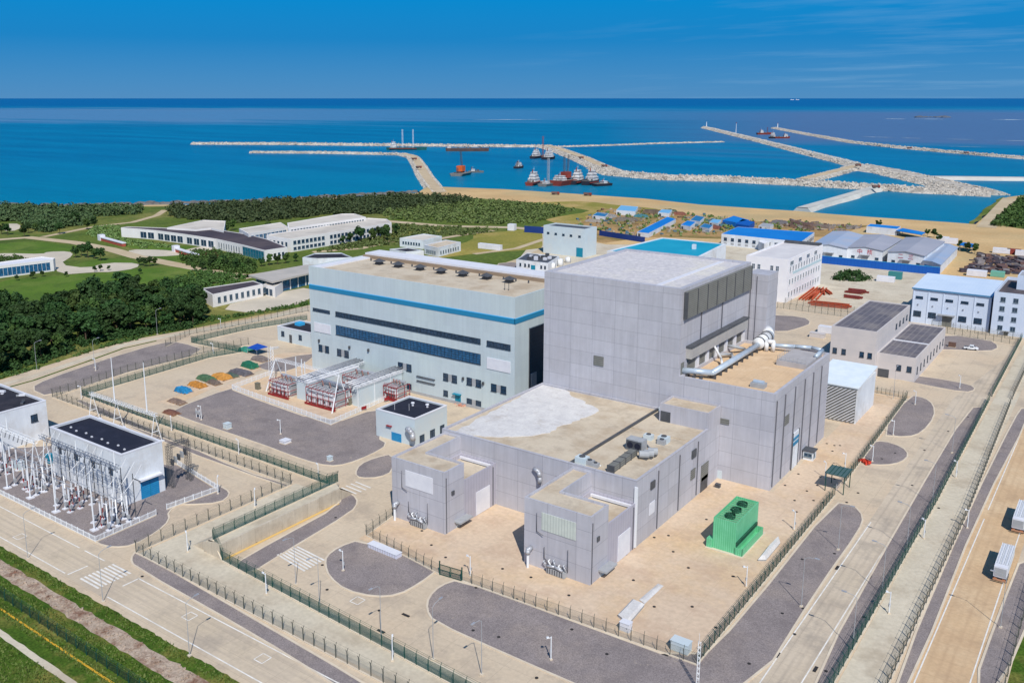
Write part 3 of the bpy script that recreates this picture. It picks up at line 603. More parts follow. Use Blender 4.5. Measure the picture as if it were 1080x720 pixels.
panelpx(t,r0,r1,(739.5,491),(746,502),M_louv,'wall_louvre',.2); panelpx(t,r0,r1,(728.5,496),(732.5,503),M_louv,'wall_louvre',.2); panelpx(t,r0,r1,(739,504),(745,516),M_dgrey,'door',.2); panelpx(t,r0,r1,(729.5,475.5),(733.5,480.5),M_dgrey,'wall_light',.3); panelpx(t,r0,r1,(686,508.5),(690,513),M_dgrey,'wall_light',.3); panelpx(t,r0,r1,(685,531),(690,539),M_ltrim,'wall_panel',.1)
for px,py in ((570,500),): 
    x,z=onwall((-141.2,173.1),(-85.2,173.1),px,py); MB().path([(-141.2+x-1.6,172.7,z+1.2),(-141.2+x,172.2,z+1.0),(-141.2+x+.4,172.2,z-.3),(-141.2+x+.3,172.3,z-2)],.5,10).build('exhaust_duct',M_steel,t,True)
# rooftop plant
def rooftop(px,py,z=15.7): return P(px,py,z)
x,y=rooftop(671,474)
ac=MB().box(x-2.2,x+2.2,y-1.3,y+1.3,15.9,18.6).build('air_handler',M_lgrey,t)
MB().box(x-2.0,x+2.0,y-1.45,y-1.28,16.2,18.3).build('fan_grille',M_dgrey,ac)
for k in (-1,1): MB().tube((x+k,y-1.5,17.2),(x+k,y-1.44,17.2),.8,.8,14).build('fan',M_black,ac)
for q in (-1.9,1.9): MB().box(x+q-.15,x+q+.15,y-1.2,y+1.2,15.6,15.9).build('leg',M_dgrey,ac)
a=rooftop(644,498); b=rooftop(668,480)
d=MB(); L=math.hypot(b[0]-a[0],b[1]-a[1]); d.rbox((a[0]+b[0])/2,(a[1]+b[1])/2,L,1.7,15.9,17.3,math.atan2(b[1]-a[1],b[0]-a[0])); d=d.build('duct',M_louv,t)
for k in range(5):
    q=k/4; MB().rbox(a[0]+(b[0]-a[0])*q,a[1]+(b[1]-a[1])*q,.25,1.9,15.6,17.4,math.atan2(b[1]-a[1],b[0]-a[0])).build('duct_flange',M_dgrey,d)
for px,py in ((680,484),(685,483),(689,481)):
    x,y=rooftop(px,py); f=MB().tube((x-1.2,y-.6,16.9),(x+.8,y+.6,16.9),.9,.9,12).build('fan_drum',M_lgrey,t); MB().box(x-.9,x+.7,y-.5,y+.5,15.6,16.2).build('cradle',M_dgrey,f)
for px,py,s in ((684,463,1.1),(700,466,1.3),(698,468,1.0),(614,488,1.4),(622,490,1.0),(628,492,.8),(700,434,1.1),(706,437,1.2)):
    x,y=rooftop(px,py); o=MB().box(x-s,x+s,y-.8*s,y+.8*s,15.6,15.8+1.1*s).build('condenser',M_palewall if s>1.05 else M_lgrey,t); MB().tube((x,y,15.8+1.1*s),(x,y,16.0+1.1*s),.55*s,.55*s,10).build('fan',M_dgrey,o)
MB().path([(*rooftop(690,478),16),(*rooftop(682,470),16),(*rooftop(672,468),16)],.22,6).build('service_pipe',M_lgrey,t,True)
MB().path([(*rooftop(634,492),15.9),(*rooftop(620,489),15.9),(*rooftop(612,486),15.9)],.2,6).build('service_pipe',M_wpipe,t,True)
# ------------------------------------------------------------------ turbine hall
t=thing('turbine_hall','long pale blue turbine hall with a blue stripe and dark window ribbons','power station',(-202,247,0))
poly=[(-248.3,227.6),(-155.8,227.6),(-155.8,266),(-248.3,266)]
building(t,poly,39.3,M_pale,M_rooft,.7,.5,wname='wall',rname='roof')
MB().box(-247.6,-156.3,257,265.3,38.5,40.4).build('roof_monitor',M_ltrim,t)
MB().box(-247.6,-156.3,255.6,256.98,38.5,39.7).build('monitor_painted_shadow',mat('shadow_brown',lin(150,132,112),lin(138,120,102),.2),t)  # brown strip painted in for the shadow in front of the monitor
MB().box(-247.7,-243.6,228.2,255.5,38.5,39.15).build('roof_edge',M_ltrim,t)
for k,(px,py) in enumerate(((400,279),(420,282),(443,285),(465,288.5),(488,291.5),(513,294.5),(537,298))):
    x,y=P(px,py,38.6); vent(t,x,y,38.6,1.25)
for k in range(15): MB().box(-240+k*5.2,-239.6+k*5.2,251.8,252.2,38.5,39.5).build('vent_stub',M_dgrey,t)
x,y=P(534.5,306,38.6); o=MB(); 
for dx in (-.8,.8): o.tube((x+dx,y,38.5),(x+dx,y,41),.1)
o.tube((x-.8,y,41),(x+.8,y,41),.1); o.build('roof_ladder',M_dgrey,t)
A,B=(-248.3,227.6),(-155.8,227.6); C1,C2=(-155.8,227.6),(-155.8,266)
b=MB(); b.wbox(A,B,0,92.7,30.8,32.3,-.1,.12); b.wbox(C1,C2,-.12,38.4,30.8,32.3,-.1,.12); b.build('blue_stripe',M_blue,t)
b=MB(); b.wbox(A,B,0,92.75,32.3,32.6,-.1,.16); b.wbox(C1,C2,-.16,38.4,32.3,32.6,-.1,.16); b.build('stripe_edge',M_bluel,t)
windowpx(t,A,B,(330,324.3),(348,330.6),M_dframe,M_glass,nx=6,fw=.1); 
za=onwall(A,B,354,332)[1]
def strip(u0,u1,z0,z1,nx,nz,gm): return window(t,A,B,u0,u1,z0,z1,M_dframe,gm,nx=nx,nz=nz,fw=.1,d=.14)
u=lambda px,py:onwall(A,B,px,py)
u0=u(354,331)[0]; u1=u(506.9,361)[0]; strip(u0,u1,22.3,24.0,44,1,M_glass)
strip(u(513.5,360)[0],u(538.5,366)[0],22.1,23.9,7,1,M_glass)
u0=u(354.5,350)[0]; u1=u(507,380)[0]; strip(u0,u1,15.4,18.9,44,4,M_gblue)
panelpx(t,A,B,(331.5,339.5),(349,352.5),M_ltrim,'white_panel',.2); panelpx(t,A,B,(513.8,376.5),(538.3,393.5),M_ltrim,'white_panel',.2)
for (x0,x1,y0,y1) in ((419.8,434,380,387.5),(421,434,400.5,407),(467.5,482,391.5,398),(492.3,507.5,396,403.5),(518,534,402.5,410),(492.3,507.5,418,425),(336,347,361.5,367.5),(355.5,367.8,366,371.5)):
    pa=onwall(A,B,x0,y0); pb=onwall(A,B,x1,y1); zt=max(pa[1],pb[1])-.5; zb=zt-2.5; w=(pb[0]-pa[0])
    window(t,A,B,pa[0],pa[0]+w*.36,zb,zt,M_dframe,M_glass,nz=2); window(t,A,B,pa[0]+w*.64,pb[0],zb,zt,M_dframe,M_glass,nz=2); panel(t,A,B,pa[0]+w*.37,pa[0]+w*.63,zb,zt,M_lgrey,'louvre_panel',.08)
windowpx(t,A,B,(467.8,411),(472.5,417.8),M_dframe,M_glass)
for x0,x1,yt in ((480,486,414.5),(406,411,397.5)):
    a=onwall(A,B,x0,yt); b2=onwall(A,B,x1,yt); d=door(t,A,B,a[0],b2[0],a[1]-.2,M_teal,M_dframe); MB().wbox(A,B,a[0]-.5,b2[0]+.3,a[1]-.1,a[1]+.1,0,1.2).build('door_hood',M_teal,d)
dd=MB().wbox(C1,C2,8.3,17.6,.1,27.6,-.1,.1).build('shutter_door',mat('dark_shutter',lin(34,66,82),lin(30,58,74),.3,.4,.5,lines=(0,1.2,.1),lcol=(*lin(22,44,58),.9)),t)
MB().wbox(C1,C2,8.0,8.3,.1,27.9,.0,.2).build('jamb',M_dgrey,dd); MB().wbox(C1,C2,9.0,12,8,12.5,.1,.5).build('door_leaf',M_lgrey,dd)
for px,py in ((337,359),(369,366),(389,369),(488.8,399),(510,404)):
    uu,z=onwall(A,B,px,py); MB().wbox(A,B,uu-.3,uu+.3,z-.5,z+.5,0,.6).build('wall_light',M_dgrey,t)
for z0 in (0,1.6): 
    a=onwall(A,B,440,396-z0*0); b2=onwall(A,B,459,401); MB().wbox(A,B,a[0],b2[0],a[1]-z0-.15,a[1]-z0+.1,0,.5).build('cable_tray',M_dgrey,t)
MB().wbox(A,B,30,92.4,.05,1.0,0,.25).build('plinth',M_lgrey,t)
# ------------------------------------------------------------------ plant outbuildings
def facade_windows(t,A,B,us,z0,z1,w,fm=M_frame,gm=M_glass,**k):
    for u in us: window(t,A,B,u,u+w,z0,z1,fm,gm,**k)
# substation hall (dark roof)
t=thing('substation_hall','white switchgear hall with a flat black roof and blue roller door behind the insulator posts','substation',(-214,123,0))
building(t,[(-231.5,117.6),(-198.3,117.6),(-198.3,129.2),(-231.5,129.2)],13.6,M_whitewall,M_black,.5,.5,cop=M_ltrim)
C1,C2=(-198.3,117.6),(-198.3,129.2)
d=panel(t,C1,C2,4.6,9.8,.1,4.6,M_bdoor,'roller_door',.1); panel(d,C1,C2,4.7,9.7,4.6,5.2,M_gteal,'transom',.1); MB().wbox(C1,C2,4.0,10.4,5.3,5.7,0,1.3).build('door_hood',M_ltrim,d); panel(d,C1,C2,7.15,7.25,.1,4.6,M_teal,'door_mullion',.16)
for k in range(8): MB().box(-228+k*3.7,-227.5+k*3.7,121.2-(k%2)*.6,121.6-(k%2)*.6,13.05,13.4).build('roof_outlet',M_ltrim,t)
for k in range(4): panel(t,(-231.5,117.6),(-198.3,117.6),3+k*8,5+k*8,7,9,M_glass,'window',.06)
# second hall at the left edge
t=thing('substation_hall','white hall with cluttered dark roof cut by the left edge of the photo','substation',(-272,121,0))
building(t,[(-300,112),(-259.5,112),(-259.5,131.5),(-300,131.5)],11.6,M_whitewall,M_dark,.5,.5,cop=M_ltrim)
C1,C2=(-259.5,112),(-259.5,131.5); window(t,C1,C2,14.5,16.5,6.2,8.4,M_dframe,M_glass,nx=2); A,B=(-300,112),(-259.5,112)
for u in (20,29): panel(t,A,B,u,u+4,.1,4.4,M_bdoor,'roller_door',.1)
for k in range(34):
    x,y=random.uniform(-290,-261),random.uniform(113.5,130.5); q=random.uniform(.3,.9); MB().rbox(x,y,q*2.2,q,11.0,11.15+q*.6,random.uniform(0,3)).build('roof_clutter',(M_ltrim,M_lgrey,M_dgrey)[k%3],t)
# kiosk with blue door
t=thing('pump_house','small pale square pump house with a black roof and a blue door','outbuilding',(-173,197,0))
building(t,[(-180.6,190.4),(-165.5,190.4),(-165.5,205.4),(-180.6,205.4)],8.5,M_palewall,M_black,.4,.45,cop=M_ltrim)
A,B=(-180.6,190.4),(-165.5,190.4); C1,C2=(-165.5,190.4),(-165.5,205.4)
d=panelpx(t,A,B,(413,455),(423.5,469),M_bdoor,'roller_door',.1); MB().wbox(A,B,4.2,6.2,4.3,4.5,0,.7).build('door_hood',M_red,d)
for a,b in (((442.5,459.5),(447.5,466.5)),((453.5,454),(458.5,461)),((464,449),(468.5,457))): windowpx(t,C1,C2,a,b,M_dframe,M_glass,nx=2)
MB().path([(-167.6,189.6,5.2),(-166.3,188.8,5.6),(-165.2,188.9,4.6),(-165.1,189,2.6)],.8,12).build('intake_duct',M_steel,t,True)
for x,y in ((-174.5,200),(-170,201.5)):
    o=MB().tube((x,y,8.0),(x,y,8.9),.35,.35,10).build('roof_fan',M_ltrim,t); MB().tube((x,y,8.9),(x,y,9.2),.6,.5,12).build('cowl',M_ltrim,o)
MB().box(-181,-180.55,190.5,191.3,0,8.3).build('downpipe',M_palewall,t)
for x,y in ((-176.5,194),(-172.5,196)): MB().tube((x,y,8.05),(x,y,10.2),.05,.05,6).build('lightning_rod',M_ltrim,t)
# hut beside the turbine hall
t=thing('control_hut','small white control hut with a dark roof beside the left end of the turbine hall','outbuilding',(-280,253,0))
x0,y0=P(299.5,360); 
building(t,[(-290.5,247.5),(-270.5,247.5),(-270.5,260),(-290.5,260)],6.2,M_palewall,M_dark,.5,.5,cop=M_ltrim)
A,B=(-290.5,247.5),(-270.5,247.5); C1,C2=(-270.5,247.5),(-270.5,260)
for u in (2.4,13): window(t,A,B,u,u+1.8,2.4,4.4,M_dframe,M_glass)
door(t,A,B,7.2,8.8,3.6,M_dgrey,M_steel)
for u in (2,6.5): window(t,C1,C2,u,u+1.6,2.4,4.4,M_dframe,M_glass)
MB().box(-287,-284,254,257,5.7,6.9).build('roof_tank',M_bluel,t)
# white corrugated shed
t=thing('cooling_shed','white corrugated shed, diagonal shadow lines built onto its front, beside the reactor building','outbuilding',(-73,293,0))
X0,X1,Y0_,Y1_=-80.2,-66.3,285.5,308; hh=12.2
w=MB(); w.box(X0,X1,Y0_,Y1_,0,hh-.6); w.build('wall',M_whitewall,t)
rf=MB().add([(X0-.3,Y0_-.3,hh-.6),(X1+.3,Y0_-.3,hh-.6),(X1+.3,Y1_+.3,hh+.9),(X0-.3,Y1_+.3,hh+.9),(X0-.3,Y0_-.3,hh-.2),(X1+.3,Y0_-.3,hh-.2),(X1+.3,Y1_+.3,hh+1.3),(X0-.3,Y1_+.3,hh+1.3)],[(0,3,2,1),(4,5,6,7),(0,1,5,4),(1,2,6,5),(2,3,7,6),(3,0,4,7)]); rf.build('roof',mat('shed_roof',lin(228,236,240),lin(216,226,232),.3,.5,.4),t)
sl=MB().box(X0+.3,X1-.3,Y0_-.22,Y0_+.05,.4,hh-1).build('shadow_line_backing',M_louv,t)  # darker backing that gives the built-on shadow lines their dark tone
st=MB()
n=22
for k in range(n):       # diagonal slats imitating shadow lines on the corrugated front, clipped to it
    a=-hh*1.0+(k+.5)*(X1-X0+hh*1.2)/n; pts=[]
    s=.78
    lo,hi=max(0,-a/ (1/s)) if a<0 else 0,0
    # line x = a + z/s ; z from .5 to hh-1
    z0=max(.5,(0.4-a)*s); z1=min(hh-1.1,(X1-X0-.5-a)*s)
    if z1-z0<.6: continue
    x0,x1=X0+a+z0/s,X0+a+z1/s
    st.add([(x0,Y0_-.25,z0),(x0+.42,Y0_-.25,z0),(x1+.42,Y0_-.25,z1),(x1,Y0_-.25,z1),(x0,Y0_-.6,z0+.1),(x0+.42,Y0_-.6,z0+.1),(x1+.42,Y0_-.6,z1+.1),(x1,Y0_-.6,z1+.1)],[(0,1,5,4),(1,2,6,5),(2,3,7,6),(3,0,4,7),(4,5,6,7)])
st.build('shadow_line_slats',M_ltrim,sl)
# grey two level workshop
t=thing('maintenance_building','light grey two level building with ribbed dark grey roofs near the right fence','building',(-75,370,0))
M_ribroof=mat('ribbed_dark_roof',lin(112,108,114),lin(92,90,98),.25,.85,.25,lines=(2.2,0,.5),lcol=(*lin(140,134,134),.5),c3=lin(130,124,122),s3=.1,fine=.2)
M_pw=mat('pinkish_wall',lin(206,198,194),lin(196,190,188),.2,.75,.3,lines=(0,3,.05),lcol=(*lin(170,164,160),.5))
building(t,[(-90,340),(-74,340),(-74,394),(-90,394)],17.2,M_pw,M_ribroof,.4,.4,wname='high_wall',rname='high_roof')
building(t,[(-73.98,342.5),(-60.7,342.5),(-60.7,398),(-73.98,398)],9,M_pw,M_ribroof,.4,.4,wname='low_wall',rname='low_roof')
MB().box(-73.9,-60.9,366,367,8.5,8.85).build('roof_curb',M_ltrim,t)
A,B=(-90,340),(-74,340); 
for u in (1.0,4.2,10.6,13.4):
    window(t,A,B,u,u+1.5,7.0,9.0,M_dframe,M_glass); window(t,A,B,u,u+1.5,2.6,4.4,M_dframe,M_glass)
A2,B2=(-73.98,342.5),(-60.7,342.5)
for u in (7,10.5): window(t,A2,B2,u,u+1.6,3.6,5.6,M_dframe,M_glass)
panel(t,A2,B2,.8,4.6,.1,3.2,M_dgrey,'door',.1); C1,C2=(-60.7,342.5),(-60.7,398)
for k in range(9): window(t,C1,C2,3+k*6,4.2+k*6,2.4,5,M_dframe,M_glass)
for k in range(4): window(t,(-74,340),(-74,394),30+k*6,32+k*6,12,14,M_dframe,M_glass)
# blue roofed hall right
t=thing('equipment_hall','white hall with a pale blue roof and five window bays under strip windows','building',(-66,450,0))
x0,y0=P(961,334.5); x1,_=P(1046,343.5); H1=hgt((961,334.5),303.6)
poly=[(-81.8,438.6),(-50.2,438.6),(-50.2,470),(-81.8,470)]
HB=16.2
building(t,poly,HB-.6,M_bwhite,M_bwhite,.5,.3)
rf=MB().add([(-82.2,438.2,HB-.2),(-49.9,438.2,HB-.2),(-49.9,470.4,HB+1.6),(-82.2,470.4,HB+1.6),(-82.2,438.2,HB-.6),(-49.9,438.2,HB-.6),(-49.9,470.4,HB+1.2),(-82.2,470.4,HB+1.2)],[(0,1,2,3),(4,7,6,5),(0,4,5,1),(1,5,6,2),(2,6,7,3),(3,7,4,0)]); rf.build('sloping_roof',mat('pale_blue_roof',lin(206,220,234),lin(194,210,228),.08,.5,.35,lines=(1.5,0,.06),lcol=(*lin(180,196,214),.6)),t)
MB().box(-82.3,-49.85,438.0,438.18,HB-.7,HB-.1).build('roof_edge',mat('blue_edge',lin(72,128,168),None),t)
A,B=(-81.8,438.6),(-50.2,438.6)
for k in range(5):
    u=1.4+k*6.15
    window(t,A,B,u,u+3,11.4,12.4,M_dframe,M_glass,nx=3)
    if k!=2: window(t,A,B,u-.4,u+2.8,3.2,5.6,M_dframe,M_glass,nx=3,nz=2)
    MB().wbox(A,B,u+1,u+1.5,8.4,8.9,0,.4).build('wall_light',M_steel,t)
for k in range(6): MB().wbox(A,B,.2+k*6.2,.6+k*6.2,.1,15,0,.2).build('pilaster',M_bwhite,t)
d=panel(t,A,B,12.6,17,.1,4.8,M_louv,'roller_door',.1); MB().wbox(A,B,11.4,18.2,5.2,5.6,0,2.2).build('door_canopy',M_lgrey,d)
# lean-to behind it
building(t,[(-83,470.5),(-48,470.5),(-48,486),(-83,486)],13.5,M_bwhite,mat('teal_grey_roof',lin(120,150,166),lin(106,138,156),.1,.6),.3,.3,wname='annex_wall',rname='annex_roof')
# four storey block
t=thing('office_block','white four storey block with a parapet roof and small paired windows at the right edge','building',(-40,455,0))
building(t,[(-49.2,436.5),(-22,436.5),(-22,478),(-49.2,478)],18.6,M_bwhite,mat('brown_roof',lin(92,82,82),lin(76,70,72),.3),1.4,.5)
building(t,[(-43,455),(-28,455),(-28,470),(-43,470)],23.5,M_bwhite,M_lgrey,.4,.3,z0=17,wname='penthouse_wall',rname='penthouse_roof')
A,B=(-49.2,436.5),(-22,436.5)
for z in (2.2,6.4,10.6,14.6):
    for u in (2.6,7.4,13,17.8,22.6): window(t,A,B,u,u+1.9,z,z+2,M_frame,M_glass,nx=2)
d=panel(t,A,B,5.2,6.8,.1,2,M_dgrey,'door',.1); MB().wbox(A,B,4.4,7.6,2.0,2.2,0,1.5).build('door_canopy',M_lgrey,d)
# white three storey office
t=thing('office_building','white three storey office with rows of windows and a pale teal band under the roof','building',(-151,474,0))
M_ow=mat('office_white',lin(234,232,232),lin(226,224,226),.2,.7,.3)
building(t,[(-162,444),(-140.6,444),(-140.6,501),(-162,501)],22,M_ow,mat('office_roof',lin(214,210,208),lin(200,196,196),.1,.8),.7,.5)
MB().box(-161,-141,499.6,500.6,21.2,23).build('roof_screen',M_dgrey,t)
A,B=(-162,444),(-140.6,444); C1,C2=(-140.6,444),(-140.6,501)
for z in (3,9.3,15.6):
    for u in (3.2,6,12.6,15.4): window(t,A,B,u,u+1.6,z,z+2.6,M_wframe,M_glass,nx=2,nz=2)
    for k in range(12): window(t,C1,C2,2.6+k*4.4,4.6+k*4.4,z-.6,z+2.2,M_wframe,M_glass,nx=2)
panel(t,C1,C2,8,56.5,13.4,14.6,mat('teal_band',lin(186,208,212),None),'teal_band',.12)
for k in range(4): window(t,C1,C2,3+k*13,8+k*13,18.4,20.6,M_wframe,M_glass,nx=3)
# building with teal roof behind the tower
t=thing('teal_roofed_hall','hall with a flat bright teal roof and white edge behind the tower','building',(-215,500,0))
q=PL([(640,264.5),(698,250.5),(766,257),(732,274)],12)
building(t,q,12,M_whitewall,M_tealroof,.35,1.6)
MB().box(P(732,262,12)[0]-1,P(732,262,12)[0]+1,P(732,262,12)[1]-1,P(732,262,12)[1]+1,11.6,14.5).build('roof_vent',M_ltrim,t)
# blue roofed workshop
t=thing('workshop','long white workshop with a vivid blue roof behind the white office','building',(-190,560,0))
q=PL([(761,246.5),(778,239.2),(859,245),(845,255)],8); q=ccw(q)
M_vb=mat('vivid_blue_roof',lin(26,128,206),lin(20,116,196),.05,.55,.35,lines=(0,2,.08),lcol=(*lin(14,100,176),.6))
building(t,q,8,M_whitewall,M_vb,.1,.1)
for i in range(4):
    A,B=q[i],q[(i+1)%4]; L=math.hypot(B[0]-A[0],B[1]-A[1])
    k=2
    while k<L-3: window(t,A,B,k,k+2.2,3.6,5.6,M_dframe,M_glass); panel(t,A,B,k,k+2.2,1,2.4,M_lgrey,'wall_panel',.08); k+=5.2
bx=PL([(800,254.5),(812,250.5),(818,252.5),(806,257)],6); building(t,bx,6,M_whitewall,M_ltrim,.3,.3,wname='porch_wall',rname='porch_roof')
# warehouses with writing
def gabled(t,q,h,rise,wall,roofm,prefix=''):
    """q: front-left, front-right, back-right, back-left at eaves height h; ridge runs front to back"""
    fl,fr,br,bl=[np.array(p) for p in q]; mf,mb_=(fl+fr)/2,(bl+br)/2
    w=MB(); v=[(*fl,0),(*fr,0),(*br,0),(*bl,0),(*fl,h),(*fr,h),(*br,h),(*bl,h),(*mf,h+rise),(*mb_,h+rise)]
    w.add(v,[(0,1,5,8,4),(1,2,6,5),(2,3,7,9,6),(3,0,4,7)]).build(prefix+'wall',wall,t)
    r=MB(); e=.35
    d=(mf-mb_)/np.linalg.norm(mf-mb_)*.6
    for a,b,c,dd in ((fl,mf,mb_,bl),(fr,mf,mb_,br)):
        out=(a-b)/np.linalg.norm(a-b)*.5
        p=[(*(a+d+out),h-.1),(*(b+d),h+rise+.1),(*(c-d),h+rise+.1),(*(dd-d+out),h-.1)]
        r.add(p+[(x,y,z+.3) for x,y,z in p],[(0,1,2,3),(4,7,6,5),(0,4,5,1),(1,5,6,2),(2,6,7,3),(3,7,4,0)])
    r.build(prefix+'roof',roofm,t)
M_whroof=mat('blue_grey_roof',lin(150,170,196),lin(164,174,190),.02,.55,.35,lines=(1.6,0,.1),lcol=(*lin(130,146,170),.5),c3=lin(176,176,184),s3=.03)
M_whroof2=mat('grey_sheet_roof',lin(168,168,176),lin(154,156,166),.03,.6,.3,lines=(1.6,0,.1),lcol=(*lin(136,138,150),.5))
def cjk(txt,parent,A,B,u,z,size,m,name='lettering'):
    cu=bpy.data.curves.new('lettering','FONT'); cu.body=txt; cu.size=size; cu.extrude=.03; cu.align_x='CENTER'
    o=bpy.data.objects.new('lettering',cu); COL.objects.link(o); bpy.context.view_layer.update()
    me=bpy.data.meshes.new_from_object(o.evaluated_get(bpy.context.evaluated_depsgraph_get())); bpy.data.objects.remove(o)
    me.materials.clear(); me.materials.append(m); L=math.hypot(B[0]-A[0],B[1]-A[1]); ex,ey=(B[0]-A[0])/L,(B[1]-A[1])/L
    off=base_of(parent)
    for v in me.vertices:
        x,y,zz=v.co; d=.1+zz
        v.co=(A[0]+ex*(u+x)+ey*d-off[0],A[1]+ey*(u+x)-ex*d-off[1],z+y-off[2])
    w=bpy.data.objects.new(name,me); COL.objects.link(w); w.parent=parent; return w
M_redt=mat('red_lettering',lin(190,60,70),None)
WH=[('white warehouse with a blue grey roof, beside the vivid blue workshop',[(856,258.5),(893,262),(911,248.5),(879,244)],M_whroof,None),
    ('white warehouse with two red characters on its gable',[(894,261),(931,264.5),(951,252.5),(912,247.5)],M_whroof2,'中核'),
    ('white warehouse with the characters 二三 on its gable',[(936.5,265.5),(975,270),(996,255),(956,250.5)],M_whroof2,'二三')]
for lab,q,rm,tx in WH:
    h=8.2; w=PL(q,h); t=thing('warehouse',lab,'warehouse',(*w[0],0),'sheet metal warehouses'); gabled(t,w,h,1.3,M_whitewall,rm)
    L=math.hypot(w[1][0]-w[0][0],w[1][1]-w[0][1]); A,B=w[0],w[1]
    d=panel(t,A,B,L*.42,L*.6,.1,4.2,M_lgrey,'roller_door',.12); MB().wbox(A,B,L*.36,L*.66,4.4,4.7,0,1.6).build('door_canopy',M_lgrey,d)
    for u in (.12,.8): window(t,A,B,L*u,L*u+2.2,2,3.6,M_frame,M_glass)
    if tx: cjk(tx[0],t,A,B,L*.36,5.3,3.4,M_redt); cjk(tx[1],t,A,B,L*.64,5.3,3.4,M_redt)
w=PL([(974,275),(992,279.5),(1010,261),(993,257)],5.5); t=thing('warehouse','low lean-to warehouse with a blue grey roof beside the 二三 warehouse','warehouse',(*w[0],0),'sheet metal warehouses'); gabled(t,w,5.5,.6,M_whitewall,M_whroof)
panel(t,w[0],w[1],1.2,8,2.0,3.6,M_vb,'blue_sign',.12)
t=thing('site_shed','small white shed with a bright blue roof behind the warehouses','shed',(*P(930,243),0)); w=PL([(914,238.5),(946,241.5),(950,238.8),(918,236)],5); building(t,w,5,M_whitewall,M_vb,.1,.1)
for i,(q,lab) in enumerate((([(945,243),(972,247.5),(976,245),(952,240.5)],'bright blue sheet roofed shelter right of the small white shed'),([(1012,258),(1026,260.5),(1030,257.5),(1016,255.5)],'flat blue tarpaulin shelter at the dirt track by the lean-to warehouse'))):
    w=PL(q,4); t=thing('shelter',lab,'shelter',(*w[0],0)); MB().prism(ccw(w),3.6,4.0).build('roof',M_vb,t)
    for x,y in inset(ccw(w),.4): MB().tube((x,y,0),(x,y,3.7),.15).build('post',M_lgrey,t)
# blue hoarding
t=thing('hoarding','long bright blue sheet metal hoarding in front of the warehouses','fence',(*P(930,283),0))
a,b=P(865,277.5),P(991,290.5); MB().wbox(a,b,0,math.hypot(b[0]-a[0],b[1]-a[1]),.1,4.6,-.1,.1).build('panel',mat('hoarding_blue',lin(24,92,178),lin(18,82,166),.05,.5,lines=(2,0,.12),lcol=(*lin(12,64,140),.7)),t)
MB().wbox(a,b,0,math.hypot(b[0]-a[0],b[1]-a[1]),4.6,4.8,-.2,.2).build('top_rail',M_bluel,t)
L=math.hypot(b[0]-a[0],b[1]-a[1])
for k in range(0,int(L),9): MB().wbox(a,b,k,k+.3,.1,4.5,-.4,-.12).build('post',M_bluel,t)
t=thing('hoarding','low dark blue hoarding left of the teal roofed hall','fence',(*P(660,250),0))
a,b=P(632,248.5),P(680,256); MB().wbox(a,b,0,math.hypot(b[0]-a[0],b[1]-a[1]),.1,4,-.1,.1).build('panel',mat('navy_sheet',lin(34,62,128),lin(28,54,118),.1,.6),t)
t=thing('hoarding','short dark blue hoarding beyond the field at the tall box building','fence',(*P(560,246),0))
a,b=P(553,245),P(574,246.5); MB().wbox(a,b,0,math.hypot(b[0]-a[0],b[1]-a[1]),.1,5,-.1,.1).build('panel',MATS['navy_sheet'],t)
# tall box building and its annex
t=thing('pump_station','tall pale blue box building with five slit windows behind the turbine hall','building',(-268,480,0))
bc=P(616.5,271.5); hB=hgt((616.5,271.5),241.5); fl=P(573.3,237.5,hB); fr=P(617,241.7,hB); br=P(629.5,239,hB); bl=(fl[0]+br[0]-fr[0],fl[1]+br[1]-fr[1])
q=[fl,fr,br,bl]; building(t,q,hB,M_palewall,M_dgrey,.7,.8)
A,B=fl,fr
for px,py in ((577,244.5),(585,245.5),(593,246.5),(601,247.3),(610,248.3)):
    uu,z=onwall(A,B,px,py); window(t,A,B,uu,uu+1.8,z-1.2,z,M_dframe,M_glass)
d=panelpx(t,A,B,(608,261),(614.5,272.5),M_teal,'roller_door',.15)
MB().box(fr[0]-4,fr[0]-1,fl[1]+1,fl[1]+3,0,1).build('step',M_lgrey,t)
t=thing('pump_station','low pale annex with a cluttered roof in front of the tall box building','building',(*P(560,280),0))
q=PL([(544.5,273.5),(578,277.5),(590,270),(556,266.5)],5.5); building(t,q,5.5,M_whitewall,M_dgrey,.4,.4); A,B=q[0],q[1]
for px in (548,553,557,570,574): uu,z=onwall(A,B,px,279); window(t,A,B,uu,uu+1.2,1.8,3.6,M_dframe,M_glass)
door(t,A,B,onwall(A,B,560,279)[0],onwall(A,B,560,279)[0]+3,3.2,M_teal,M_dframe)
for k in range(10):
    x,y=P(558+2.4*k,270.5+random.uniform(0,4),5.3); MB().box(x-1,x+1,y-.8,y+.8,5,6.4+random.random()).build('roof_unit',M_ltrim if k%2 else M_dgrey,t)
for k,(px,py,h) in enumerate(((583,284,3.6),(591,281,4.4),(599,277,3.2))):
    x,y=P(px,py); t=thing('storage_tank',['white storage tank nearest the low annex','tallest white storage tank between the annex and tall box building','white storage tank at the foot of the tall box building'][k],'tank',(x,y,0)); MB().tube((x,y,0),(x,y,h),1.7,1.7,18).build('shell',M_wpipe,t,True); MB().tube((x,y,h),(x,y,h+.6),1.7,.3,18).build('dome',M_wpipe,t); MB().box(x+1.65,x+1.9,y-.3,y+.3,0,h).build('ladder',M_lgrey,t)
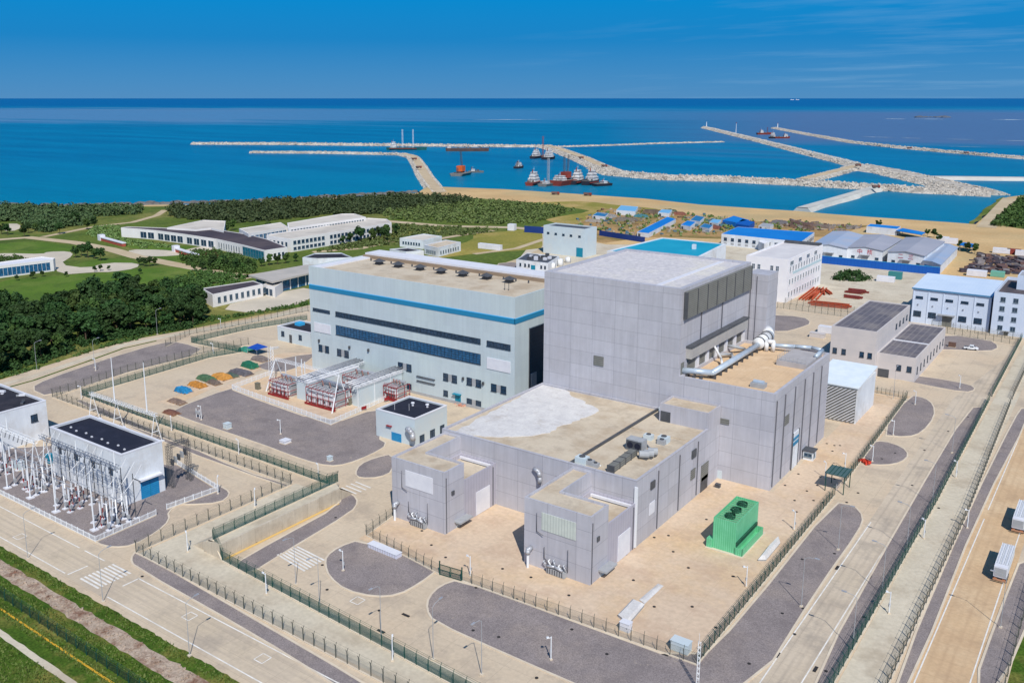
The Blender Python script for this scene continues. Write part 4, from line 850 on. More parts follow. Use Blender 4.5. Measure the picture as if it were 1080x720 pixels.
# ------------------------------------------------------------------ campus on the left
M_cw=mat('campus_wall',lin(232,228,224),lin(222,218,214),.1,.75,.25); M_croof=mat('campus_roof',lin(206,198,186),lin(194,186,174),.05,.9,.2,c3=lin(182,174,164),s3=.05)
M_bk=mat('brown_black_roof',lin(78,70,76),lin(66,60,66),.06,.85,.2,c3=lin(90,80,82),s3=.04)
def poly_building(name,label,cat,px,h,wall,roof,par=.5,thick=.6,**k):
    q=ccw(PL(px,h)); t=thing(name,label,cat,(*q[0],0)); building(t,q,h,wall,roof,par,thick,**k); return t,q
def row(t,a,b,h,n,w,z0,z1,gm=M_glass,fm=M_wframe,u0=2,u1=None,**k):
    """n windows along the wall whose eaves run between pixels a and b"""
    A,B=P(*a,h),P(*b,h); L=math.hypot(B[0]-A[0],B[1]-A[1]); u1=u1 or L-2
    for i in range(n):
        c=u0+(u1-u0)*(i+.5)/n; window(t,A,B,c-w/2,c+w/2,z0,z1,fm,gm,**k)
h=7.0
t,q=poly_building('visitor_centre','curved white visitor centre with a dark roof and a colonnade facing the lawn','building',[(127.5,240),(146,241.3),(165,243),(195,247),(228,252),(255,258),(279,264),(303,260.5),(283,252.5),(262,247),(222,241),(206,242.5),(170,240),(134,239)],h,M_cw,M_bk,.3,.5)
seg=[((146,241.3),(165,243),2),((165,243),(195,247),4),((195,247),(228,252),4)]
for a,b,n in seg: row(t,a,b,h,n,6.2,.6,5.2,M_glass,M_wframe,u0=1,nx=2)
row(t,(228,252),(255,258),h,9,1.4,1.2,5.2,M_glass,M_wframe,u0=2); 
A,B=P(255,258,h),P(279,264,h); L=math.hypot(B[0]-A[0],B[1]-A[1]); window(t,A,B,1,L-1,.3,6,M_frame,M_gteal,nx=8,nz=2)
row(t,(279,264),(303,260.5),h,3,2,1.2,4.4,M_glass,M_wframe,u0=6)
t,q=poly_building('exhibition_hall','white flat roofed hall behind the curved visitor centre','building',[(176,240),(214,232),(238,233),(236,243.5),(222,240.5),(206,242)],8,M_cw,M_croof)
t,q=poly_building('teaching_block','white block with tall blue windows right of the curved visitor centre','building',[(262,246.5),(304,239.5),(296,234.5),(252,241)],9,M_cw,M_croof)
row(t,(262,246.5),(304,239.5),9,9,3.4,1,7.4,M_gblue,M_wframe,nx=2,nz=3)
t,q=poly_building('teaching_block','long white upper block with a row of dark tall windows behind the two storey block','building',[(304,240.5),(386,229),(374,225.3),(360,225.5),(303,235)],11,M_cw,M_croof)
row(t,(304,240.5),(386,229),11,26,2.0,5.4,9.6,M_glass,M_wframe,nx=1)
t,q=poly_building('teaching_block','long white two storey block with square windows and a broad flat roof','building',[(281,248.5),(306,252),(345,246),(413,235),(408,231),(388,229.8),(330,240.3),(283,247)],9,M_cw,M_croof)
row(t,(306,252),(345,246),9,8,2.6,5,7.4,M_glass,M_frame,nx=1); row(t,(306,252),(345,246),9,8,2.6,1.2,3.2,M_glass,M_frame); row(t,(281,248.5),(306,252),9,5,2,3,6.5,M_glass,M_frame)
row(t,(345,246),(413,235),9,17,2.6,5,7.4,M_glass,M_frame); row(t,(345,246),(413,235),9,17,2.6,1.2,3.4,M_glass,M_frame)
t,q=poly_building('gatehouse','low white building with a row of tall dark windows on the left lawn','building',[(-6,281),(56,273.5),(58,272),(44,270.5),(-6,277)],7,M_cw,M_ltrim,.4,.6)
row(t,(-6,281),(56,273.5),7,12,2.4,.8,5.6,M_gblue,M_wframe,nx=1)
t,q=poly_building('gatehouse','low white house with a dark flat roof at the end of the grove','building',[(212.5,304),(224,310.5),(277,299.5),(267,296)],6.5,M_cw,M_bk,.3,.5)
row(t,(224,310.5),(277,299.5),6.5,9,1.7,1.8,4.6,M_glass,M_frame,u1=34,nx=2)
t=thing('entrance_canopy','gatehouse canopy with a broad grey roof slab over dark glazing','building',(*P(290,305),0))
q=ccw(PL([(262,290),(287,297),(331,286.5),(331,279),(322,279.3)],7.4)); MB().prism(q,6.5,7.4).build('roof_slab',mat('slab_grey',lin(186,178,168),lin(172,166,158),.1,.8),t); MB().sheet(inset(q,.05),6.49).build('soffit',M_dgrey,t)
q2=inset(q,3.2); MB().prism(q2,0,6.48).build('glazing',M_gblue,t)
for i in range(len(q2)):
    A,B=q2[i],q2[(i+1)%len(q2)]; L=math.hypot(B[0]-A[0],B[1]-A[1])
    for k in range(int(L/6)+1): MB().wbox(A,B,k*6,k*6+.4,0,6.46,0,.4).build('column',M_cw,t)
t,q=poly_building('gatehouse','white lobby block joining the dark roofed house and the canopy','building',[(277,300),(290,303),(298,297.5),(286,296.5)],5.5,M_cw,M_croof,.3,.4); row(t,(277,300),(290,303),5.5,2,2.6,.6,4,M_glass,M_frame)
t,q=poly_building('service_building','grey flat roofed building half hidden behind the left end of the turbine hall','building',[(319,271.5),(335,272.5),(372,271.5),(360,266.5),(332,267)],9,M_whitewall,M_dark)
t,q=poly_building('laboratory','white two level laboratory with a pale roof behind the turbine hall','building',[(421.5,251),(446,253.5),(466,249),(447,246.5)],6,M_whitewall,M_croof); row(t,(421.5,251),(446,253.5),6,7,1.4,2.2,4,M_glass,M_frame)
t,q=poly_building('laboratory','white laboratory with overhanging white roof edge, nearest the field','building',[(447.5,258.5),(461.7,261.5),(486,255.5),(470,253)],6,M_whitewall,M_rooft,.5,.5,cop=M_ltrim); row(t,(447.5,258.5),(461.7,261.5),6,5,1.2,1.6,3.6,M_glass,M_frame); row(t,(461.7,261.5),(486,255.5),6,8,1.2,1.6,3.6,M_glass,M_frame)
t,q=poly_building('laboratory','low white store with a row of small square openings beside the laboratories','building',[(411,262.5),(428,265.5),(447,264),(430,261)],4.5,M_whitewall,M_dark); row(t,(411,262.5),(428,265.5),4.5,9,1,1.6,3,M_glass,M_frame)
def container(name,label,x,y,a,L,w,h,m,group=None,rib=True):
    t=thing(name,label,'container',(x,y,0),group,a)
    b=MB().box(-L/2,L/2,-w/2,w/2,.15,h)
    for s in (-1,1):
        k=-L/2+.5
        while rib and k<L/2-.4: b.box(k,k+.28,s*w/2-.03,s*w/2+.03,.4,h-.25); k+=.62
    b.build('body',m,t,world=False); f=MB()
    for sx in (-1,1):
        for sy in (-1,1): f.box(sx*(L/2-.08)-.09,sx*(L/2-.08)+.09,sy*(w/2-.08)-.09,sy*(w/2-.08)+.09,0,h+.02)
    f.build('corner_post',m,t,world=False); d=MB().box(L/2-.02,L/2+.06,-w/2+.2,-.03,.35,h-.2).box(L/2-.02,L/2+.06,.03,w/2-.2,.35,h-.2).build('door',m,t,world=False)
    MB().box(L/2+.05,L/2+.12,-.25,-.15,.4,h-.3).box(L/2+.05,L/2+.12,.15,.25,.4,h-.3).build('lock_bar',M_steel,d,world=False)
    return t
a,b=P(504,262),P(527,264.5); container('shipping_container','long white container standing alone on the grass field',(a[0]+b[0])/2,(a[1]+b[1])/2+1.6,math.atan2(b[1]-a[1],b[0]-a[0]),math.hypot(b[0]-a[0],b[1]-a[1]),3.2,3.6,M_ltrim)
a=P(540,243); container('site_cabin','small white cube cabin by the brown track beyond the field',a[0],a[1],.2,5.4,5,5,M_ltrim,rib=False)
# ------------------------------------------------------------------ fences
M_fgreen=mat('fence_green',lin(26,78,68),lin(22,68,60),.5,.55,.4); M_wgreen=wiremat('green_wire',lin(26,82,72),.15,.36)
M_fdark=mat('fence_post_dark',lin(92,94,86),lin(78,82,74),.6,.7); M_wgrey=wiremat('grey_wire',lin(126,126,114),.2,.14)
M_wdark=wiremat('dark_green_wire',lin(44,66,56),.16,.27)
PROTO={}
def postmesh(style,h):
    k=(style,h)
    if k in PROTO: return PROTO[k]
    b=MB()
    if style=='picket': b.box(-.07,.07,-.07,.07,0,h+.1); m=M_wsteel
    else:
        w=.06 if style!='barbed' else .07
        b.box(-w,w,-w,w,0,h)
        b.hexa([(-w*.6,-w*.6,h-.05),(w*.6,-w*.6,h-.05),(w*.6,w*.6,h-.05),(-w*.6,w*.6,h-.05),(-w*.6,.32-w*.6,h+.6),(w*.6,.32-w*.6,h+.6),(w*.6,.32+w*.6,h+.6),(-w*.6,.32+w*.6,h+.6)])
        if style=='barbed': b.hexa([(-w*.6,-w*.6,h-.05),(w*.6,-w*.6,h-.05),(w*.6,w*.6,h-.05),(-w*.6,w*.6,h-.05),(-w*.6,-.32-w*.6,h+.6),(w*.6,-.32-w*.6,h+.6),(w*.6,-.32+w*.6,h+.6),(-w*.6,-.32+w*.6,h+.6)])
        m={'green':M_fgreen,'barbed':M_fdark,'chain':M_fdark,'dkgreen':M_fgreen}[style]
    o=b.build('post',m); me=o.data; bpy.data.objects.remove(o); PROTO[k]=me; return me
WIRE={'green':M_wgreen,'barbed':M_wgrey,'chain':M_wgrey,'dkgreen':M_wdark}
def fence(label,pts,style,h=2.5,step=3.0,plinth=True,name=None):
    p3=[(*p,0.1) if len(p)==2 else tuple(p) for p in pts]
    t=thing(name or ('picket_fence' if style=='picket' else 'security_fence'),label,'fence',p3[0]); me=postmesh(style,h); n=0
    panelb=MB(); rails=MB(); kb=MB()
    for a,b in zip(p3,p3[1:]):
        a_,b_=np.array(a),np.array(b); L=np.linalg.norm(b_[:2]-a_[:2]); st=max(step,L/96); k=max(1,int(round(L/st))); ang=math.atan2(b[1]-a[1],b[0]-a[0])
        for i in range(k+(1 if (a,b)==(p3[-2],p3[-1]) else 0)):
            q=a_+(b_-a_)*i/k
            o=bpy.data.objects.new('post',me); COL.objects.link(o); o.parent=t; o.location=q-np.array(p3[0]); o.rotation_euler.z=ang
        nx,ny=-math.sin(ang)*.09,math.cos(ang)*.09
        if style!='picket':
            for s0,s1 in [(i/k,(i+1)/k) for i in range(k)]:
                u,v=a_+(b_-a_)*s0,a_+(b_-a_)*s1
                panelb.add([(u[0]+nx,u[1]+ny,u[2]+.1),(v[0]+nx,v[1]+ny,v[2]+.1),(v[0]+nx,v[1]+ny,v[2]+h),(u[0]+nx,u[1]+ny,u[2]+h)],[(0,1,2,3)])
            for z in ([h] if style!='barbed' else [h,h+.5]):
                for off in ([0] if z==h else [-.9*(z-h)*.6,.9*(z-h)*.6]):
                    ox,oy=-math.sin(ang)*off,math.cos(ang)*off
                    rails.tube((a[0]+ox,a[1]+oy,a[2]+z),(b[0]+ox,b[1]+oy,b[2]+z),.015,.015,4)
            if style in('green','dkgreen'):
                for off in (.16,.3):
                    ox,oy=-math.sin(ang)*off,math.cos(ang)*off; rails.tube((a[0]+ox,a[1]+oy,a[2]+h+off*1.8),(b[0]+ox,b[1]+oy,b[2]+h+off*1.8),.03,.03,4)
        else:
            m=int(L/.34)
            for i in range(m+1):
                q=a_+(b_-a_)*i/m; panelb.rbox(q[0],q[1],.10,.05,q[2]+.12,q[2]+h,ang)
            for z in (.35,h-.25): rails.tube((a[0],a[1],a[2]+z),(b[0],b[1],b[2]+z),.05,.05,4)
        if plinth:
            c,s=math.cos(ang),math.sin(ang); w=.16
            kb.hexa([(a[0]+s*w,a[1]-c*w,a[2]-.15),(b[0]+s*w,b[1]-c*w,b[2]-.15),(b[0]-s*w,b[1]+c*w,b[2]-.15),(a[0]-s*w,a[1]+c*w,a[2]-.15),(a[0]+s*w,a[1]-c*w,a[2]+.22),(b[0]+s*w,b[1]-c*w,b[2]+.22),(b[0]-s*w,b[1]+c*w,b[2]+.22),(a[0]-s*w,a[1]+c*w,a[2]+.22)])
    panelb.build('mesh_panel' if style!='picket' else 'pickets',WIRE.get(style,M_wsteel),t); rails.build('rail',M_wsteel if style=='picket' else (M_fgreen if style in('green','dkgreen') else M_fdark),t)
    if plinth: kb.build('plinth',M_kerb,t)
    return t
c1,c2=P(87,418),P(344.8,511.5)
fence('inner green mesh fence running behind the black roofed white switchgear hall',[c1,c2],'green')
fence('green mesh fence along the top of the pale retaining wall',[c2,(-160.3,154,3.3),(-160.3,115.3,3.3)],'green')
g0,g1=P(262,615.5),P(462,720); yy=lambda x:g0[1]+(g1[1]-g0[1])*(x-g0[0])/(g1[0]-g0[0])
fence('green mesh fence in the foreground between the inner road and barbed fence',[(-160.3,115.3,3.3),(-156,114.2),(-34.6,yy(-34.6))],'green')
fence('long green mesh fence parallel to the tan trailer road',[(-34.6,yy(-34.6)),(-34.4,240),(-35.6,335)],'green')
fence('far green mesh fence continuing past the grey two level building',[(-35.6,341),(-36.6,432)],'green')
f1=P(220,378); f2=P(254,372)
fence('green mesh fence beside the upper left gravel patch',[c1,f1,f2],'green')
fence('green mesh fence along the top left edge of the plant',[f2,P(202,362),P(262,348),P(324,338)],'green')
fence('dense dark green fence right of the reactor yard',[(-56,141),(-56.4,228)],'dkgreen',2.4,2.5); fence('dense dark green fence beyond the green gate canopy to the gravel islands',[(-56.4,236.5),(-58.6,321)],'dkgreen',2.4,2.5)
fence('grey chain link fence at the front of the reactor yard, left of its gate',[(-138.5,141.5),P(463.5,606)],'chain',2.4,2.6); fence('grey chain link fence at the front of the reactor yard, right of its green gate',[P(487,613),(-56,140.4)],'chain',2.4,2.6)
fence('short chain link fence joining the left corner block to the yard corner',[(-138.5,141.5),(-140.2,152.6)],'chain',2.4,2.6)
fence('short grey chain link fence beside the white corrugated shed',[(-69.6,321),(-58.6,321)],'chain',2.2,1.4)
o1,o2,o3=(-294.5,151.6),(-174.4,150.6),(-174.6,105.2)
fence('outer barbed fence behind the black roofed white switchgear hall',[o1,o2],'barbed',2.6,3.2); fence('outer barbed fence between the retaining wall and the switchgear hall',[o2,o3],'barbed',2.6,3.2)
fence('outer barbed fence along the foreground road with crosswalk',[o3,(-110,103.6),(-27,102)],'barbed',2.6,3.0); fence('outer barbed fence beside the tan trailer road',[(-26.6,102),(-27,238),(-29.4,335)],'barbed',2.6,3.0)
fence('outer barbed fence at the far end of the tan trailer road',[(-29.6,342),(-30.4,432)],'barbed',2.6,3.2)
fence('outer barbed fence beside the upper left gravel bed',[o1,P(135,393),P(215,373),P(262,364)],'barbed',2.6,3.2)
fence('outer barbed fence by the green slope under the grove',[P(175,366),P(200,354),P(325,329)],'barbed',2.6,3.4)
for k,(y,lab) in enumerate(((430,'nearest of two barbed fences before the white three storey office'),(441,'farther of two barbed fences before the white three storey office'))): fence(lab,[(-140,y),(-92,y-1)],'barbed',2.6,3)
fence('barbed fence in front of the four storey block',[(-70,425),(-37,421)],'barbed',2.6,3); fence('barbed fence nearest the window bays of the blue roofed hall',[(-72,434),(-37,430)],'barbed',2.6,3)
fence('green mesh fence crossing the grass in the lower left corner',[(-400,79.6),(-250,79.0),(-100,76.8)],'dkgreen',1.9,3.4,False)
fence('barbed fence on the grass edge right of the parked trailers',[(-10.4,90),(-10.2,430)],'barbed',2.2,3.6,False)
# white pickets
q=[P(245,411),P(349,448.5),P(404,424),P(421,411)]
fence('white picket fence round the transformer yard',[P(285,396),*q],'picket',1.9,2.4)
fence('white picket fence along the front of the insulator yard',[(-262,102.3),(-186.6,102.6),(-187.4,119)],'picket',1.6,2.4)
fence('white picket fence round the apron right of the switchgear hall',[(-188,122.4),(-186.6,137),(-209.8,141)],'picket',1.6,2.4)
# gate
a,b=P(463.5,606),P(487,613); L=math.hypot(b[0]-a[0],b[1]-a[1])
t=thing('yard_gate','small green double gate in the front chain link fence of the reactor yard','gate',(*a,.1)); t.rotation_euler.z=math.atan2(b[1]-a[1],b[0]-a[0])
for s in (0,1):
    x0,x1=(.1,L/2-.05) if s==0 else (L/2+.05,L-.1); f=MB().box(x0,x0+.12,-.05,.05,.1,2.5).box(x1-.12,x1,-.05,.05,.1,2.5).box(x0,x1,-.05,.05,2.38,2.5).box(x0,x1,-.05,.05,.1,.22).box(x0,x1,-.05,.05,1.2,1.3).build('gate_leaf',M_fgreen,t,world=False)
    MB().add([(x0,0,.15),(x1,0,.15),(x1,0,2.4),(x0,0,2.4)],[(0,1,2,3)]).build('wire_mesh',M_wdark,f,world=False)
for x in (-.05,L-.05): MB().box(x,x+.2,-.1,.1,0,3.2).build('gate_post',M_fgreen,t,world=False)
# ------------------------------------------------------------------ lamps, camera posts
def make_lamp(loc,label,rz):
    t=thing('street_lamp',label,'street lamp',loc,'tall grey street lamps'); MB().tube((0,0,.1),(0,0,10.6),.075,.045,8).build('pole',M_lgrey,t,world=False)
    MB().path([(0,0,10.5),(0,.6,10.95),(0,2.2,11.2)],.05,6).build('arm',M_lgrey,t,world=False); MB().box(-.16,.16,1.9,2.8,11.12,11.28).build('lamp_head',M_steel,t,world=False); MB().box(-.3,.3,-.3,.3,0,.3).build('base',M_kerb,t,world=False)
    t.rotation_euler.z=rz; return t
LAMP=None
for px,py,rz,lab in ((29.5,589,0,'leftmost street lamp on the grass verge of the foreground road'),(108.7,635,0,'street lamp on the grass verge at the crosswalk'),(200,692,0,'street lamp on the verge right of the crosswalk, nearest the bottom edge'),
    (312,617,3.1,'street lamp beside the green fence near the white road bars'),(337,639,3.1,'street lamp at the inner road facing the rounded gravel bed'),(402,673,3.1,'street lamp on the inner road, between two manhole covers'),(457,696,0,'street lamp at the corner of the large gravel bed'),(508,712,3.1,'street lamp at the inner road near the bottom edge of the photo'),
    (845,640,-1.57,'street lamp on the large gravel bed right of the dark green fence'),(884,580,-1.57,'street lamp on the gravel bed near the rounded kerb end'),(899,686,1.57,'street lamp on the narrow gravel strip nearest the bottom edge'),(930,627,1.57,'street lamp in the middle of the narrow gravel strip'),(956,581,1.57,'street lamp on the narrow gravel strip near the white camera post'),(1055,662,1.57,'street lamp on gravel right of the tan road, below the near trailer'),
    (100,388,0,'street lamp at the road beside the upper left gravel'),(166,353,0,'street lamp on the slope in front of the grove'),(39,391,0,'street lamp on the slope at the left of the grove'),(1004,478,1.57,'street lamp on the gravel strip beside two concrete lanes'),(983,532,1.57,'street lamp on the gravel strip level with the red pile'),(942,421,0,'street lamp near the white corrugated shed fence corner')):
    x,y=P(px,py)
    if LAMP is None: LAMP=make_lamp((x,y,0),lab,rz)
    else: dup(LAMP,(x,y,.1),rz,lab)
CAMP=None
for px,py,lab in ((281,627,'beside the foreground green fence below the retaining wall'),(362,602,'on the rounded gravel bed'),(414,697,'beside the foreground green fence near the bottom edge'),(496,608,'inside the reactor yard near the green gate'),(581,696,'on the large foreground gravel bed'),(787,619,'inside the reactor yard near the dark green fence'),
    (937.5,647,'beside the long fence at the lowest gap to the barbed fence'),(974,568,'beside the long green fence by the trailers'),(1008,504,'beside the long green fence level with the gravel island'),(870,505,'inside the yard left of the green gate canopy'),(891,495,'behind the green gate canopy'),(920,487,'on the small round gravel bed by the red pile'),(942,459,'on the lower edge of the egg shaped gravel island'),(965,427,'on the upper end of the egg shaped gravel island'),(1012,410,'on the long thin gravel island'),
    (212.5,443,'on the big gravel yard beside a small equipment frame'),(296,458,'on the big gravel yard facing the transformers'),(233,347,'on the strip between the upper left fences'),(225,374,'beside the green fence near the tarpaulin stacks'),(86,421,'at the corner of the two upper left fences'),(101,391,'on the upper left gravel'),(181,455,'beside the fence behind the switchgear hall'),(252,480,'beside the green fence at the edge of the big gravel yard'),(336,507,'at the top end of the retaining wall'),(269,535,'between the wall fence and the barbed fence'),(230,521,'inside the round end of the picket fence'),(198,582,'at the lower corner of the wall fence'),(837.5,559,'in the reactor yard right of the green cooling unit'),(1020,557,'beside the barbed fence by the near trailer')):
    x,y=P(px,py); lab='white camera post '+lab
    if CAMP is None:
        CAMP=thing('camera_post',lab,'camera post',(x,y,.1),'white camera posts'); MB().tube((0,0,.1),(0,0,4.7),.11,.09,8).build('pole',M_wsteel,CAMP,world=False); MB().box(-.7,.1,-.05,.05,4.45,4.55).build('arm',M_wsteel,CAMP,world=False)
        c=MB().box(-.95,-.5,-.14,.14,4.5,4.8).build('camera',M_wsteel,CAMP,world=False); MB().tube((-.95,0,4.65),(-1.02,0,4.65),.09).build('lens',M_black,c,world=False); MB().box(-.25,.25,-.25,.25,0,.25).build('base',M_kerb,CAMP,world=False); MB().box(-.2,.2,.1,.3,1.4,2.0).build('control_box',M_lgrey,CAMP,world=False)
    else: dup(CAMP,(x,y,.1),random.uniform(-1,1),lab)
# lattice mast at the fence corner in the foreground
x,y=P(735,726); t=thing('lattice_mast','white triangular lattice mast at the front corner of the reactor yard','mast',(x,y,.1)); b=MB(); r=.28
cs=[(r*math.cos(a),r*math.sin(a)) for a in (0.3,2.4,4.5)]
for c in cs: b.tube((c[0],c[1],0),(c[0],c[1],9),.05,.05,5)
for k in range(18):
    for i in range(3): p,q=cs[i],cs[(i+1)%3]; b.tube((p[0],p[1],k*.5),(q[0],q[1],k*.5+(.5 if k%2 else 0)),.03,.03,4)
b.build('lattice',M_wsteel,t,world=False); MB().tube((0,0,8.9),(0,0,10.6),.03).build('lightning_rod',M_wsteel,t,world=False)
# ------------------------------------------------------------------ switchyard
def lattice(b,p,q,w,n,r=.05):
    p,q=np.array(p,float),np.array(q,float); d=(q-p)/np.linalg.norm(q-p); s=np.cross(d,(0,0,1)); 
    if np.linalg.norm(s)<.1: s=np.array((1.,0,0))
    s/=np.linalg.norm(s); u=np.cross(s,d); cs=[(s*i+u*j)*w/2 for i,j in ((1,1),(1,-1),(-1,-1),(-1,1))]
    for c in cs: b.tube(p+c,q+c,r,r,4)
    for k in range(n):
        a0,a1=p+(q-p)*k/n,p+(q-p)*(k+1)/n
        for i in range(4): c,e=cs[i],cs[(i+1)%4]; b.tube(a0+c,a1+e,r*.7,r*.7,4,False)
    return b
def gantry(label,x0,x1,y,z,m,legs,masts=(),w=.9,spread=2.2):
    t=thing('line_gantry',label,'gantry',((x0+x1)/2,y,0)); lattice(MB(),(x0-1,y,z),(x1+1,y,z),w,int((x1-x0)/1.2),.06).build('beam',m,t)
    for x in legs:
        b=MB().tube((x,y-spread,0),(x,y,z+.3),.13,.1,8).tube((x,y+spread,0),(x,y,z+.3),.13,.1,8).tube((x,y-spread*.55,z*.42),(x,y+spread*.55,z*.42),.1,.1,6); l=b.build('a_frame',M_wsteel,t)
        for s in (-1,1): MB().box(x-.5,x+.5,y+s*spread-.5,y+s*spread+.5,0,.45).build('footing',M_ltrim,l)
    for x,h in masts: MB().tube((x,y,z),(x,y,h),.22,.1,8).build('lightning_mast',M_wsteel,t)
    return t
M_bsteel=mat('blue_grey_steel',lin(84,100,124),lin(66,80,104),.6,.5,.4,metal=.2)
gf=gantry('blue grey lattice gantry over the insulator posts in front of the white switchgear hall',-224,-191,111.6,14.4,M_bsteel,(-223,-191.2),((-208,17),(-191.2,18)))
gb=gantry('white lattice gantry with two tall masts behind the switchgear hall',-262,-229,150-2.6,9.0,M_wsteel,(-262,-248.7,-229),((-249.4,23),(-232.6,24.3)),.8,1.9)
gl=gantry('white lattice gantry at the left edge before the cluttered dark roof',-252,-226.5,110.5,13,M_wsteel,(-252,-226.5),((-240,16.5),))
for g,x0,x1,y,z in ((gf,-223,-191.5,111.6,14.0),(gl,-251,-227,110.5,12.6),(gb,-261,-230,147.4,8.7)):
    k=x0+1.5
    while k<x1-1:
        b=MB()
        for q in range(6): b.tube((k,y-.1*q,z-.28*q),(k,y-.1*q-.02,z-.28*q-.14),.2,.1,8)
        b.build('insulator_string',M_dgrey if q%2 else M_lgrey,g); k+=2.2
INS=None
def insulator(x,y,h,label,rust):
    t=thing('insulator_post',label,'insulator',(x,y,0),'white insulator posts in the switchyard')
    MB().box(-.55,.55,-.55,.55,0,.4).build('footing',M_ltrim,t,world=False); MB().tube((0,0,.4),(0,0,h*.5),.13,.12,8).build('support',M_red if rust else M_wsteel,t,world=False)
    b=MB(); z=h*.5
    while z<h-.25: b.tube((0,0,z),(0,0,z+.16),.24,.12,8); z+=.24
    b.build('insulator_stack',M_wsteel2,t,world=False); MB().tube((0,0,h-.3),(0,0,h),.22).tube((-.55,0,h),(.55,0,h),.09).build('terminal',M_steel,t,world=False); MB().box(.2,.7,-.3,.3,1.2,2.1).build('drive_box',M_lgrey,t,world=False)
    return t
ip=[('white',7.5,False),('red legged',6.6,True)]
protos=[insulator(-233,107.6,7.5,'white insulator post with white legs in the front rows of the switchyard',False),insulator(-228.5,107.9,6.6,'white insulator post on a red leg in the front rows of the switchyard',True)]
rows=[(x,y) for y in (107.7,110.2,113) for x in (-250,-246,-242,-233,-228.5,-226,-222.5,-212.5,-209,-206,-196,-192.4,-189.5)]
for i,(x,y) in enumerate(rows):
    if (x,y) in ((-233,107.7),(-228.5,107.7)): continue
    dup(protos[(i*7//3)%2],(x+random.uniform(-.3,.3),y+random.uniform(-.2,.2),0),random.uniform(-.4,.4))
for k,(x,y,h,lab) in enumerate(((-232.8,105.6,15.5,'at the left end of the insulator rows'),(-222,106,13.5,'between the two left groups of insulators'),(-209,105.6,14.3,'in the middle of the insulator rows'),(-192.4,105.8,14.9,'at the right end of the insulator rows'),(-243,106,14,'at the left edge of the photo'))):
    t=thing('lightning_mast','tall plain white lightning mast '+lab,'mast',(x,y,0)); MB().tube((0,0,.3),(0,0,h),.18,.12,10).build('pole',M_wsteel,t,world=False); MB().box(-.8,.8,-.8,.8,0,.4).build('footing',M_ltrim,t,world=False); MB().tube((0,0,h),(0,0,h+1.4),.05).build('rod',M_wsteel,t,world=False)
for k,x in enumerate((-233,-228.5,-226,-212.5,-209,-206,-196,-192.4,-189.5)):
    b=MB(); pts=[]
    for i in range(9): q=i/8; pts.append((x,107.7+q*9.8,7.4+6*q-2.2*math.sin(math.pi*q)))
    b.path(pts,.045,4); tag(b.build('overhead_conductor',M_steel),'thin grey conductor from an insulator post up to the switchgear hall','cable','switchyard conductors')
for k,(y,x0,x1) in enumerate(((107.7,-234,-205),(110.2,-234,-188.5),(113,-252,-188.5))):
    b=MB().tube((x0,y,7.3-.2*k),(x1,y,7.3-.2*k),.09,.09,6); tag(b.build('busbar',M_steel),['short front grey busbar over the insulator posts','middle grey busbar over the insulator posts','longest rear grey busbar over the insulator posts'][k],'busbar')
for k,x in enumerate((-223,-219,-215.5,-211,-207.5,-203.5,-199.5,-195,-190)):
    y=115.2; t=thing('line_post','thin dark steel post with cross arm between the hall and the insulator rows','post',(x,y,0),'dark posts of the switchyard'); MB().tube((0,0,.2),(0,0,12.2-.25*(k%3)),.12,.1,7).build('pole',M_dgrey,t,world=False)
    if k%2==0: MB().box(-.1,3.2,-.07,.07,10.4,10.6).build('cross_arm',M_dgrey,t,world=False)
    MB().box(-.5,.5,-.5,.5,0,.3).build('footing',M_ltrim,t,world=False); b=MB()
    for q in range(5): b.tube((0,-.3,10.2-.3*q),(0,-.32,10.05-.3*q),.2,.1,8)
    b.build('insulator_string',M_wsteel2,t,world=False)
x,y=P(179,513); t=thing('switchgear_tower','dark rusty lattice tower frame standing at the right end of the switchgear hall','tower',(x,y,0))
for dx in (0,1.6):
    for dy in (0,5.5): lattice(MB(),(x+dx,y+dy,0),(x+dx,y+dy,11.5),.6,14,.05).build('leg',M_dgrey,t)
lattice(MB(),(x,y,11.5),(x,y+5.5,11.5),.6,8,.05).build('beam',M_dgrey,t); lattice(MB(),(x+1.6,y,11.5),(x+1.6,y+5.5,11.5),.6,8,.05).build('beam',M_dgrey,t)
for k in range(5): MB().box(x+.2,x+1.4,y+.6+k,y+.9+k,6+.4*k,7.6+.4*k).build('isolator',M_lgrey if k%2 else M_dgrey,t)
def cabinet(name,label,x,y,w,d,h,m,cat='cabinet',a=0,group=None):
    t=thing(name,label,cat,(x,y,.1),group,a); MB().box(-w/2,w/2,-d/2,d/2,.15,h).build('body',m,t,world=False); MB().box(-w/2-.1,w/2+.1,-d/2-.1,d/2+.1,h,h+.1).build('lid',m,t,world=False); dd=MB().box(-w/2+.08,w/2-.08,-d/2-.05,-d/2+.02,.25,h-.1).build('door',m,t,world=False); MB().box(w/4,w/4+.06,-d/2-.1,-d/2-.04,h*.45,h*.6).build('handle',M_dgrey,dd,world=False); MB().box(-w/2-.15,w/2+.15,-d/2-.15,d/2+.15,-.1,.15).build('plinth',M_kerb,t,world=False); return t
cabinet('control_cabinet','pale blue control cabinet among the left insulator posts',*P(21,495),2.6,1.6,2.4,M_palewall); cabinet('control_cabinet','dark teal cabinet between the two white switchgear halls',-240,121,2,1.4,2.6,M_teal)
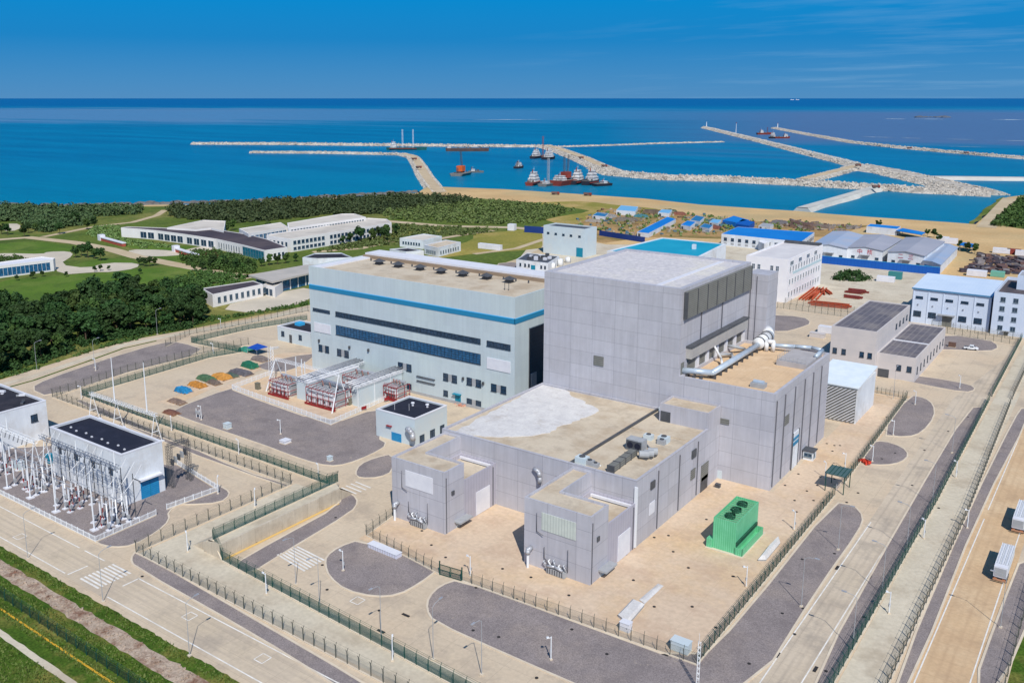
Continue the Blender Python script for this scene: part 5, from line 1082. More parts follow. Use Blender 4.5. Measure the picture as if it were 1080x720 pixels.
# ------------------------------------------------------------------ transformer yard
def firewall(label,x0,x1,y0,y1,h):
    t=thing('fire_wall',label,'wall',((x0+x1)/2,y0,0)); MB().box(x0,x1,y0,y1,0,h).build('wall',M_palewall,t); MB().box(x0-.15,x1+.15,y0-.15,y1+.15,h,h+.25).build('coping',M_ltrim,t)
firewall('pale grey block wall between the small and the middle transformer',-226.4,-220.6,200,224,6.4); firewall('pale grey block wall right of the middle transformer under the white bus duct',-206.6,-202.8,206,227,6.8)
def busduct(label,x,y0,y1,z,k):
    t=thing('bus_duct',label,'bus duct',(x,y0,0))
    for s in range(3): MB().tube((x-1.5+1.5*s,y0,z),(x-1.5+1.5*s,y1,z),.26,.26,10).build('duct',M_steel,t,True)
    for s in (-2.1,2.1): lattice(MB(),(x+s,y0,z-.9),(x+s,y1,z-.9),.7,int((y1-y0)/1.3),.05).build('side_truss',M_wsteel,t)
    y=y0+1
    while y<y1: MB().box(x-2.2,x+2.2,y-.12,y+.12,z-.8,z-.56).build('bracket',M_steel,t); y+=3
    y=y0+2
    while y<y1:
        for s in (-2,2): MB().box(x+s-.1,x+s+.1,y-.1,y+.1,.1,z-.8).build('leg',M_wsteel,t)
        y+=8
busduct('white triple bus duct left, from the small transformer to the turbine hall',-223.4,199,227.6,8.0,0); busduct('white triple bus duct right, over the block wall to the turbine hall',-204.6,203,227.6,8.4,1)
def transformer(label,x,y,w,d,h):
    t=thing('power_transformer',label,'transformer',(x,y,0)); MB().box(x-w/2-1,x+w/2+1,y-d/2-1,y+d/2+1,.1,.5).build('bund',M_kerb,t); MB().box(x-w/2,x+w/2,y-d/2,y+d/2,.5,h).build('tank',M_lgrey,t)
    MB().tube((x-w/2,y+d*.3,h+1.3),(x+w/2,y+d*.3,h+1.3),.6,.6,12).build('conservator',M_steel,t)
    n=int(w/.45)
    for s in range(3):
        b=MB(); x0=x-w/2+s*w/3
        for i in range(int(n/3)): b.box(x0+.1+i*.45,x0+.28+i*.45,y-d/2-1.7,y-d/2-.1,.9,h-.4)
        b.build('radiator',M_ltrim,t)
    for s in range(3):
        bx=x+(-1+s)*w*.28; bb=MB(); z=h
        while z<h+2.2: bb.tube((bx,y-(z-h)*.3,z),(bx,y-(z-h)*.3-.04,z+.16),.32,.15,10); z+=.22
        bb.build('bushing',mat('brown_porcelain',lin(120,52,48),lin(104,44,42),2,.35,.5),t)
    b=MB()      # red deluge pipe frame
    for zz in (1.2,h*.6,h+.6):
        for q in (((x-w/2-.7,y-d/2-2),(x+w/2+.7,y-d/2-2)),((x+w/2+.7,y-d/2-2),(x+w/2+.7,y+d/2+.7)),((x-w/2-.7,y-d/2-2),(x-w/2-.7,y+d/2+.7))): b.tube((*q[0],zz),(*q[1],zz),.11,.11,6)
    for i in range(6): xx=x-w/2-.7+(w+1.4)*i/5; b.tube((xx,y-d/2-2,.3),(xx,y-d/2-2,h+.6),.1,.1,6)
    for yy in (y,y+d/2+.7):
        for xx in (x-w/2-.7,x+w/2+.7): b.tube((xx,yy,.3),(xx,yy,h+.6),.1,.1,6)
    for i in range(13): xx=x-w/2-.7+(w+1.4)*i/12; b.tube((xx,y-d/2-2,1.2),(xx,y-d/2-1.75+.0,h*.6),.05,.05,5); b.tube((xx,y-d/2-2,h+.6),(xx,y-d/2-1.2,h+1.5),.05,.05,5)
    b.build('deluge_pipe',M_red,t); c=MB()
    for i in range(7): xx=x-w/2+.6+(w-1.2)*i/6; c.path([(xx,y-d/2-.2,h-.6),(xx,y-d/2-1.0,h+.5),(xx,y-.2,h+.9)],.13,6)
    c.path([(x-w/2,y-d/2-2.1,h-.2),(x+w/2,y-d/2-2.1,h-.2)],.16,6); c.build('cooling_pipe',M_steel,t,True)
    for i in range(4): MB().tube((x-w*.36+w*.24*i,y-d/2-1.75,h*.45),(x-w*.36+w*.24*i,y-d/2-1.95,h*.45),.5,.5,12).build('fan',M_dgrey,t)
    MB().box(x-w/2-1.2,x+w/2+1.2,y-d/2-2.4,y-d/2-2.2,.2,.9).build('drain_curb',M_red,t)
    return t
transformer('small red piped transformer at the left of the transformer yard',-232.5,201.5,8,4.4,4.6)
transformer('large red piped transformer with white radiators in the middle of the yard',-213,203,12,6,5.4)
transformer('red piped transformer against the turbine hall, behind the right block wall',-214,219.5,10,5,5.2); transformer('narrow red transformer right of the right block wall',-199.4,221,4.6,4,4.2)
for i,(px,py) in enumerate(((272,411),(368,428),(391,411))): cabinet('marshalling_cabinet',['olive grey cabinet at the small transformer','olive grey cabinet under the right bus duct','olive grey cabinet near the teal hall door'][i],*P(px,py),1.6,1.2,2.4,mat('olive_grey',lin(120,116,100),None))
x,y=P(287,404); t=thing('lattice_tower','white lattice tower standing at the back left corner of the transformer yard','tower',(x,y,0)); lattice(MB(),(x,y,0),(x,y,13.5),1.3,11,.07).build('lattice',M_wsteel,t); lattice(MB(),(x,y,12.8),(-252,215,10.5),.6,10,.05).build('cross_beam',M_wsteel,t)
t=thing('line_gantry','white portal with slanting legs in front of the large transformer','gantry',(-208,201,0))
for a in (((-206,196.4,0),(-206.6,200.6,12)),((-206.6,205,0),(-206.6,200.6,12)),((-241,199,0),(-240,203,11)),((-241,208,0),(-240,203,11))): MB().tube(a[0],a[1],.24,.16,8).build('leg',M_wsteel,t)
lattice(MB(),(-206.6,200.6,11.9),(-240,203,11),.8,22,.05).build('beam',M_wsteel,t)
for i,(px,py,h) in enumerate(((302,392,10),(313,392,13),(319,392,12),(322,390,10))):
    x,y=P(px,py+14); t=thing('surge_arrester','slim white arrester post behind the small transformer','arrester',(x,y,0),'white arrester posts'); MB().tube((0,0,0),(0,0,h*.5),.16).build('support',M_wsteel,t,world=False); MB().tube((0,0,h*.5),(0,0,h*.8),.24,.2,8).build('insulator',M_wsteel2,t,world=False)
for i,(px,py) in enumerate(((384,433.5),(408,424))):
    x,y=P(px,py); t=thing('warning_board',['red warning board on the picket fence, left','red warning board on the picket fence nearest the pump house'][i],'sign',(x,y,0)); t.rotation_euler.z=R(80); MB().box(-1,1,-.04,.04,.7,1.7).build('board',M_red,t,world=False); MB().box(-.8,-.72,-.03,.03,0,.72).box(.72,.8,-.03,.03,0,.72).build('leg',M_lgrey,t,world=False)
# ------------------------------------------------------------------ yard objects
t=thing('cooling_unit','tall bright green cooling unit with open louvred top and side trough','cooling tower',(-68,190,0))
X0,X1,Y0_,Y1_,h=-71,-65.6,183.4,197.2,7.6
building(t,[(X0,Y0_),(X1,Y0_),(X1,Y1_),(X0,Y1_)],h,M_green,mat('green_deck',lin(120,168,130),lin(104,150,116),.8,.6,fine=.2),.55,.15,wname='casing',rname='louvre_deck')
for k,(x,y) in enumerate(((-68.3,186.5),(-68.3,190.2),(-68.3,194))):
    f=MB().tube((x,y,h-.6),(x,y,h+.25),1.15,1.15,18,False).build('fan_ring',M_greent,t); b=MB()
    for i in range(5): a=i*1.257; b.rbox(x+.5*math.cos(a),y+.5*math.sin(a),.8,.3,h-.1,h-.05,a)
    b.tube((x,y,h-.4),(x,y,h+.1),.3); b.build('fan',M_greent,f)
for k in range(12): MB().box(X0+.2,X1-.2,Y0_+.6+k*1.1,Y0_+.7+k*1.1,h-.5,h-.35).build('grille_bar',M_green,t)
MB().box(X1,X1+1.7,Y0_-.3,Y1_-.8,.15,.35).box(X1+1.6,X1+1.7,Y0_-.3,Y1_-.8,.35,2.0).box(X1,X1+1.7,Y0_-.3,Y0_-.2,.35,2).box(X1,X1+1.7,Y1_-.9,Y1_-.8,.35,2).build('side_trough',M_green,t); MB().box(X0-1.3,X0,Y0_-.3,Y0_+1.6,.15,2.3).build('pump_box',M_green,t)
MB().box(X0-1.4,X1+2,Y0_-.8,Y1_+.4,.1,.25).build('pad',M_kerb,t); MB().box(X1+.01,X1+.4,Y0_,Y1_-1,2.2,3.0).build('inlet_louvre',M_greent,t)
t=thing('gate_canopy','open dark green steel canopy over the side gate in the dark green fence','canopy',(-57,233,.1)); MB().box(-59.6,-54.4,229.6,236,4.9,5.15).build('roof_panel',mat('canopy_green',lin(82,106,104),lin(70,94,94),.4,.5),t)
for k in range(6): MB().box(-59.6+k,-59.5+k,229.5,236.1,5.15,5.3).build('roof_rib',M_fgreen,t)
for x in (-59.4,-54.8):
    for y in (229.9,235.7): MB().box(x-.1,x+.1,y-.1,y+.1,.1,4.9).build('post',M_fgreen,t)
for y in (231.6,233,234.4): MB().tube((-57,y,.1),(-57,y,2.2),.07).tube((-57.7,y,1.1),(-56.3,y,1.1),.05).build('turnstile',M_steel,t)
t=thing('guard_kiosk','small white guard kiosk with a dark roof by the tall white door','kiosk',(-69.3,249,.1)); MB().box(-70.7,-67.9,247.6,250.6,.1,2.7).build('wall',M_whitewall,t); MB().box(-71,-67.6,247.3,250.9,2.7,2.95).build('roof',M_dgrey,t)
window(t,(-70.7,247.6),(-67.9,247.6),.3,2.5,1.1,2.2,M_frame,M_glass,nx=2); window(t,(-67.9,247.6),(-67.9,250.6),.4,1.6,1.1,2.2,M_frame,M_glass)
def cover(label,q,h0,h1,name='trench_cover'):
    w=ccw(PL(q)); t=thing(name,label,'cover',(*w[0],.1)); b=MB(); i2=inset(w,.5); n=len(w)
    v=[(x,y,h0) for x,y in w]+[(x,y,h1) for x,y in i2]; b.add(v,[(i,(i+1)%n,n+(i+1)%n,n+i) for i in range(n)]+[tuple(range(n,2*n))]).build('sheet',M_memb,t); MB().prism(inset(w,.08),.1,h0).build('frame',M_lgrey,t)
cover('broad white sheet cover lying in the front of the reactor yard',[(651.5,651),(667,634.5),(680,640),(663,660)],.7,1.1); cover('narrow white strip cover behind the broad white cover',[(674,633),(694,616),(700,618.5),(680,637.5)],.25,.4); cover('long white sloped cover beside the dark green fence',[(799,592),(809,579),(821,568.5),(823,574),(808,592)],.5,1.3)
for k,(px,py,w,d,h,m,lab) in enumerate(((660,665,2,1.4,1.8,M_ltrim,'small white cabinet behind the front fence of the reactor yard'),(718,686,3.4,2,2.0,M_palewall,'pale blue cabinet in the front corner of the reactor yard'),(757,514.5,1.2,1,1.0,M_dgrey,'low dark cabinet at the reactor building door'),(301,467,2.4,2.4,.9,M_ltrim,'round edged white unit at the edge of the big gravel yard'),(348,486,1.2,1.2,1.3,M_palewall,'pale box at the lower edge of the big gravel yard'),(240,452,1.8,1.8,1.7,M_palewall,'blue and white cube cabinet on the big gravel yard'),(236,578,2.4,1.6,2,M_lgrey,'grey cabinet below the retaining wall'))): cabinet('electric_cabinet',lab,*P(px,py),w,d,h,m)
a,b=P(389,577),P(419,589.5); t=thing('planter_box','long low white box on the rounded gravel bed','box',((a[0]+b[0])/2,(a[1]+b[1])/2+.6,.13),None,math.atan2(b[1]-a[1],b[0]-a[0])); L=math.hypot(b[0]-a[0],b[1]-a[1]); MB().box(-L/2,L/2,-.9,.9,0,.9).build('body',mat('lavender_white',lin(206,206,220),None),t,world=False); MB().box(-L/2-.1,L/2+.1,-1,1,.9,1.0).build('lid',M_ltrim,t,world=False)
for k in range(12): MB().box(-L/2+.2+k*L/12,-L/2+.28+k*L/12,-.96,-.9,.05,.85).build('rib',M_lgrey,t,world=False)
x,y=P(912,488); t=thing('barrier_stack','pile of bright red plastic barriers beside the gravel island','barrier',(x,y,.1))
for k in range(6): 
    a=random.uniform(0,3); MB().rbox(x+random.uniform(-1,1),y+random.uniform(-1.2,1.2),2,.45,.1+.4*(k%2),.9+.4*(k%2),a).build('barrier',mat('barrier_red',lin(206,70,50),None),t)
t=thing('equipment_stand','small white equipment stand on the big gravel yard','equipment',(*P(212,440),.1)); x,y=P(209,441)
for dx in (-.8,.8): MB().box(x+dx-.08,x+dx+.08,y-.08,y+.08,.1,3.2).build('leg',M_wsteel,t)
MB().box(x-1,x+1,y-.2,y+.2,1.6,2.4).build('panel',M_lgrey,t)
# trailers
def make_trailer(loc,label):
    t=thing('tube_trailer',label,'trailer',loc,'white gas tube trailers'); L=12.4
    MB().box(-1.0,1.0,0,L,1.0,1.25).build('chassis',M_dgrey,t,world=False)
    body=MB().box(-1.25,1.25,1.5,L,1.25,3.3).build('container_body',M_wsteel,t,world=False)
    for x in (-.82,0,.82): MB().tube((x,1.6,3.3),(x,L-.1,3.3),.38,.38,12).build('gas_tube',M_wsteel2,body,world=False)
    for x in (-1.2,-.41,.41,1.2): MB().box(x-.05,x+.05,1.5,L,3.3,3.72).build('top_frame',M_wsteel,body,world=False)
    MB().box(-1.25,1.25,0,1.5,1.25,3.6).build('valve_cabinet',M_ltrim,t,world=False); MB().box(-1.1,1.1,-.06,0,1.5,3.3).build('rear_door',M_lgrey,t,world=False); MB().box(-1.25,1.25,-.35,-.2,.6,.95).build('rear_bumper',mat('bumper_brown',lin(176,132,104),None),t,world=False)
    for x in (-.8,.8): MB().box(x-.3,x+.3,-.36,-.3,.98,1.15).build('tail_light',mat('orange_lamp',lin(190,120,80),None),t,world=False)
    for y in (.9,2.2,3.5):
        for x in (-1.0,1.0):
            w=MB().tube((x-.28,y,.52),(x+.28,y,.52),.5,.5,16).build('wheel',mat('tyre',lin(34,34,36),None,rough=.9),t,world=False); MB().tube((x-.3,y,.52),(x+.3,y,.52),.26,.26,10).build('rim',M_lgrey,w,world=False)
    for x in (-.9,.9): MB().box(x-.1,x+.1,9.6,9.8,.1,1.0).build('landing_leg',M_dgrey,t,world=False)
    return t
TR=make_trailer((-16.1,204.4,.12),'white gas tube trailer fully in view on the tan road'); x,y=P(1064.5,561); dup(TR,(-15.9,y,.12),.0,'white gas tube trailer farther up the tan road, cut by the right edge')
# vehicle by the far island
def vehicle(name,label,x,y,a,m,L=5.2,w=1.95,pick=True):
    t=thing(name,label,'van' if not pick else 'pickup',(x,y,.15),None,a)
    prof=[(-L/2,.45),(-L/2,1.0),(-L/2+.2,1.15),(-.9,1.15),(-.8,1.2),(-.55,1.85),(.9,1.85),(1.5,1.2),(L/2-.2,1.05),(L/2,.8),(L/2,.45)] if pick else [(-L/2,.45),(-L/2,1.9),(-L/2+.2,2.1),(1.2,2.1),(1.9,1.25),(L/2,1.05),(L/2,.45)]
    n=len(prof); v=[(x_,-w/2,z) for x_,z in prof]+[(x_,w/2,z) for x_,z in prof]; MB().add(v,[(i,n+i,n+(i+1)%n,(i+1)%n) for i in range(n)]+[tuple(range(n)),tuple(range(2*n-1,n-1,-1))]).build('body',m,t,world=False)
    for s in (-1,1): MB().box(-.5,.85,s*(w/2+.01)-.02,s*(w/2+.01)+.02,1.25,1.75).build('side_window',M_glass,t,world=False)
    MB().add([(.95,-w/2+.1,1.85),(.95,w/2-.1,1.85),(1.53,w/2-.1,1.24),(1.53,-w/2+.1,1.24)],[(0,3,2,1)]).build('windscreen',M_glass,t,world=False)
    if pick: MB().box(-L/2+.15,-1,-w/2+.12,w/2-.12,1.0,1.17).build('load_bed',M_dgrey,t,world=False)
    for x_ in (-L/2+1,L/2-1):
        for s in (-1,1): wv=MB().tube((x_,s*w/2-.12,.36),(x_,s*w/2+.06,.36),.36,.36,14).build('wheel',MATS['tyre'],t,world=False); MB().tube((x_,s*w/2-.1,.36),(x_,s*w/2+.08,.36),.2).build('rim',M_lgrey,wv,world=False)
    for s in (-1,1): MB().box(L/2-.02,L/2+.04,s*.7-.18,s*.7+.18,.75,.92).build('headlight',M_ltrim,t,world=False)
vehicle('pickup_truck','white pickup parked on the far gravel island by the fences',*P(1024,369),.1,M_wsteel)
x,y=P(1004,366); cabinet('generator_set','small brown generator box beside the white pickup',x,y,2.6,1.4,1.8,mat('brown_box',lin(110,84,72),None),'generator')
# site stores behind the tower: cabin and canopy
x,y=P(872,351); container('site_cabin','white cabin with a brown flat roof left of the grey two level building',x,y,.0,7,3.2,3,M_ltrim); x,y=P(862,356); cabinet('store_box','low pink store box beside the white cabin',x,y,6,3,2,M_pw,'box')
# tarpaulin stacks
def stack(name,label,px,py,L,w,h,col,a=.0,cat='stack',group=None,seed=1):
    rs=random.Random(seed); x,y=P(px,py); t=thing(name,label,cat,(x,y,.1),group,a); m=mat('tarp_%d_%d_%d'%col,lin(*col),lin(*[int(c*.8) for c in col]),.9,.6,.3,bump=.4,bscale=2)
    nx,ny=9,6; b=MB(); v=[]; top=[]
    for j in range(ny+1):
        for i in range(nx+1):
            u,q=i/nx,j/ny; e=min(min(u,1-u)*4.2,min(q,1-q)*3.2,1); z=h*(e**.28)*(.8+.25*rs.random()) if e>0 else 0
            v.append((-L/2+L*u+(rs.uniform(-.1,.1)),-w/2+w*q+rs.uniform(-.1,.1),z))
    f=[(j*(nx+1)+i,j*(nx+1)+i+1,(j+1)*(nx+1)+i+1,(j+1)*(nx+1)+i) for j in range(ny) for i in range(nx)]
    b.add(v,f).build('tarpaulin',m,t,world=False); p=MB()
    for k in range(5): p.box(-L/2+.2+k*(L-.5)/4,-L/2+.4+k*(L-.5)/4,-w/2-.15,w/2+.15,0,.25)
    p.build('pallet',mat('timber',lin(150,118,84),lin(130,100,70),1,.9),t,world=False); return t
for k,(px,py,L,w,h,col,lab) in enumerate(((181,436,5,3,1.5,(128,88,72),'rusty scrap heap at the left end of the covered stacks'),(193.5,413,5,3.6,2.6,(40,132,184),'bright blue tarpaulin stack at the fence corner of the yard'),(208.5,407,6,3.6,2.2,(196,134,60),'orange covered stack next to the bright blue one'),(218,400.5,6.5,4,2.4,(82,112,80),'dull green covered stack between two orange stacks'),(234,398.5,6.5,4.4,2.4,(206,146,70),'larger orange covered stack'),(254,394,8,4,2.2,(104,100,104),'dark grey covered stack'),(264,387,6,4,3,(40,112,84),'dark green covered stack'),(275,380,6,4,2.6,(132,120,114),'grey brown stack of pipes under a sheet'),(187,424.5,6,3,1.6,(140,118,104),'low brown grey stack between the rusty heap and the bright blue stack'),(226,404.5,5,3,1.8,(120,104,92),'small brown stack between the green and the larger orange one'),(244,397,5,3,1.8,(90,104,92),'small dark green stack between the orange and the grey one'),(260,370,5,4,2.2,(60,140,120),'teal green covered stack by the blue canopy'))): stack('covered_stack',lab,px,py,L*1.25,w,h*.7,col,random.uniform(-.1,.1),seed=k)
x,y=P(272,373); t=thing('sun_canopy','blue pop up canopy beside the covered stacks','canopy',(x,y,.1)); MB().add([(-3,-3,2.6),(3,-3,2.6),(3,3,2.6),(-3,3,2.6),(0,0,4.2)],[(0,1,4),(1,2,4),(2,3,4),(3,0,4)]).build('cover',mat('canopy_blue',lin(30,78,170),lin(24,66,150),.5,.6),t,world=False)
for sx in (-2.8,2.8):
    for sy in (-2.8,2.8): MB().tube((sx,sy,0),(sx,sy,2.7),.06,.06,6).build('leg',M_steel,t,world=False)
# rubble by the turbine hall door
b=MB(); rs=random.Random(5)
for k in range(60):
    x,y=P(494+rs.uniform(-14,16),425+rs.uniform(-4,4)); s=rs.uniform(.15,.6); b.rbox(x,y,s*2.4,s,.08,.1+s,rs.uniform(0,3))
tag(b.build('building_rubble',mat('rubble_mix',lin(206,170,150),lin(190,120,100),1.2,.9)),'scattered bricks and pipes along the foot of the turbine hall','rubble',None,'stuff')
# manholes and drains
MH=[(345,622),(428,649),(526,672),(603,664),(566,715),(502,620),(499,665),(400,644),(340,596),(640,690),(825,647),(838,669),(790,700),(846,590),(880,584),(710,582),(726,599),(763,578),(773,608),(755,662),(600,628),(560,609),(840,540),(862,512),(880,505),(865,503),(990,536),(985,491),(1021,440),(700,545),(705,565),(270,572),(300,544),(354,546),(150,608),(820,691),(847,642),(917,609),(911,651),(925,640),(860,706),(871,708),(745,548),(690,640),(668,612),(730,640),(858,528),(851,518),(868,530),(880,470),(872,468),(878,476),(886,470),(842,500),(838,528),(828,512),(930,484),(944,478),(905,520),(893,530),(470,588),(445,560),(455,575),(530,600),(545,632),(660,585),(690,567),(975,475),(962,512),(1000,455),(935,440)]
MB_=None
for px,py in MH:
    x,y=P(px,py)
    if MB_ is None:
        b=MB().tube((0,0,0),(0,0,.05),.33,.33,12); MB_=b.build('manhole_cover',mat('cast_iron',lin(56,54,54),lin(44,42,42),2,.8)); MB_.location=(x,y,.13); tag(MB_,'small round dark manhole cover set in the paving and gravel','manhole cover','dark manhole covers')
    else: o=MB_.copy(); COL.objects.link(o); o.location=(x,y,.13)
GRT=[(428,649),(402,666),(700,690),(883,599),(917,609),(820,691),(860,706)]
g_=None
for px,py in GRT:
    x,y=P(px,py)
    if g_ is None: g_=MB().box(-.9,.9,-.28,.28,0,.07).build('drain_grate',MATS['cast_iron']); g_.location=(x,y,.135); tag(g_,'dark oblong drain grate at the road edge','drain grate','dark drain grates')
    else: o=g_.copy(); COL.objects.link(o); o.location=(x,y,.135); o.rotation_euler.z=0 if px<750 else 1.57
# ------------------------------------------------------------------ trees and scrub
def leafmat(name,c1,c2,c3):
    m,nt,b,out=newmat(name); geo=N(nt,'ShaderNodeNewGeometry'); oi=N(nt,'ShaderNodeObjectInfo')
    col=mixc(nt,ramp(nt,noise(nt,geo.outputs['Position'],.5,2),.3,.7),c1,c2); col=mixc(nt,math_n(nt,'MULTIPLY',geo.outputs['Random Per Island'],.6),col,c3)
    hs=N(nt,'ShaderNodeHueSaturation'); nt.links.new(col,hs.inputs['Color']); v=N(nt,'ShaderNodeMapRange'); v.inputs[3].default_value=.75; v.inputs[4].default_value=1.3; nt.links.new(oi.outputs['Random'],v.inputs[0]); nt.links.new(v.outputs[0],hs.inputs['Value'])
    h=N(nt,'ShaderNodeMapRange'); h.inputs[3].default_value=.485; h.inputs[4].default_value=.515; nt.links.new(oi.outputs['Random'],h.inputs[0]); nt.links.new(h.outputs[0],hs.inputs['Hue'])
    nt.links.new(hs.outputs[0],b.inputs['Base Color']); b.inputs['Roughness'].default_value=.7; b.inputs['Specular IOR Level'].default_value=.2
    MATS[name]=m; return m
L_dark=leafmat('dark_leaves',(.018,.046,.013),(.028,.064,.016),(.046,.09,.024)); L_mid=leafmat('mid_leaves',(.04,.085,.018),(.06,.115,.025),(.085,.13,.035)); L_scrub=leafmat('scrub_leaves',(.09,.16,.04),(.125,.19,.05),(.19,.22,.085)); L_coast=leafmat('coast_leaves',(.038,.072,.026),(.062,.1,.036),(.1,.13,.055))
M_bark=mat('bark',lin(92,76,60),lin(70,58,46),1,.9)
def leaves(centres,radii,per,size,rng,squash=.8,up=.35):
    """leaf sized quads scattered through ball shaped clumps"""
    n=len(centres)*per; c=np.repeat(np.asarray(centres,float),per,0); r=np.repeat(np.asarray(radii,float),per)
    d=rng.normal(size=(n,3)); d/=np.linalg.norm(d,axis=1)[:,None]; rr=r*(.55+.5*rng.random(n)); p=c+d*rr[:,None]*np.array((1,1,squash))
    nrm=d+rng.normal(size=(n,3))*.7+np.array((0,0,up)); nrm/=np.linalg.norm(nrm,axis=1)[:,None]
    a=np.cross(nrm,rng.normal(size=(n,3))); a/=np.linalg.norm(a,axis=1)[:,None]; b=np.cross(nrm,a); s=(size*(.6+.8*rng.random(n)))[:,None]
    v=np.stack([p-a*s-b*s*.6,p+a*s-b*s*.6,p+a*s*.7+b*s*.8,p-a*s*.7+b*s*.8],1).reshape(-1,3); f=np.arange(4*n).reshape(-1,4); return v,f
def meshobj(name,v,f,m,parent=None):
    me=bpy.data.meshes.new(name); n=len(v); k=len(f); me.vertices.add(n); me.vertices.foreach_set('co',np.asarray(v,np.float32).ravel()); me.loops.add(4*k); me.loops.foreach_set('vertex_index',np.asarray(f,np.int32).ravel()); me.polygons.add(k); me.polygons.foreach_set('loop_start',np.arange(k,dtype=np.int32)*4); me.polygons.foreach_set('loop_total',np.full(k,4,np.int32)); me.update(calc_edges=True); me.materials.append(m)
    o=bpy.data.objects.new(name,me); COL.objects.link(o); o.parent=parent; return o
def make_tree(label,seed,h,rad,m,group,loc,nc=16,per=95,ls=.42,name='broadleaf_tree'):
    rng=np.random.default_rng(seed); t=thing(name,label,'tree',loc,group); b=MB(); b.tube((0,0,-.2),(0.1,0,h*.45),.26,.16,8)
    cs=[];rs=[]
    for i in range(nc):
        a=rng.random()*6.283; q=rng.random()**.6; z=h*(.42+.48*rng.random()); w=rad*(1-((z/h-.55)/.55)**2*.55); cs.append((w*q*math.cos(a)*.8,w*q*math.sin(a)*.8,z)); rs.append(rad*(.26+.2*rng.random()))
        if i<6: b.tube((0.05,0,h*(.25+.03*i)),cs[-1],.1,.03,5)
    b.build('trunk',M_bark,t,world=False); v,f=leaves(cs,rs,per,ls,rng); meshobj('crown',v,f,m,t); return t
def inpoly(p,poly):
    x,y=p; c=False; n=len(poly)
    for i in range(n):
        a,b=poly[i],poly[(i+1)%n]
        if (a[1]>y)!=(b[1]>y) and x<(b[0]-a[0])*(y-a[1])/(b[1]-a[1])+a[0]: c=not c
    return c
def scatter(poly,n,seed,mind=0):
    rs=random.Random(seed); xs=[p[0] for p in poly]; ys=[p[1] for p in poly]; out=[]; tries=0
    while len(out)<n and tries<n*60:
        tries+=1; p=(rs.uniform(min(xs),max(xs)),rs.uniform(min(ys),max(ys)))
        if inpoly(p,poly) and (mind==0 or all((p[0]-q[0])**2+(p[1]-q[1])**2>mind*mind for q in out)): out.append(p)
    return out
GL='dark green broadleaf tree packed into the dense grove left of the turbine hall'; GG='trees of the dense grove'
grove=PL([(-16,352),(26,343),(60,328),(120,318),(170,313),(205,320),(218,335),(204,344),(150,352),(95,362),(46,381),(-16,398)])
protos_t=[]
for i,p in enumerate(scatter(grove,150,11,4.9)):
    if i<5: protos_t.append(make_tree(GL,40+i,10.5+1.1*i%3,3.9+.3*(i%3),L_dark if i!=3 else L_mid,GG,(*p,0)))
    else: dup(protos_t[(i*7+i//5)%5],(*p,0),random.uniform(0,6),None,None,(lambda a:(a*random.uniform(.85,1.25),a*random.uniform(.85,1.25),a*random.uniform(.8,1.15)))(random.choice((.7,.9,1.0,1.1,1.25))))
def trees(pxs,label,group,s0,s1,k=(0,1,2,3,4),mid=False):
    for i,(px,py) in enumerate(pxs):
        x,y=P(px,py); o=dup(protos_t[k[i%len(k)]],(x,y,0),random.uniform(0,6),label,group,random.uniform(s0,s1))
trees([(80,272),(86,270),(93,272),(100,273),(106,275)],'dark spreading tree in the clump beside the left lawn path','trees beside the left lawn path',.6,.85)
trees([(147,280),(152,281),(158,281),(163,280)],'low dense tree of the row at the fork of the campus road','trees at the road fork',.45,.6)
trees([(205,286),(214,285),(222,284),(231,283),(240,284),(250,286),(258,287),(225,280),(236,279),(247,280),(212,281),(262,284)],'small bushy tree in the garden before the curved visitor centre','garden trees at the visitor centre',.4,.65,(3,1,4))
trees([(268,283),(276,281),(284,280),(293,279),(301,278),(312,276)],'small tree of the row behind the gatehouse canopy','trees behind the canopy',.5,.7,(3,0))
trees([(300,262),(308,261),(316,260),(326,258),(334,257.5),(340,257)],'rounded tree in front of the lower two storey wing','trees before the two storey wing',.5,.75)
trees([(383,252),(391,251),(400,250.5),(408,250),(418,248),(362,258),(370,257),(380,256),(394,255),(406,254)],'dark tree at the right half of the two storey block','trees at the two storey block',.6,.95)
trees([(2,247),(8,248),(30,246),(38,244),(45,243),(52,241),(26,250),(63,247),(92,242),(100,240),(60,240),(70,238),(80,237)],'scattered dark tree on the far left lawns','trees on the far left lawns',.6,.95)
trees([(100,287),(106,286),(115,285),(148,289),(70,292),(18,296),(35,294),(45,292)],'clipped shrub like tree by the paved court of the low white building','shrubs by the paved court',.25,.4,(1,2))
trees([(284,246),(245,243),(240,246)],'light green tree between the exhibition hall and the teaching block','trees between the halls',.7,.9,(3,))
trees([(926,241),(1012,262),(1020,266),(1028,268),(990,256),(978,249),(985,251)],'small dark tree along the rear of the warehouses','trees behind the warehouses',.5,.7)
def scrub(name,label,polypx,n,h0,h1,ls,per,m,seed,rad=3.0):
    rng=np.random.default_rng(seed); pts=scatter(PL(polypx),n,seed); cs=[];rs=[]
    for x,y in pts:
        h=h0+(h1-h0)*rng.random()**1.5; r=rad*(.6+.7*rng.random()); cs.append((x,y,max(.3,h-r*.6))); rs.append(r)
        if h>r*1.3: cs.append((x+rng.normal()*.6,y+rng.normal()*.6,h*.35)); rs.append(r*.9)
    v,f=leaves(cs,rs,per,ls,rng,.85,.5); return tag(meshobj(name,v,f,m),label,'trees',None,'stuff')
scrub('coastal_woodland','dark green belt of coastal woodland along the left shore',[(-100,228),(-60,221.5),(0,219.5),(60,220.5),(120,219.5),(150,220.5),(148,226),(120,228),(60,231),(0,234),(-100,238)],900,2,7.5,.75,30,L_coast,3,3.3)
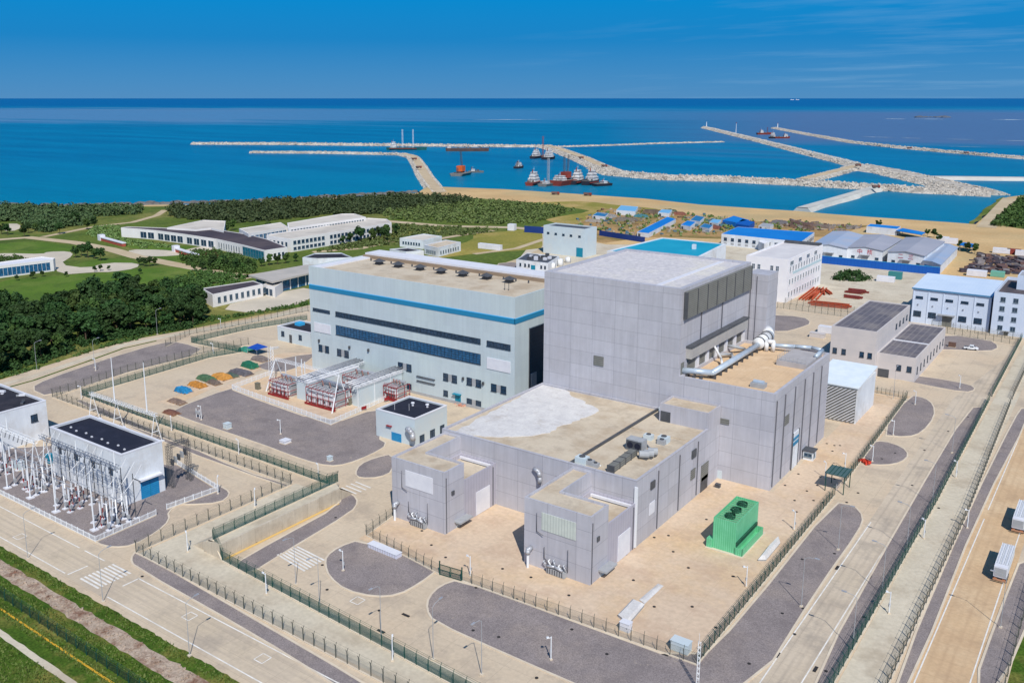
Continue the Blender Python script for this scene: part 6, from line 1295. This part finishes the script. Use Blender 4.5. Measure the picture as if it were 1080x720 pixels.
scrub('coastal_woodland','dark green belt of coastal woodland behind the white campus blocks',[(176,221),(200,218),(250,216.5),(300,214),(350,212),(392,209.5),(430,208),(455,209),(480,211),(500,214),(430,222),(400,226),(340,227),(300,232),(245,236),(200,232),(182,230)],1900,1.8,7,.75,28,L_coast,4,3.3)
scrub('scrubland','mid green scrub between the campus blocks and the brown shore',[(400,224),(440,212),(480,211),(540,214),(590,219),(606,222),(585,229),(560,236),(500,237),(440,233),(410,231)],1150,.8,4.4,.7,26,L_scrub,5,2.7)
scrub('scrubland','low green scrub strip below the brown track',[(416,238),(470,240),(530,243),(500,248),(455,250),(440,262),(420,258),(345,266),(330,266),(400,250)],520,.8,2.6,.55,24,L_scrub,6,1.8)
scrub('scrubland','patchy bushes on the left lawns around the paths',[(100,240),(126,238),(126,252),(170,259),(185,261),(150,262),(110,254),(90,246)],260,.8,2.4,.45,24,L_scrub,7,1.6)
scrub('scrubland','green bushes on the grass bank at the right edge',[(1046,238),(1064,221),(1080,208),(1110,206),(1120,245)],420,2.5,6,.75,28,L_mid,8,3.0)
scrub('scrubland','bushes in front of the entrance canopy lawn',[(195,292),(205,285),(262,291),(250,300),(215,305),(185,315),(170,310)],240,.8,2.2,.4,24,L_mid,9,1.5)
scrub('scrubland','small bushes scattered over the brown storage ground',[(604,236),(640,222),(720,224),(800,234),(900,237),(880,246),(780,246),(700,250),(640,250)],260,.8,2.6,.5,22,L_scrub,10,1.7)
scrub('scrubland','rough bushes on the green slope below the grove',[(-10,402),(30,392),(100,368),(160,351),(230,338),(325,322),(325,318),(270,330),(215,336),(150,356),(46,386),(-10,398)],240,.4,1.6,.3,24,L_mid,12,1.2)
scrub('undergrowth','dark undergrowth closing the lower edge of the dense grove',[(-16,398),(46,383),(95,364),(150,354.5),(204,346),(218,338),(205,339),(150,346),(95,355),(40,374),(-16,388)],330,1.0,3.4,.4,30,L_dark,14,1.9)
L_red=leafmat('russet_leaves',(.09,.045,.022),(.07,.075,.025),(.14,.10,.035))
scrub('garden_shrubs','dense green and yellowish garden shrubs before the curved visitor centre',[(190,272),(205,268),(228,267),(250,271),(270,280),(268,288),(245,288),(222,285),(200,281)],520,1.2,4.2,.45,26,L_mid,15,2.0)
scrub('garden_shrubs','russet garden shrubs between the green ones before the visitor centre',[(212,270),(232,270),(245,276),(232,278),(216,276)],80,1.0,3.0,.4,26,L_red,16,1.7)
scrub('garden_shrubs','green shrubs along the lawn edge between the grove and the gatehouse',[(140,306),(190,296),(235,290),(245,296),(215,303),(190,312),(160,312)],330,1.0,3.4,.45,26,L_mid,17,2.0)
scrub('woodland','dark mixed trees on the far left meadow before the coastal belt',[(28,232),(75,229),(98,231),(100,236),(70,240),(48,246),(36,243),(24,238)],420,2.5,7.5,.6,28,L_coast,18,2.6)
scrub('bushes','dark green bushes behind the orange steel yard near the white cabin',[(878,295),(890,288),(905,289),(918,294),(915,297),(890,297)],70,.8,3.2,.45,28,L_dark,31,1.8)
scrub('garden_shrubs','shrubs round the paved court of the low white building',[(-4,272),(20,271),(30,275),(8,277),(-4,278)],60,.8,2.4,.4,24,L_mid,19,1.5)
for a,b,lab in (((107.5,253.5),(131,260),'long red and white low wall in a flower bed, left on the campus lawn'),((186,265.5),(208,272.5),'long red and white low wall with a white block at its end, by the garden shrubs')):
    p,q=np.array(P(*a)),np.array(P(*b)); L=np.linalg.norm(q-p); t=thing('landscape_wall',lab,'wall',(*p,0),None,math.atan2(*(q-p)[::-1])); MB().box(0,L,-1.2,1.2,0,2.1).build('wall',mat('faded_red',lin(176,86,72),lin(160,76,64),.3,.8),t,world=False); MB().box(-.2,L+.2,-1.5,1.5,2.1,2.7).build('coping',M_ltrim,t,world=False); MB().box(-2.5,1.5,-2,2,0,4.2).build('end_block',M_ltrim,t,world=False)
# grass blades in the lower left corner
rng=np.random.default_rng(21); n=26000; x=rng.uniform(-215,-100,n); y=rng.uniform(62,88.6,n); ok=((y>86.6)|(y<81.6))&((y>74.4)|(y<70.8))&(np.abs(y-77-(-(x+100)/320*2))>.3); x,y=x[ok],y[ok]; n=len(x)
h=.18+.3*rng.random(n)*(.4+.6*(np.sin(x*.7)+np.cos(y*1.1+x*.3)>0)); a=rng.random(n)*6.283; w=.12+.1*rng.random(n); dx,dy=np.cos(a)*w,np.sin(a)*w; lx,ly=rng.normal(size=n)*.12,rng.normal(size=n)*.12
v=np.stack([np.stack([x-dx,y-dy,np.full(n,.07)],1),np.stack([x+dx,y+dy,np.full(n,.07)],1),np.stack([x+dx*.3+lx,y+dy*.3+ly,h+.07],1),np.stack([x-dx*.3+lx,y-dy*.3+ly,h+.07],1)],1).reshape(-1,3)
tag(meshobj('grass',v,np.arange(4*n).reshape(-1,4),leafmat('grass_blades',(.062,.115,.016),(.095,.145,.026),(.17,.175,.06))),'bright green grass in the lower left corner','grass',None,'stuff')
# stones on the gravel track
rng=np.random.default_rng(5); b=MB()
for k in range(500):
    x,y=rng.uniform(-215,-95),rng.uniform(82.4,85.6); s=.12+.25*rng.random()**2; b.rbox(x,y,s*1.6,s,.1,.14+s*.7,rng.random()*3)
tag(b.build('track_stones',M_rubtrack),'loose stones on the gravel track beside the foreground grass','stones',None,'stuff')
# ------------------------------------------------------------------ breakwaters
M_rock=mat('pale_rock',lin(198,190,178),lin(176,168,156),.2,.9,.2,c3=lin(150,142,132),s3=.06,fine=.2,fscale=.6); M_bwtop=mat('breakwater_sand',lin(200,180,148),lin(182,162,132),.05,.9,.2); M_bwc=mat('jetty_concrete',lin(198,196,188),lin(184,182,174),.05,.85,.2)
def breakwater(label,px,wt,h,wb,top=None,rocks=0,rs_=2.2,name='breakwater',topw=None):
    if rocks: h*=.8; wb*=.86; rs_*=.62; rocks*=2.3
    w=[np.array(P(a,b,SEA)) for a,b in px]; pts=[]
    for a,b in zip(w,w[1:]):
        L=np.linalg.norm(b-a); k=max(1,int(L/30))
        for i in range(k): pts.append(a+(b-a)*i/k)
    pts.append(w[-1]); rng=np.random.default_rng(len(px)*7+int(h*10)+int(px[0][0]))
    t=thing(name,label,'breakwater',(*w[0],SEA)); n=len(pts); ns=[]
    for i in range(n):
        d=pts[min(i+1,n-1)]-pts[max(i-1,0)]; d/=np.linalg.norm(d); ns.append(np.array((-d[1],d[0])))
    v=[]
    for p,q in zip(pts,ns):
        j=1+.18*rng.normal(); 
        for o,z in ((-wb/2*j,SEA-1.5),(-wt/2,SEA+h*(1+.06*rng.normal())),(wt/2,SEA+h*(1+.06*rng.normal())),(wb/2*j,SEA-1.5)): v.append((*(p+q*o),z))
    f=[]
    for i in range(n-1):
        a=4*i; f+=[(a,a+1,a+5,a+4),(a+1,a+2,a+6,a+5),(a+2,a+3,a+7,a+6)]
    f+=[(0,1,2,3),(4*n-1,4*n-2,4*n-3,4*n-4)]; MB().add(v,f).build('core',M_rock if rocks else M_bwc,t)
    if top:
        tw=topw or wt*.8; l=[];vv=[]
        for p,q in zip(pts,ns): vv+=[(*(p-q*tw/2),SEA+h*1.14),(*(p+q*tw/2),SEA+h*1.14),(*(p-q*tw/2),SEA+h*.8),(*(p+q*tw/2),SEA+h*.8)]
        f=[]
        for i in range(n-1): a=4*i; f+=[(a,a+1,a+5,a+4),(a,a+4,a+6,a+2),(a+1,a+3,a+7,a+5)]
        MB().add(vv,f).build('roadway',top,t)
    if rocks:
        b=MB(); Lt=sum(np.linalg.norm(c-a) for a,c in zip(pts,pts[1:])); m=int(Lt*rocks); vs=[];off=0
        seglen=np.array([np.linalg.norm(c-a) for a,c in zip(pts,pts[1:])]); cum=np.concatenate([[0],np.cumsum(seglen)])
        s=rng.random(m)*Lt; idx=np.clip(np.searchsorted(cum,s)-1,0,n-2)
        for q,i in zip(s,idx):
            fr=(q-cum[i])/seglen[i]; c=pts[i]+(pts[i+1]-pts[i])*fr; nn=ns[i]; side=1 if rng.random()<.5 else -1; u=rng.random(); o=side*(wt/2*.85+(wb/2-wt/2*.85)*u); z=SEA+h-(h+1)*u+.3
            if top and abs(o)<(topw or wt*.8)/2: continue
            r=rs_*(.5+.7*rng.random()); A=rng.normal(size=(3,3)); Q,_=np.linalg.qr(A); cube=np.array([(x_,y_,z_) for z_ in(-1,1) for x_,y_ in((-1,-1),(1,-1),(1,1),(-1,1))])*r*.5*np.array((1.2,1,.8)); cube=cube@Q.T+np.array((*(c+nn*o),z)); b.hexa(cube)
        o=b.build('armour_stone',M_rock,t); o['kind']='stuff'
    return t
breakwater('long far breakwater of white rock crossing the left half of the bay',[(203,152.3),(300,152.8),(420,154),(500,154.8),(580,155.3)],10,5.5,30,None,.9,3.6)
breakwater('thin left breakwater of white rock ending at the sandy spit',[(264,161.5),(340,162),(428,163.8)],7,4.5,22,None,1.2,2.8)
breakwater('curved sandy spit joining the thin left breakwater to the shore',[(424,163.5),(436,166.5),(442,175),(448,186),(456,197),(464,206)],15,3.6,28,M_bwtop,1.6,2.2,topw=12)
breakwater('sandy causeway with trucks running down to the armoured breakwater',[(576,155.5),(590,159.5),(615,169),(632,177),(650,184)],20,5.5,44,M_bwtop,1.5,3.0,topw=13)
breakwater('thick breakwater armoured with pale concrete blocks across the bay',[(632,178),(650,184.5),(700,189),(760,190.5),(850,195),(930,200),(1000,204),(1045,206)],12,6.5,46,None,2.6,3.4)
breakwater('low thin line of rock between the far breakwater and the right mole',[(580,155.5),(640,153.8),(700,151.5),(762,150)],6,2.6,20,None,.8,2.8)
breakwater('right mole of white rock with a light tower on its seaward end',[(743,135),(800,149),(850,162),(905,176)],11,6,34,M_bwc,1.2,3.2,topw=6)
breakwater('broad rock mole merging with the armoured breakwater at the right',[(905,176.5),(940,183),(980,192),(1040,206)],22,5.5,60,None,3.0,3.6)
breakwater('short sandy causeway between the two right breakwaters',[(906,176.5),(880,183.5),(846,192)],16,4.5,32,M_bwtop,.9,2.4,topw=13)
breakwater('far right breakwater with dark vehicles near the turbid water',[(816,135.5),(850,142),(900,151),(950,156.5),(1000,161),(1090,168.5)],9,5,28,None,.9,3.2)
breakwater('straight flat concrete jetty dividing the near basin',[(926,199.5),(885,212),(846,223.5)],11,3.6,22,M_bwc,0,topw=10,name='jetty')
breakwater('white concrete jetty reaching in from the right edge',[(972,189),(1000,189.3),(1100,190.5)],12,3.5,22,M_bwc,0,topw=11,name='jetty')
for i,(px,py,lab) in enumerate(((745,134.6,'small white light tower on the right mole end'),(820,136,'small white light tower on the far right breakwater end'),(776,143,'slim grey beacon mast on the right mole'))):
    x,y=P(px,py,SEA); t=thing('light_tower',lab,'light tower',(x,y,SEA+4)); h=(14,14,30)[i]; MB().tube((0,0,0),(0,0,h),1.6 if i<2 else .8,1.1 if i<2 else .5,12).build('tower',M_wsteel,t,world=False); MB().tube((0,0,h),(0,0,h+1.6),1.5,1.5,12).build('lantern',M_red if i else M_ltrim,t,world=False); MB().tube((0,0,-1),(0,0,.6),3.2,3,12).build('base',M_bwc,t,world=False)
# ------------------------------------------------------------------ vessels
def hullmb(L,w,h,bow=.22,bar=False):
    b=MB(); st=[(-.5,.82),(-.3,1),(.1,1),(.5-bow,.95),(.5-bow*.4,.6),(.5,.06)] if not bar else [(-.5,.9),(-.47,1),(.47,1),(.5,.9)]; v=[]; n=len(st)
    for q,k in st:
        sh=h*(1+.25*max(0,q-.1)/.4) if not bar else h
        v+=[(q*L*.97,-w/2*k*.72,-1),(q*L,-w/2*k,sh),(q*L,w/2*k,sh),(q*L*.97,w/2*k*.72,-1)]
    f=[]
    for i in range(n-1): a=4*i; f+=[(a+4,a+5,a+1,a),(a+5,a+6,a+2,a+1),(a+6,a+7,a+3,a+2)]
    f+=[(3,2,1,0),(4*n-4,4*n-3,4*n-2,4*n-1)]; return b.add(v,f)
M_boatw=mat('ship_white',lin(222,224,224),lin(176,168,162),.3,.7)
M_navy=mat('hull_dark',lin(44,48,62),lin(58,50,52),.3,.6); M_hred=mat('hull_red',lin(150,66,54),lin(128,58,50),.2,.65); M_hbrown=mat('hull_brown',lin(118,92,84),lin(100,76,70),.1,.7); M_hgreen=mat('hull_green',lin(40,104,100),lin(34,88,86),.2,.6); M_deck=mat('deck_grey',lin(136,134,128),lin(116,112,108),.3,.8); M_oran=mat('crane_orange',lin(222,104,48),lin(200,90,40),.5,.6)
def vessel(label,px,py,L,w,h,rz,hull,house=None,mast=None,bar=False,crane=None,cat='ship',name='work_boat',group=None,belt=None):
    x,y=P(px,py,SEA); t=thing(name,label,cat,(x,y,SEA),group,rz); hullmb(L,w,h,bar=bar).build('hull',hull,t,world=False); MB().box(-L*.44,L*.3,-w*.4,w*.4,h+.02,h+.25).build('deck',M_deck,t,world=False)
    rb=random.Random(int(px)); g=MB()
    for k in range(9): u=rb.uniform(-.4,.36)*L; vv=rb.uniform(-.34,.34)*w; q=rb.uniform(.5,1.5); g.box(u-q,u+q,vv-q*.7,vv+q*.7,h+.2,h+.8+rb.random()*1.8)
    g.tube((-L*.3,0,h),(-L*.3,0,h+7),.15).tube((-L*.3,0,h+6.5),(L*.05,w*.2,h+3),.1).build('deck_gear',M_hbrown if rb.random()<.5 else M_dgrey,t,world=False)
    if belt: MB().box(-L*.42,L*.25,-w/2-.08,w/2+.08,h*.55,h*.75).build('rubbing_strake',belt,t,world=False)
    if house:
        q,l,hh,lev=house; d=MB(); wd=MB(); z=h+.2
        for k in range(lev): s=1-.2*k; d.box(L*q-l/2*s,L*q+l/2*s,-w*.38*s,w*.38*s,z,z+hh); wd.box(L*q-l/2*s-.06,L*q+l/2*s+.06,-w*.38*s-.06,w*.38*s+.06,z+hh*.55,z+hh*.7); z+=hh*.86
        o=d.build('deckhouse',M_boatw,t,world=False); wd.build('window_band',M_glass,o,world=False); MB().tube((L*q-l*.3,0,z),(L*q-l*.3,0,z+hh*.9),.6,.5,10).build('funnel',M_hred,t,world=False); MB().tube((L*q,0,z),(L*q,0,z+hh*1.6),.14,.08,6).tube((L*q,-1.2,z+hh),(L*q,1.2,z+hh),.08,.08,5).build('signal_mast',M_wsteel,t,world=False)
    for (mx,mh,mm,lean) in (mast or []):
        b=MB(); lattice(b,(L*mx,0,h),(L*mx+lean,0,h+mh),2.0,max(6,int(mh/3)),.16); b.build('lattice_mast',mm,t,world=False)
    if crane:
        q,cm,boom,bh=crane; c=MB().tube((L*q,0,h),(L*q,0,h+2.2),2.4,2.4,14).box(L*q-7,L*q+4,-4.2,4.2,h+2.2,h+9.5).build('crane_house',cm,t,world=False); MB().box(L*q+4,L*q+4.1,-2.2,2.2,h+5,h+8).build('crane_window',M_glass,c,world=False); b=MB(); lattice(b,(L*q+2,0,h+9),(L*q+2+boom,0,h+bh),1.8,max(6,int(bh/3)),.16); b.build('crane_boom',M_dgrey,t,world=False); MB().tube((L*q-5,0,h+9.5),(L*q+2+boom,0,h+bh),.08,.08,5).build('stay_cable',M_dgrey,t,world=False)
    return t
side=YAW   # broadside to the camera
vessel('green hulled dredger with two tall pale masts off the far breakwater',429,158.3,82,16,5,side,M_hgreen,(-.32,12,4,3),[(-.1,36,M_wsteel,0),(.16,36,M_wsteel,0)],belt=M_hred)
vessel('long low brown barge moored at the far breakwater',493,159.5,86,18,6,side,M_hbrown,(-.42,7,3,1),bar=True,name='barge')
vessel('bright orange crane on a grey pontoon in the middle of the harbour',486,185,34,20,3.5,side+1.2,M_deck,None,[(-.35,8,M_dgrey,0)],True,(.05,M_oran,-4,32),name='crane_barge')
vessel('small grey work pontoon beside the orange crane',502,182,22,8,2,side+.1,M_deck,(-.2,5,2.6,1),None,True,name='barge')
vessel('small lone grey tug in the middle of the harbour',547.5,177.5,22,9,3,side+1.0,M_navy,(-.05,8,3,2),[(-.2,8,M_dgrey,0)])
vessel('white and black tug, left of the pair near the sandy causeway',565.5,167,34,13,4,side+1.1,M_navy,(.0,15,4.2,3)); vessel('white and black tug, right of the pair near the sandy causeway',579,168,34,14,4,side+.95,M_navy,(-.02,15,4.2,3))
vessel('dark red piling barge with a tall thin mast between the two far tugs',572.5,166,24,9,3,side+1.0,M_hred,None,[(0,34,M_hred,0)],True,name='barge')
vessel('white tug with red boot at the left end of the moored cluster',562.5,195,30,12.5,4,side+1.15,M_hred,(.05,15,4.2,3),None,belt=M_navy); vessel('grey pontoon with a pale slim mast in the moored cluster',577,196,26,13,3,side+1.0,M_deck,(-.2,6,2.8,1),[(.1,30,M_lgrey,0)],True,name='barge')
vessel('red crane vessel with a dark lattice boom in the moored cluster',594,195,36,20,6,side+.9,M_hred,(-.2,7,3,2),[(.05,30,M_dgrey,0)],True,(.2,M_hred,2,30),name='crane_barge')
vessel('white decked ship right of the red crane vessel',608.5,194,34,13,5,side+1.1,M_navy,(.05,15,4.3,3),None,belt=M_hred); vessel('white decked ship second from the right in the moored cluster',623.5,194.5,34,13,5,side+1.0,M_navy,(.05,15,4.3,3),None,belt=M_hred); vessel('low dark barge at the right end of the moored cluster',635,196,24,11,3,side+.5,M_navy,(.1,5,2.6,1),None,True,name='barge')
vessel('red work ship with a crane at the harbour mouth',806,142,44,14,5,side+.1,M_hred,(-.2,9,4,2),[(.2,16,M_hred,0)]); vessel('white survey boat right of the red work ship',815,146,30,12,4,side+.8,M_navy,(0,12,4,3)); vessel('red and white boat nearest the far right breakwater',825,146,42,12,4,side+.1,M_hred,(.2,10,3.6,2))
for i,px in enumerate((835.5,841)): vessel(['left one of two tiny white cargo ships on the horizon','right one of two tiny white cargo ships on the horizon'][i],px,105.6,190,30,24,side,M_wsteel,(-.3,30,14,2),name='cargo_ship')
# trucks and machines on the shore and causeways
TK=None
for px,py,rz,lab in ((613,167.2,.7,'dark dump truck halfway down the sandy causeway'),(637.5,176,.7,'dump truck at the lower bend of the sandy causeway'),(437,168.6,1.2,'dump truck at the top of the curved sandy spit'),(441.8,177.5,1.2,'dump truck halfway along the curved sandy spit'),(959,157,.3,'dark truck on the far right breakwater, left one'),(1019,162,.3,'dark truck on the far right breakwater, right one'),(924,198.5,.6,'dark truck where the flat jetty meets the block breakwater'),(905,175.5,.4,'truck at the crossing of mole and short causeway'),(620,206.5,.2,'dark red machine parked on the brown shore'),(586,205.4,.4,'small white topped machine on the brown shore')):
    z=SEA+5.6 if py<200 else 0.05; x,y=P(px,py,z)
    if TK is None:
        TK=thing('dump_truck',lab,'truck',(x,y,z),'trucks on the causeways and shore',rz); MB().box(-4,4,-1.2,1.2,.8,1.1).build('chassis',M_dgrey,TK,world=False); MB().box(2,4,-1.25,1.25,1.1,3.2).build('cab',M_hred,TK,world=False); MB().box(3.98,4.04,-1,1,2.1,3).build('windscreen',M_glass,TK,world=False)
        MB().hexa([(-4.2,-1.3,1.3),(1.8,-1.3,1.3),(1.8,1.3,1.3),(-4.2,1.3,1.3),(-4.6,-1.5,3.2),(1.8,-1.5,3.2),(1.8,1.5,3.2),(-4.6,1.5,3.2)]).build('tipper_body',M_hbrown,TK,world=False)
        for xx in (-3,-1.6,2.8):
            for yy in (-1.2,1.2): MB().tube((xx,yy-.2,.55),(xx,yy+.2,.55),.55,.55,12).build('wheel',MATS['tyre'],TK,world=False)
    else: dup(TK,(x,y,z),rz,lab)
# surf, sandbar, islet
M_foam=mat('surf_foam',lin(206,216,222),lin(150,178,196),.05,.8,.2)
for a,b,w in (((498,126.5),(572,126.2),60),((933,125.3),(955,125.8),60),((962,125.5),(1000,126),50),((1046,126.2),(1085,126.6),80),((907,144.4),(944,145.3),16),((950,145.5),(972,146.2),12),((998,146.8),(1028,147.6),12),((1052,148.2),(1090,149),14),((1000,154.5),(1040,155.5),7)):
    p,q=P(*a,SEA),P(*b,SEA); m=12; pts=[(p[0]+(q[0]-p[0])*i/m,p[1]+(q[1]-p[1])*i/m) for i in range(m+1)]; rs=random.Random(int(a[0])); l=[];r=[]
    d=np.array(q)-np.array(p); d/=np.linalg.norm(d); nn=np.array((-d[1],d[0]))
    for i,c in enumerate(pts): k=w*.5*math.sin(math.pi*(i+.3)/(m+.6))*rs.uniform(.4,1.3); l.append(tuple(np.array(c)+nn*k)); r.append(tuple(np.array(c)-nn*k))
    struct('surf',MB().sheet(ccw(l+r[::-1]),SEA+.3),M_foam)
b=MB(); rng=np.random.default_rng(9)
for i in range(30):
    x,y=P(968+36*rng.random(),123.5+rng.random()*.7,SEA); b.ball((x,y,SEA),6+16*rng.random(),7,5,.4)
struct('rock_islet',b,mat('islet_rock',lin(96,104,116),lin(84,92,104),.01,.9))
b=MB(); 
for i in range(260):
    px=rng.uniform(-20,440); py=np.interp(px,[-20,0,60,120,180,250,300,350,392,420,440],[218,217,218,216.5,215,213.3,210.8,208.2,205.8,204.4,203])-rng.random()**2*2.2; x,y=P(px,py,SEA); b.ball((x,y,SEA),2+4*rng.random(),6,4,.35)
struct('shore_rocks',b,mat('shore_rock',lin(120,116,110),lin(92,90,88),.1,.9))
# ------------------------------------------------------------------ storage ground behind the plant
def piles(name,label,polypx,n,seed,cols,s0=.8,s1=3.0,hmax=2.2):
    rng=np.random.default_rng(seed)
    for k,c in enumerate(cols):
        b=MB()
        for x,y in scatter(PL(polypx),n//len(cols),seed*10+k):
            s=s0+(s1-s0)*rng.random()**2; b.rbox(x,y,s*(1+2*rng.random()),s,.05,.3+hmax*rng.random()**2,rng.random()*3)
        o=b.build(name,mat('scrap_%d_%d_%d'%c,lin(*c),lin(*[int(q*.75) for q in c]),.4,.85,fine=.15)); tag(o,label[k] if isinstance(label,list) else label,'materials',None,'stuff')
piles('scrap_heap',['grey building material strewn over the brown storage ground','rust brown scrap strewn over the brown storage ground','blue and teal sheet scrap strewn over the brown storage ground','pale pipes and boards strewn over the brown storage ground'],[(606,232),(640,219.5),(690,221),(740,226),(800,233),(872,238),(905,240),(860,243),(790,240),(752,246),(700,249),(655,250)],420,3,[(158,146,128),(132,104,80),(84,124,144),(190,178,160)],.6,2.4,1.6)
piles('scrap_heap',['dark brown timber and steel heaps behind the blue roofed workshop','grey pipe heaps behind the blue roofed workshop'],[(812,235),(830,231),(870,236),(910,239),(900,243),(870,244),(830,241)],150,5,[(116,94,82),(156,146,138)],.8,3,1.8)
for k,(q,h,lab,m) in enumerate((([(672,244.5),(684,246),(713,231),(704,228.5)],3.4,'long narrow shed with a bright blue roof on the storage ground',M_vb),([(650,221.5),(670,223),(673,218),(655,216.5)],4,'pale blue shed at the far edge of the storage ground',mat('pale_blue_sheet',lin(110,170,210),None)),([(762,232),(776,234.5),(790,232),(774,227.5)],4,'dark blue stack of site cabins before the blue roofed workshop',M_vb),([(776,236),(790,238),(796,234),(783,231)],4,'second dark blue stack of site cabins, right',MATS['hoarding_blue']),([(728,232),(738,233.5),(743,229),(734,227)],3.2,'teal blue shed at the right end of the narrow blue shed',mat('teal_sheet',lin(40,112,160),None)),([(738,239),(748,241),(752,237.5),(743,235.5)],3,'small teal shed nearest the teal roofed hall',MATS['teal_sheet']),([(800,238),(812,239.5),(816,236.5),(805,235)],3,'grey lean to shed left of the timber heaps',M_lgrey),([(718,237),(728,238.8),(734,234),(725,232.5)],3.4,'low blue roofed shed between the narrow shed and the teal ones',M_vb),([(748,234),(757,235.5),(761,232),(753,230.8)],3.2,'pale blue shed in front of the dark blue cabins',MATS['pale_blue_sheet']),([(806,244),(820,245.5),(826,242),(813,240.5)][:0] or [(694,224),(706,225),(709,221.5),(698,220.8)],3.2,'small pale blue shed at the far middle of the storage ground',MATS['pale_blue_sheet']),([(625,227),(638,228.5),(642,225),(630,223.8)],3.0,'faded teal shed at the left of the storage ground',MATS['teal_sheet']))):
    w=PL(q,h); t=thing('site_shed',lab,'shed',(*w[0],0)); building(t,w,h,m if k in(2,3) else M_whitewall,m,.12,.12); ww=ccw(w); panel(t,ww[0],ww[1],1,3,.1,2.3,M_dgrey,'door',.08)
for k,(px,py,L,w,h,col,lab) in enumerate(((640,229,16,9,3,(150,146,140),'grey spoil heap at the left end of the storage ground'),(660,233,20,9,3,(120,112,100),'long brown grey spoil heap left of the narrow blue shed'),(690,225,22,9,3.4,(104,88,72),'dark brown spoil heap behind the narrow blue shed'),(706,224,14,8,3,(88,96,66),'greenish spoil heap behind the narrow blue shed'),(716,226.5,12,7,2.6,(132,80,62),'reddish brown heap right of the greenish one'),(676,229,12,7,2.4,(72,128,136),'heap under a faded teal sheet on the storage ground'),(752,241,14,6,2.6,(122,74,64),'red brown brick heap beside the teal roofed hall'),(626,234,14,7,2.2,(160,150,138),'pale rubble heap at the track end by the tall box building'),(846,238,22,8,3,(110,88,78),'long dark timber heap behind the workshop'),(868,240,18,7,2.4,(134,118,106),'weathered plank heap behind the warehouse row'),(822,236,14,6,3,(104,100,104),'dark grey pipe heap behind the workshop'))): stack('spoil_heap',lab,px,py,L,w,h,col,random.uniform(-.3,.3),'heap',None,60+k)
# orange steel yard
sheet('paving',PL([(836,318),(858,297),(925,300),(905,328),(880,329)]),.095,M_plaza)
for k,(a,b,n,lab) in enumerate((((848,317),(864,304.5),4,'slanting bundle of orange steel beams beside the white office'),((857,317),(868,305.5),3,'second slanting bundle of orange steel beams'),((866,306),(873,311),4,'short crosswise orange steel bundle'),((856,320.5),(895,324.5),6,'longest orange steel bundle along the near edge of the pad'),((896,307.5),(914,309.5),7,'dense red brown steel bundle at the far side of the pad'),((889,313),(906,315),4,'thin red brown steel bundle in the middle of the pad'))):
    p,q=np.array(P(*a)),np.array(P(*b)); L=np.linalg.norm(q-p); an=math.atan2(q[1]-p[1],q[0]-p[0]); t=thing('steel_bundle',lab,'steel beams',((p+q)/2).tolist()+[.1],'orange steel bundles',an); rs=random.Random(k)
    for i in range(n):
        o=(i-(n-1)/2)*1.5+rs.uniform(-.3,.3); sh=rs.uniform(-2,2); bb=MB().box(-L/2+sh,L/2+sh,o-.3,o+.3,.25,.33).box(-L/2+sh,L/2+sh,o-.3,o+.3,.9,.98).box(-L/2+sh,L/2+sh,o-.05,o+.05,.33,.9); bb.build('beam',M_orange if k<4 else M_hred,t,world=False)
    for s in (-.35,.35): MB().box(L*s-.15,L*s+.15,-n*.78,n*.78,0,.25).build('bearer',MATS['timber'],t,world=False)
for k,(px,py,L,w,h,m,lab) in enumerate(((934,297,9,4,3,M_ltrim,'white cabin beside the teal container behind the steel yard'),(944,294,7,4,4,mat('teal_cab',lin(60,130,130),None),'teal container behind the steel yard'),(1030,291,10,5,3.4,M_ltrim,'pale cabin behind the blue roofed hall'),(1052,291.5,7,5,3,mat('green_cab',lin(110,170,150),None),'pale green container behind the blue roofed hall'),(1056,267,10,4,3.4,M_ltrim,'white cabin in the row at the right edge storage yard'),(1069,268,8,4,3.4,M_hred,'red cabin in the row at the right edge storage yard'),(1079,269.5,9,4,3.4,M_ltrim,'last white cabin at the right edge storage yard'),(994,254.5,8,4,3.4,M_ltrim,'white cabin behind the lean-to warehouse'),(1003,257,8,4,3.8,M_ltrim,'second white cabin behind the lean-to warehouse'))): container('site_cabin' if 'cabin' in lab else 'shipping_container',lab,*P(px,py),.05,L,w,h,m,None)
piles('pipe_stacks',['dark pipe and scaffold stacks in the right storage yard','rust brown stacks in the right storage yard','grey board stacks in the right storage yard'],[(1022,282),(1034,269),(1080,273),(1100,280),(1090,290),(1050,288),(1018,287)],330,8,[(78,70,78),(120,92,86),(150,142,140)],1,4,1.8)
sheet('paving',PL([(1016,288),(1032,268),(1100,272),(1100,292)]),.04,M_grav)
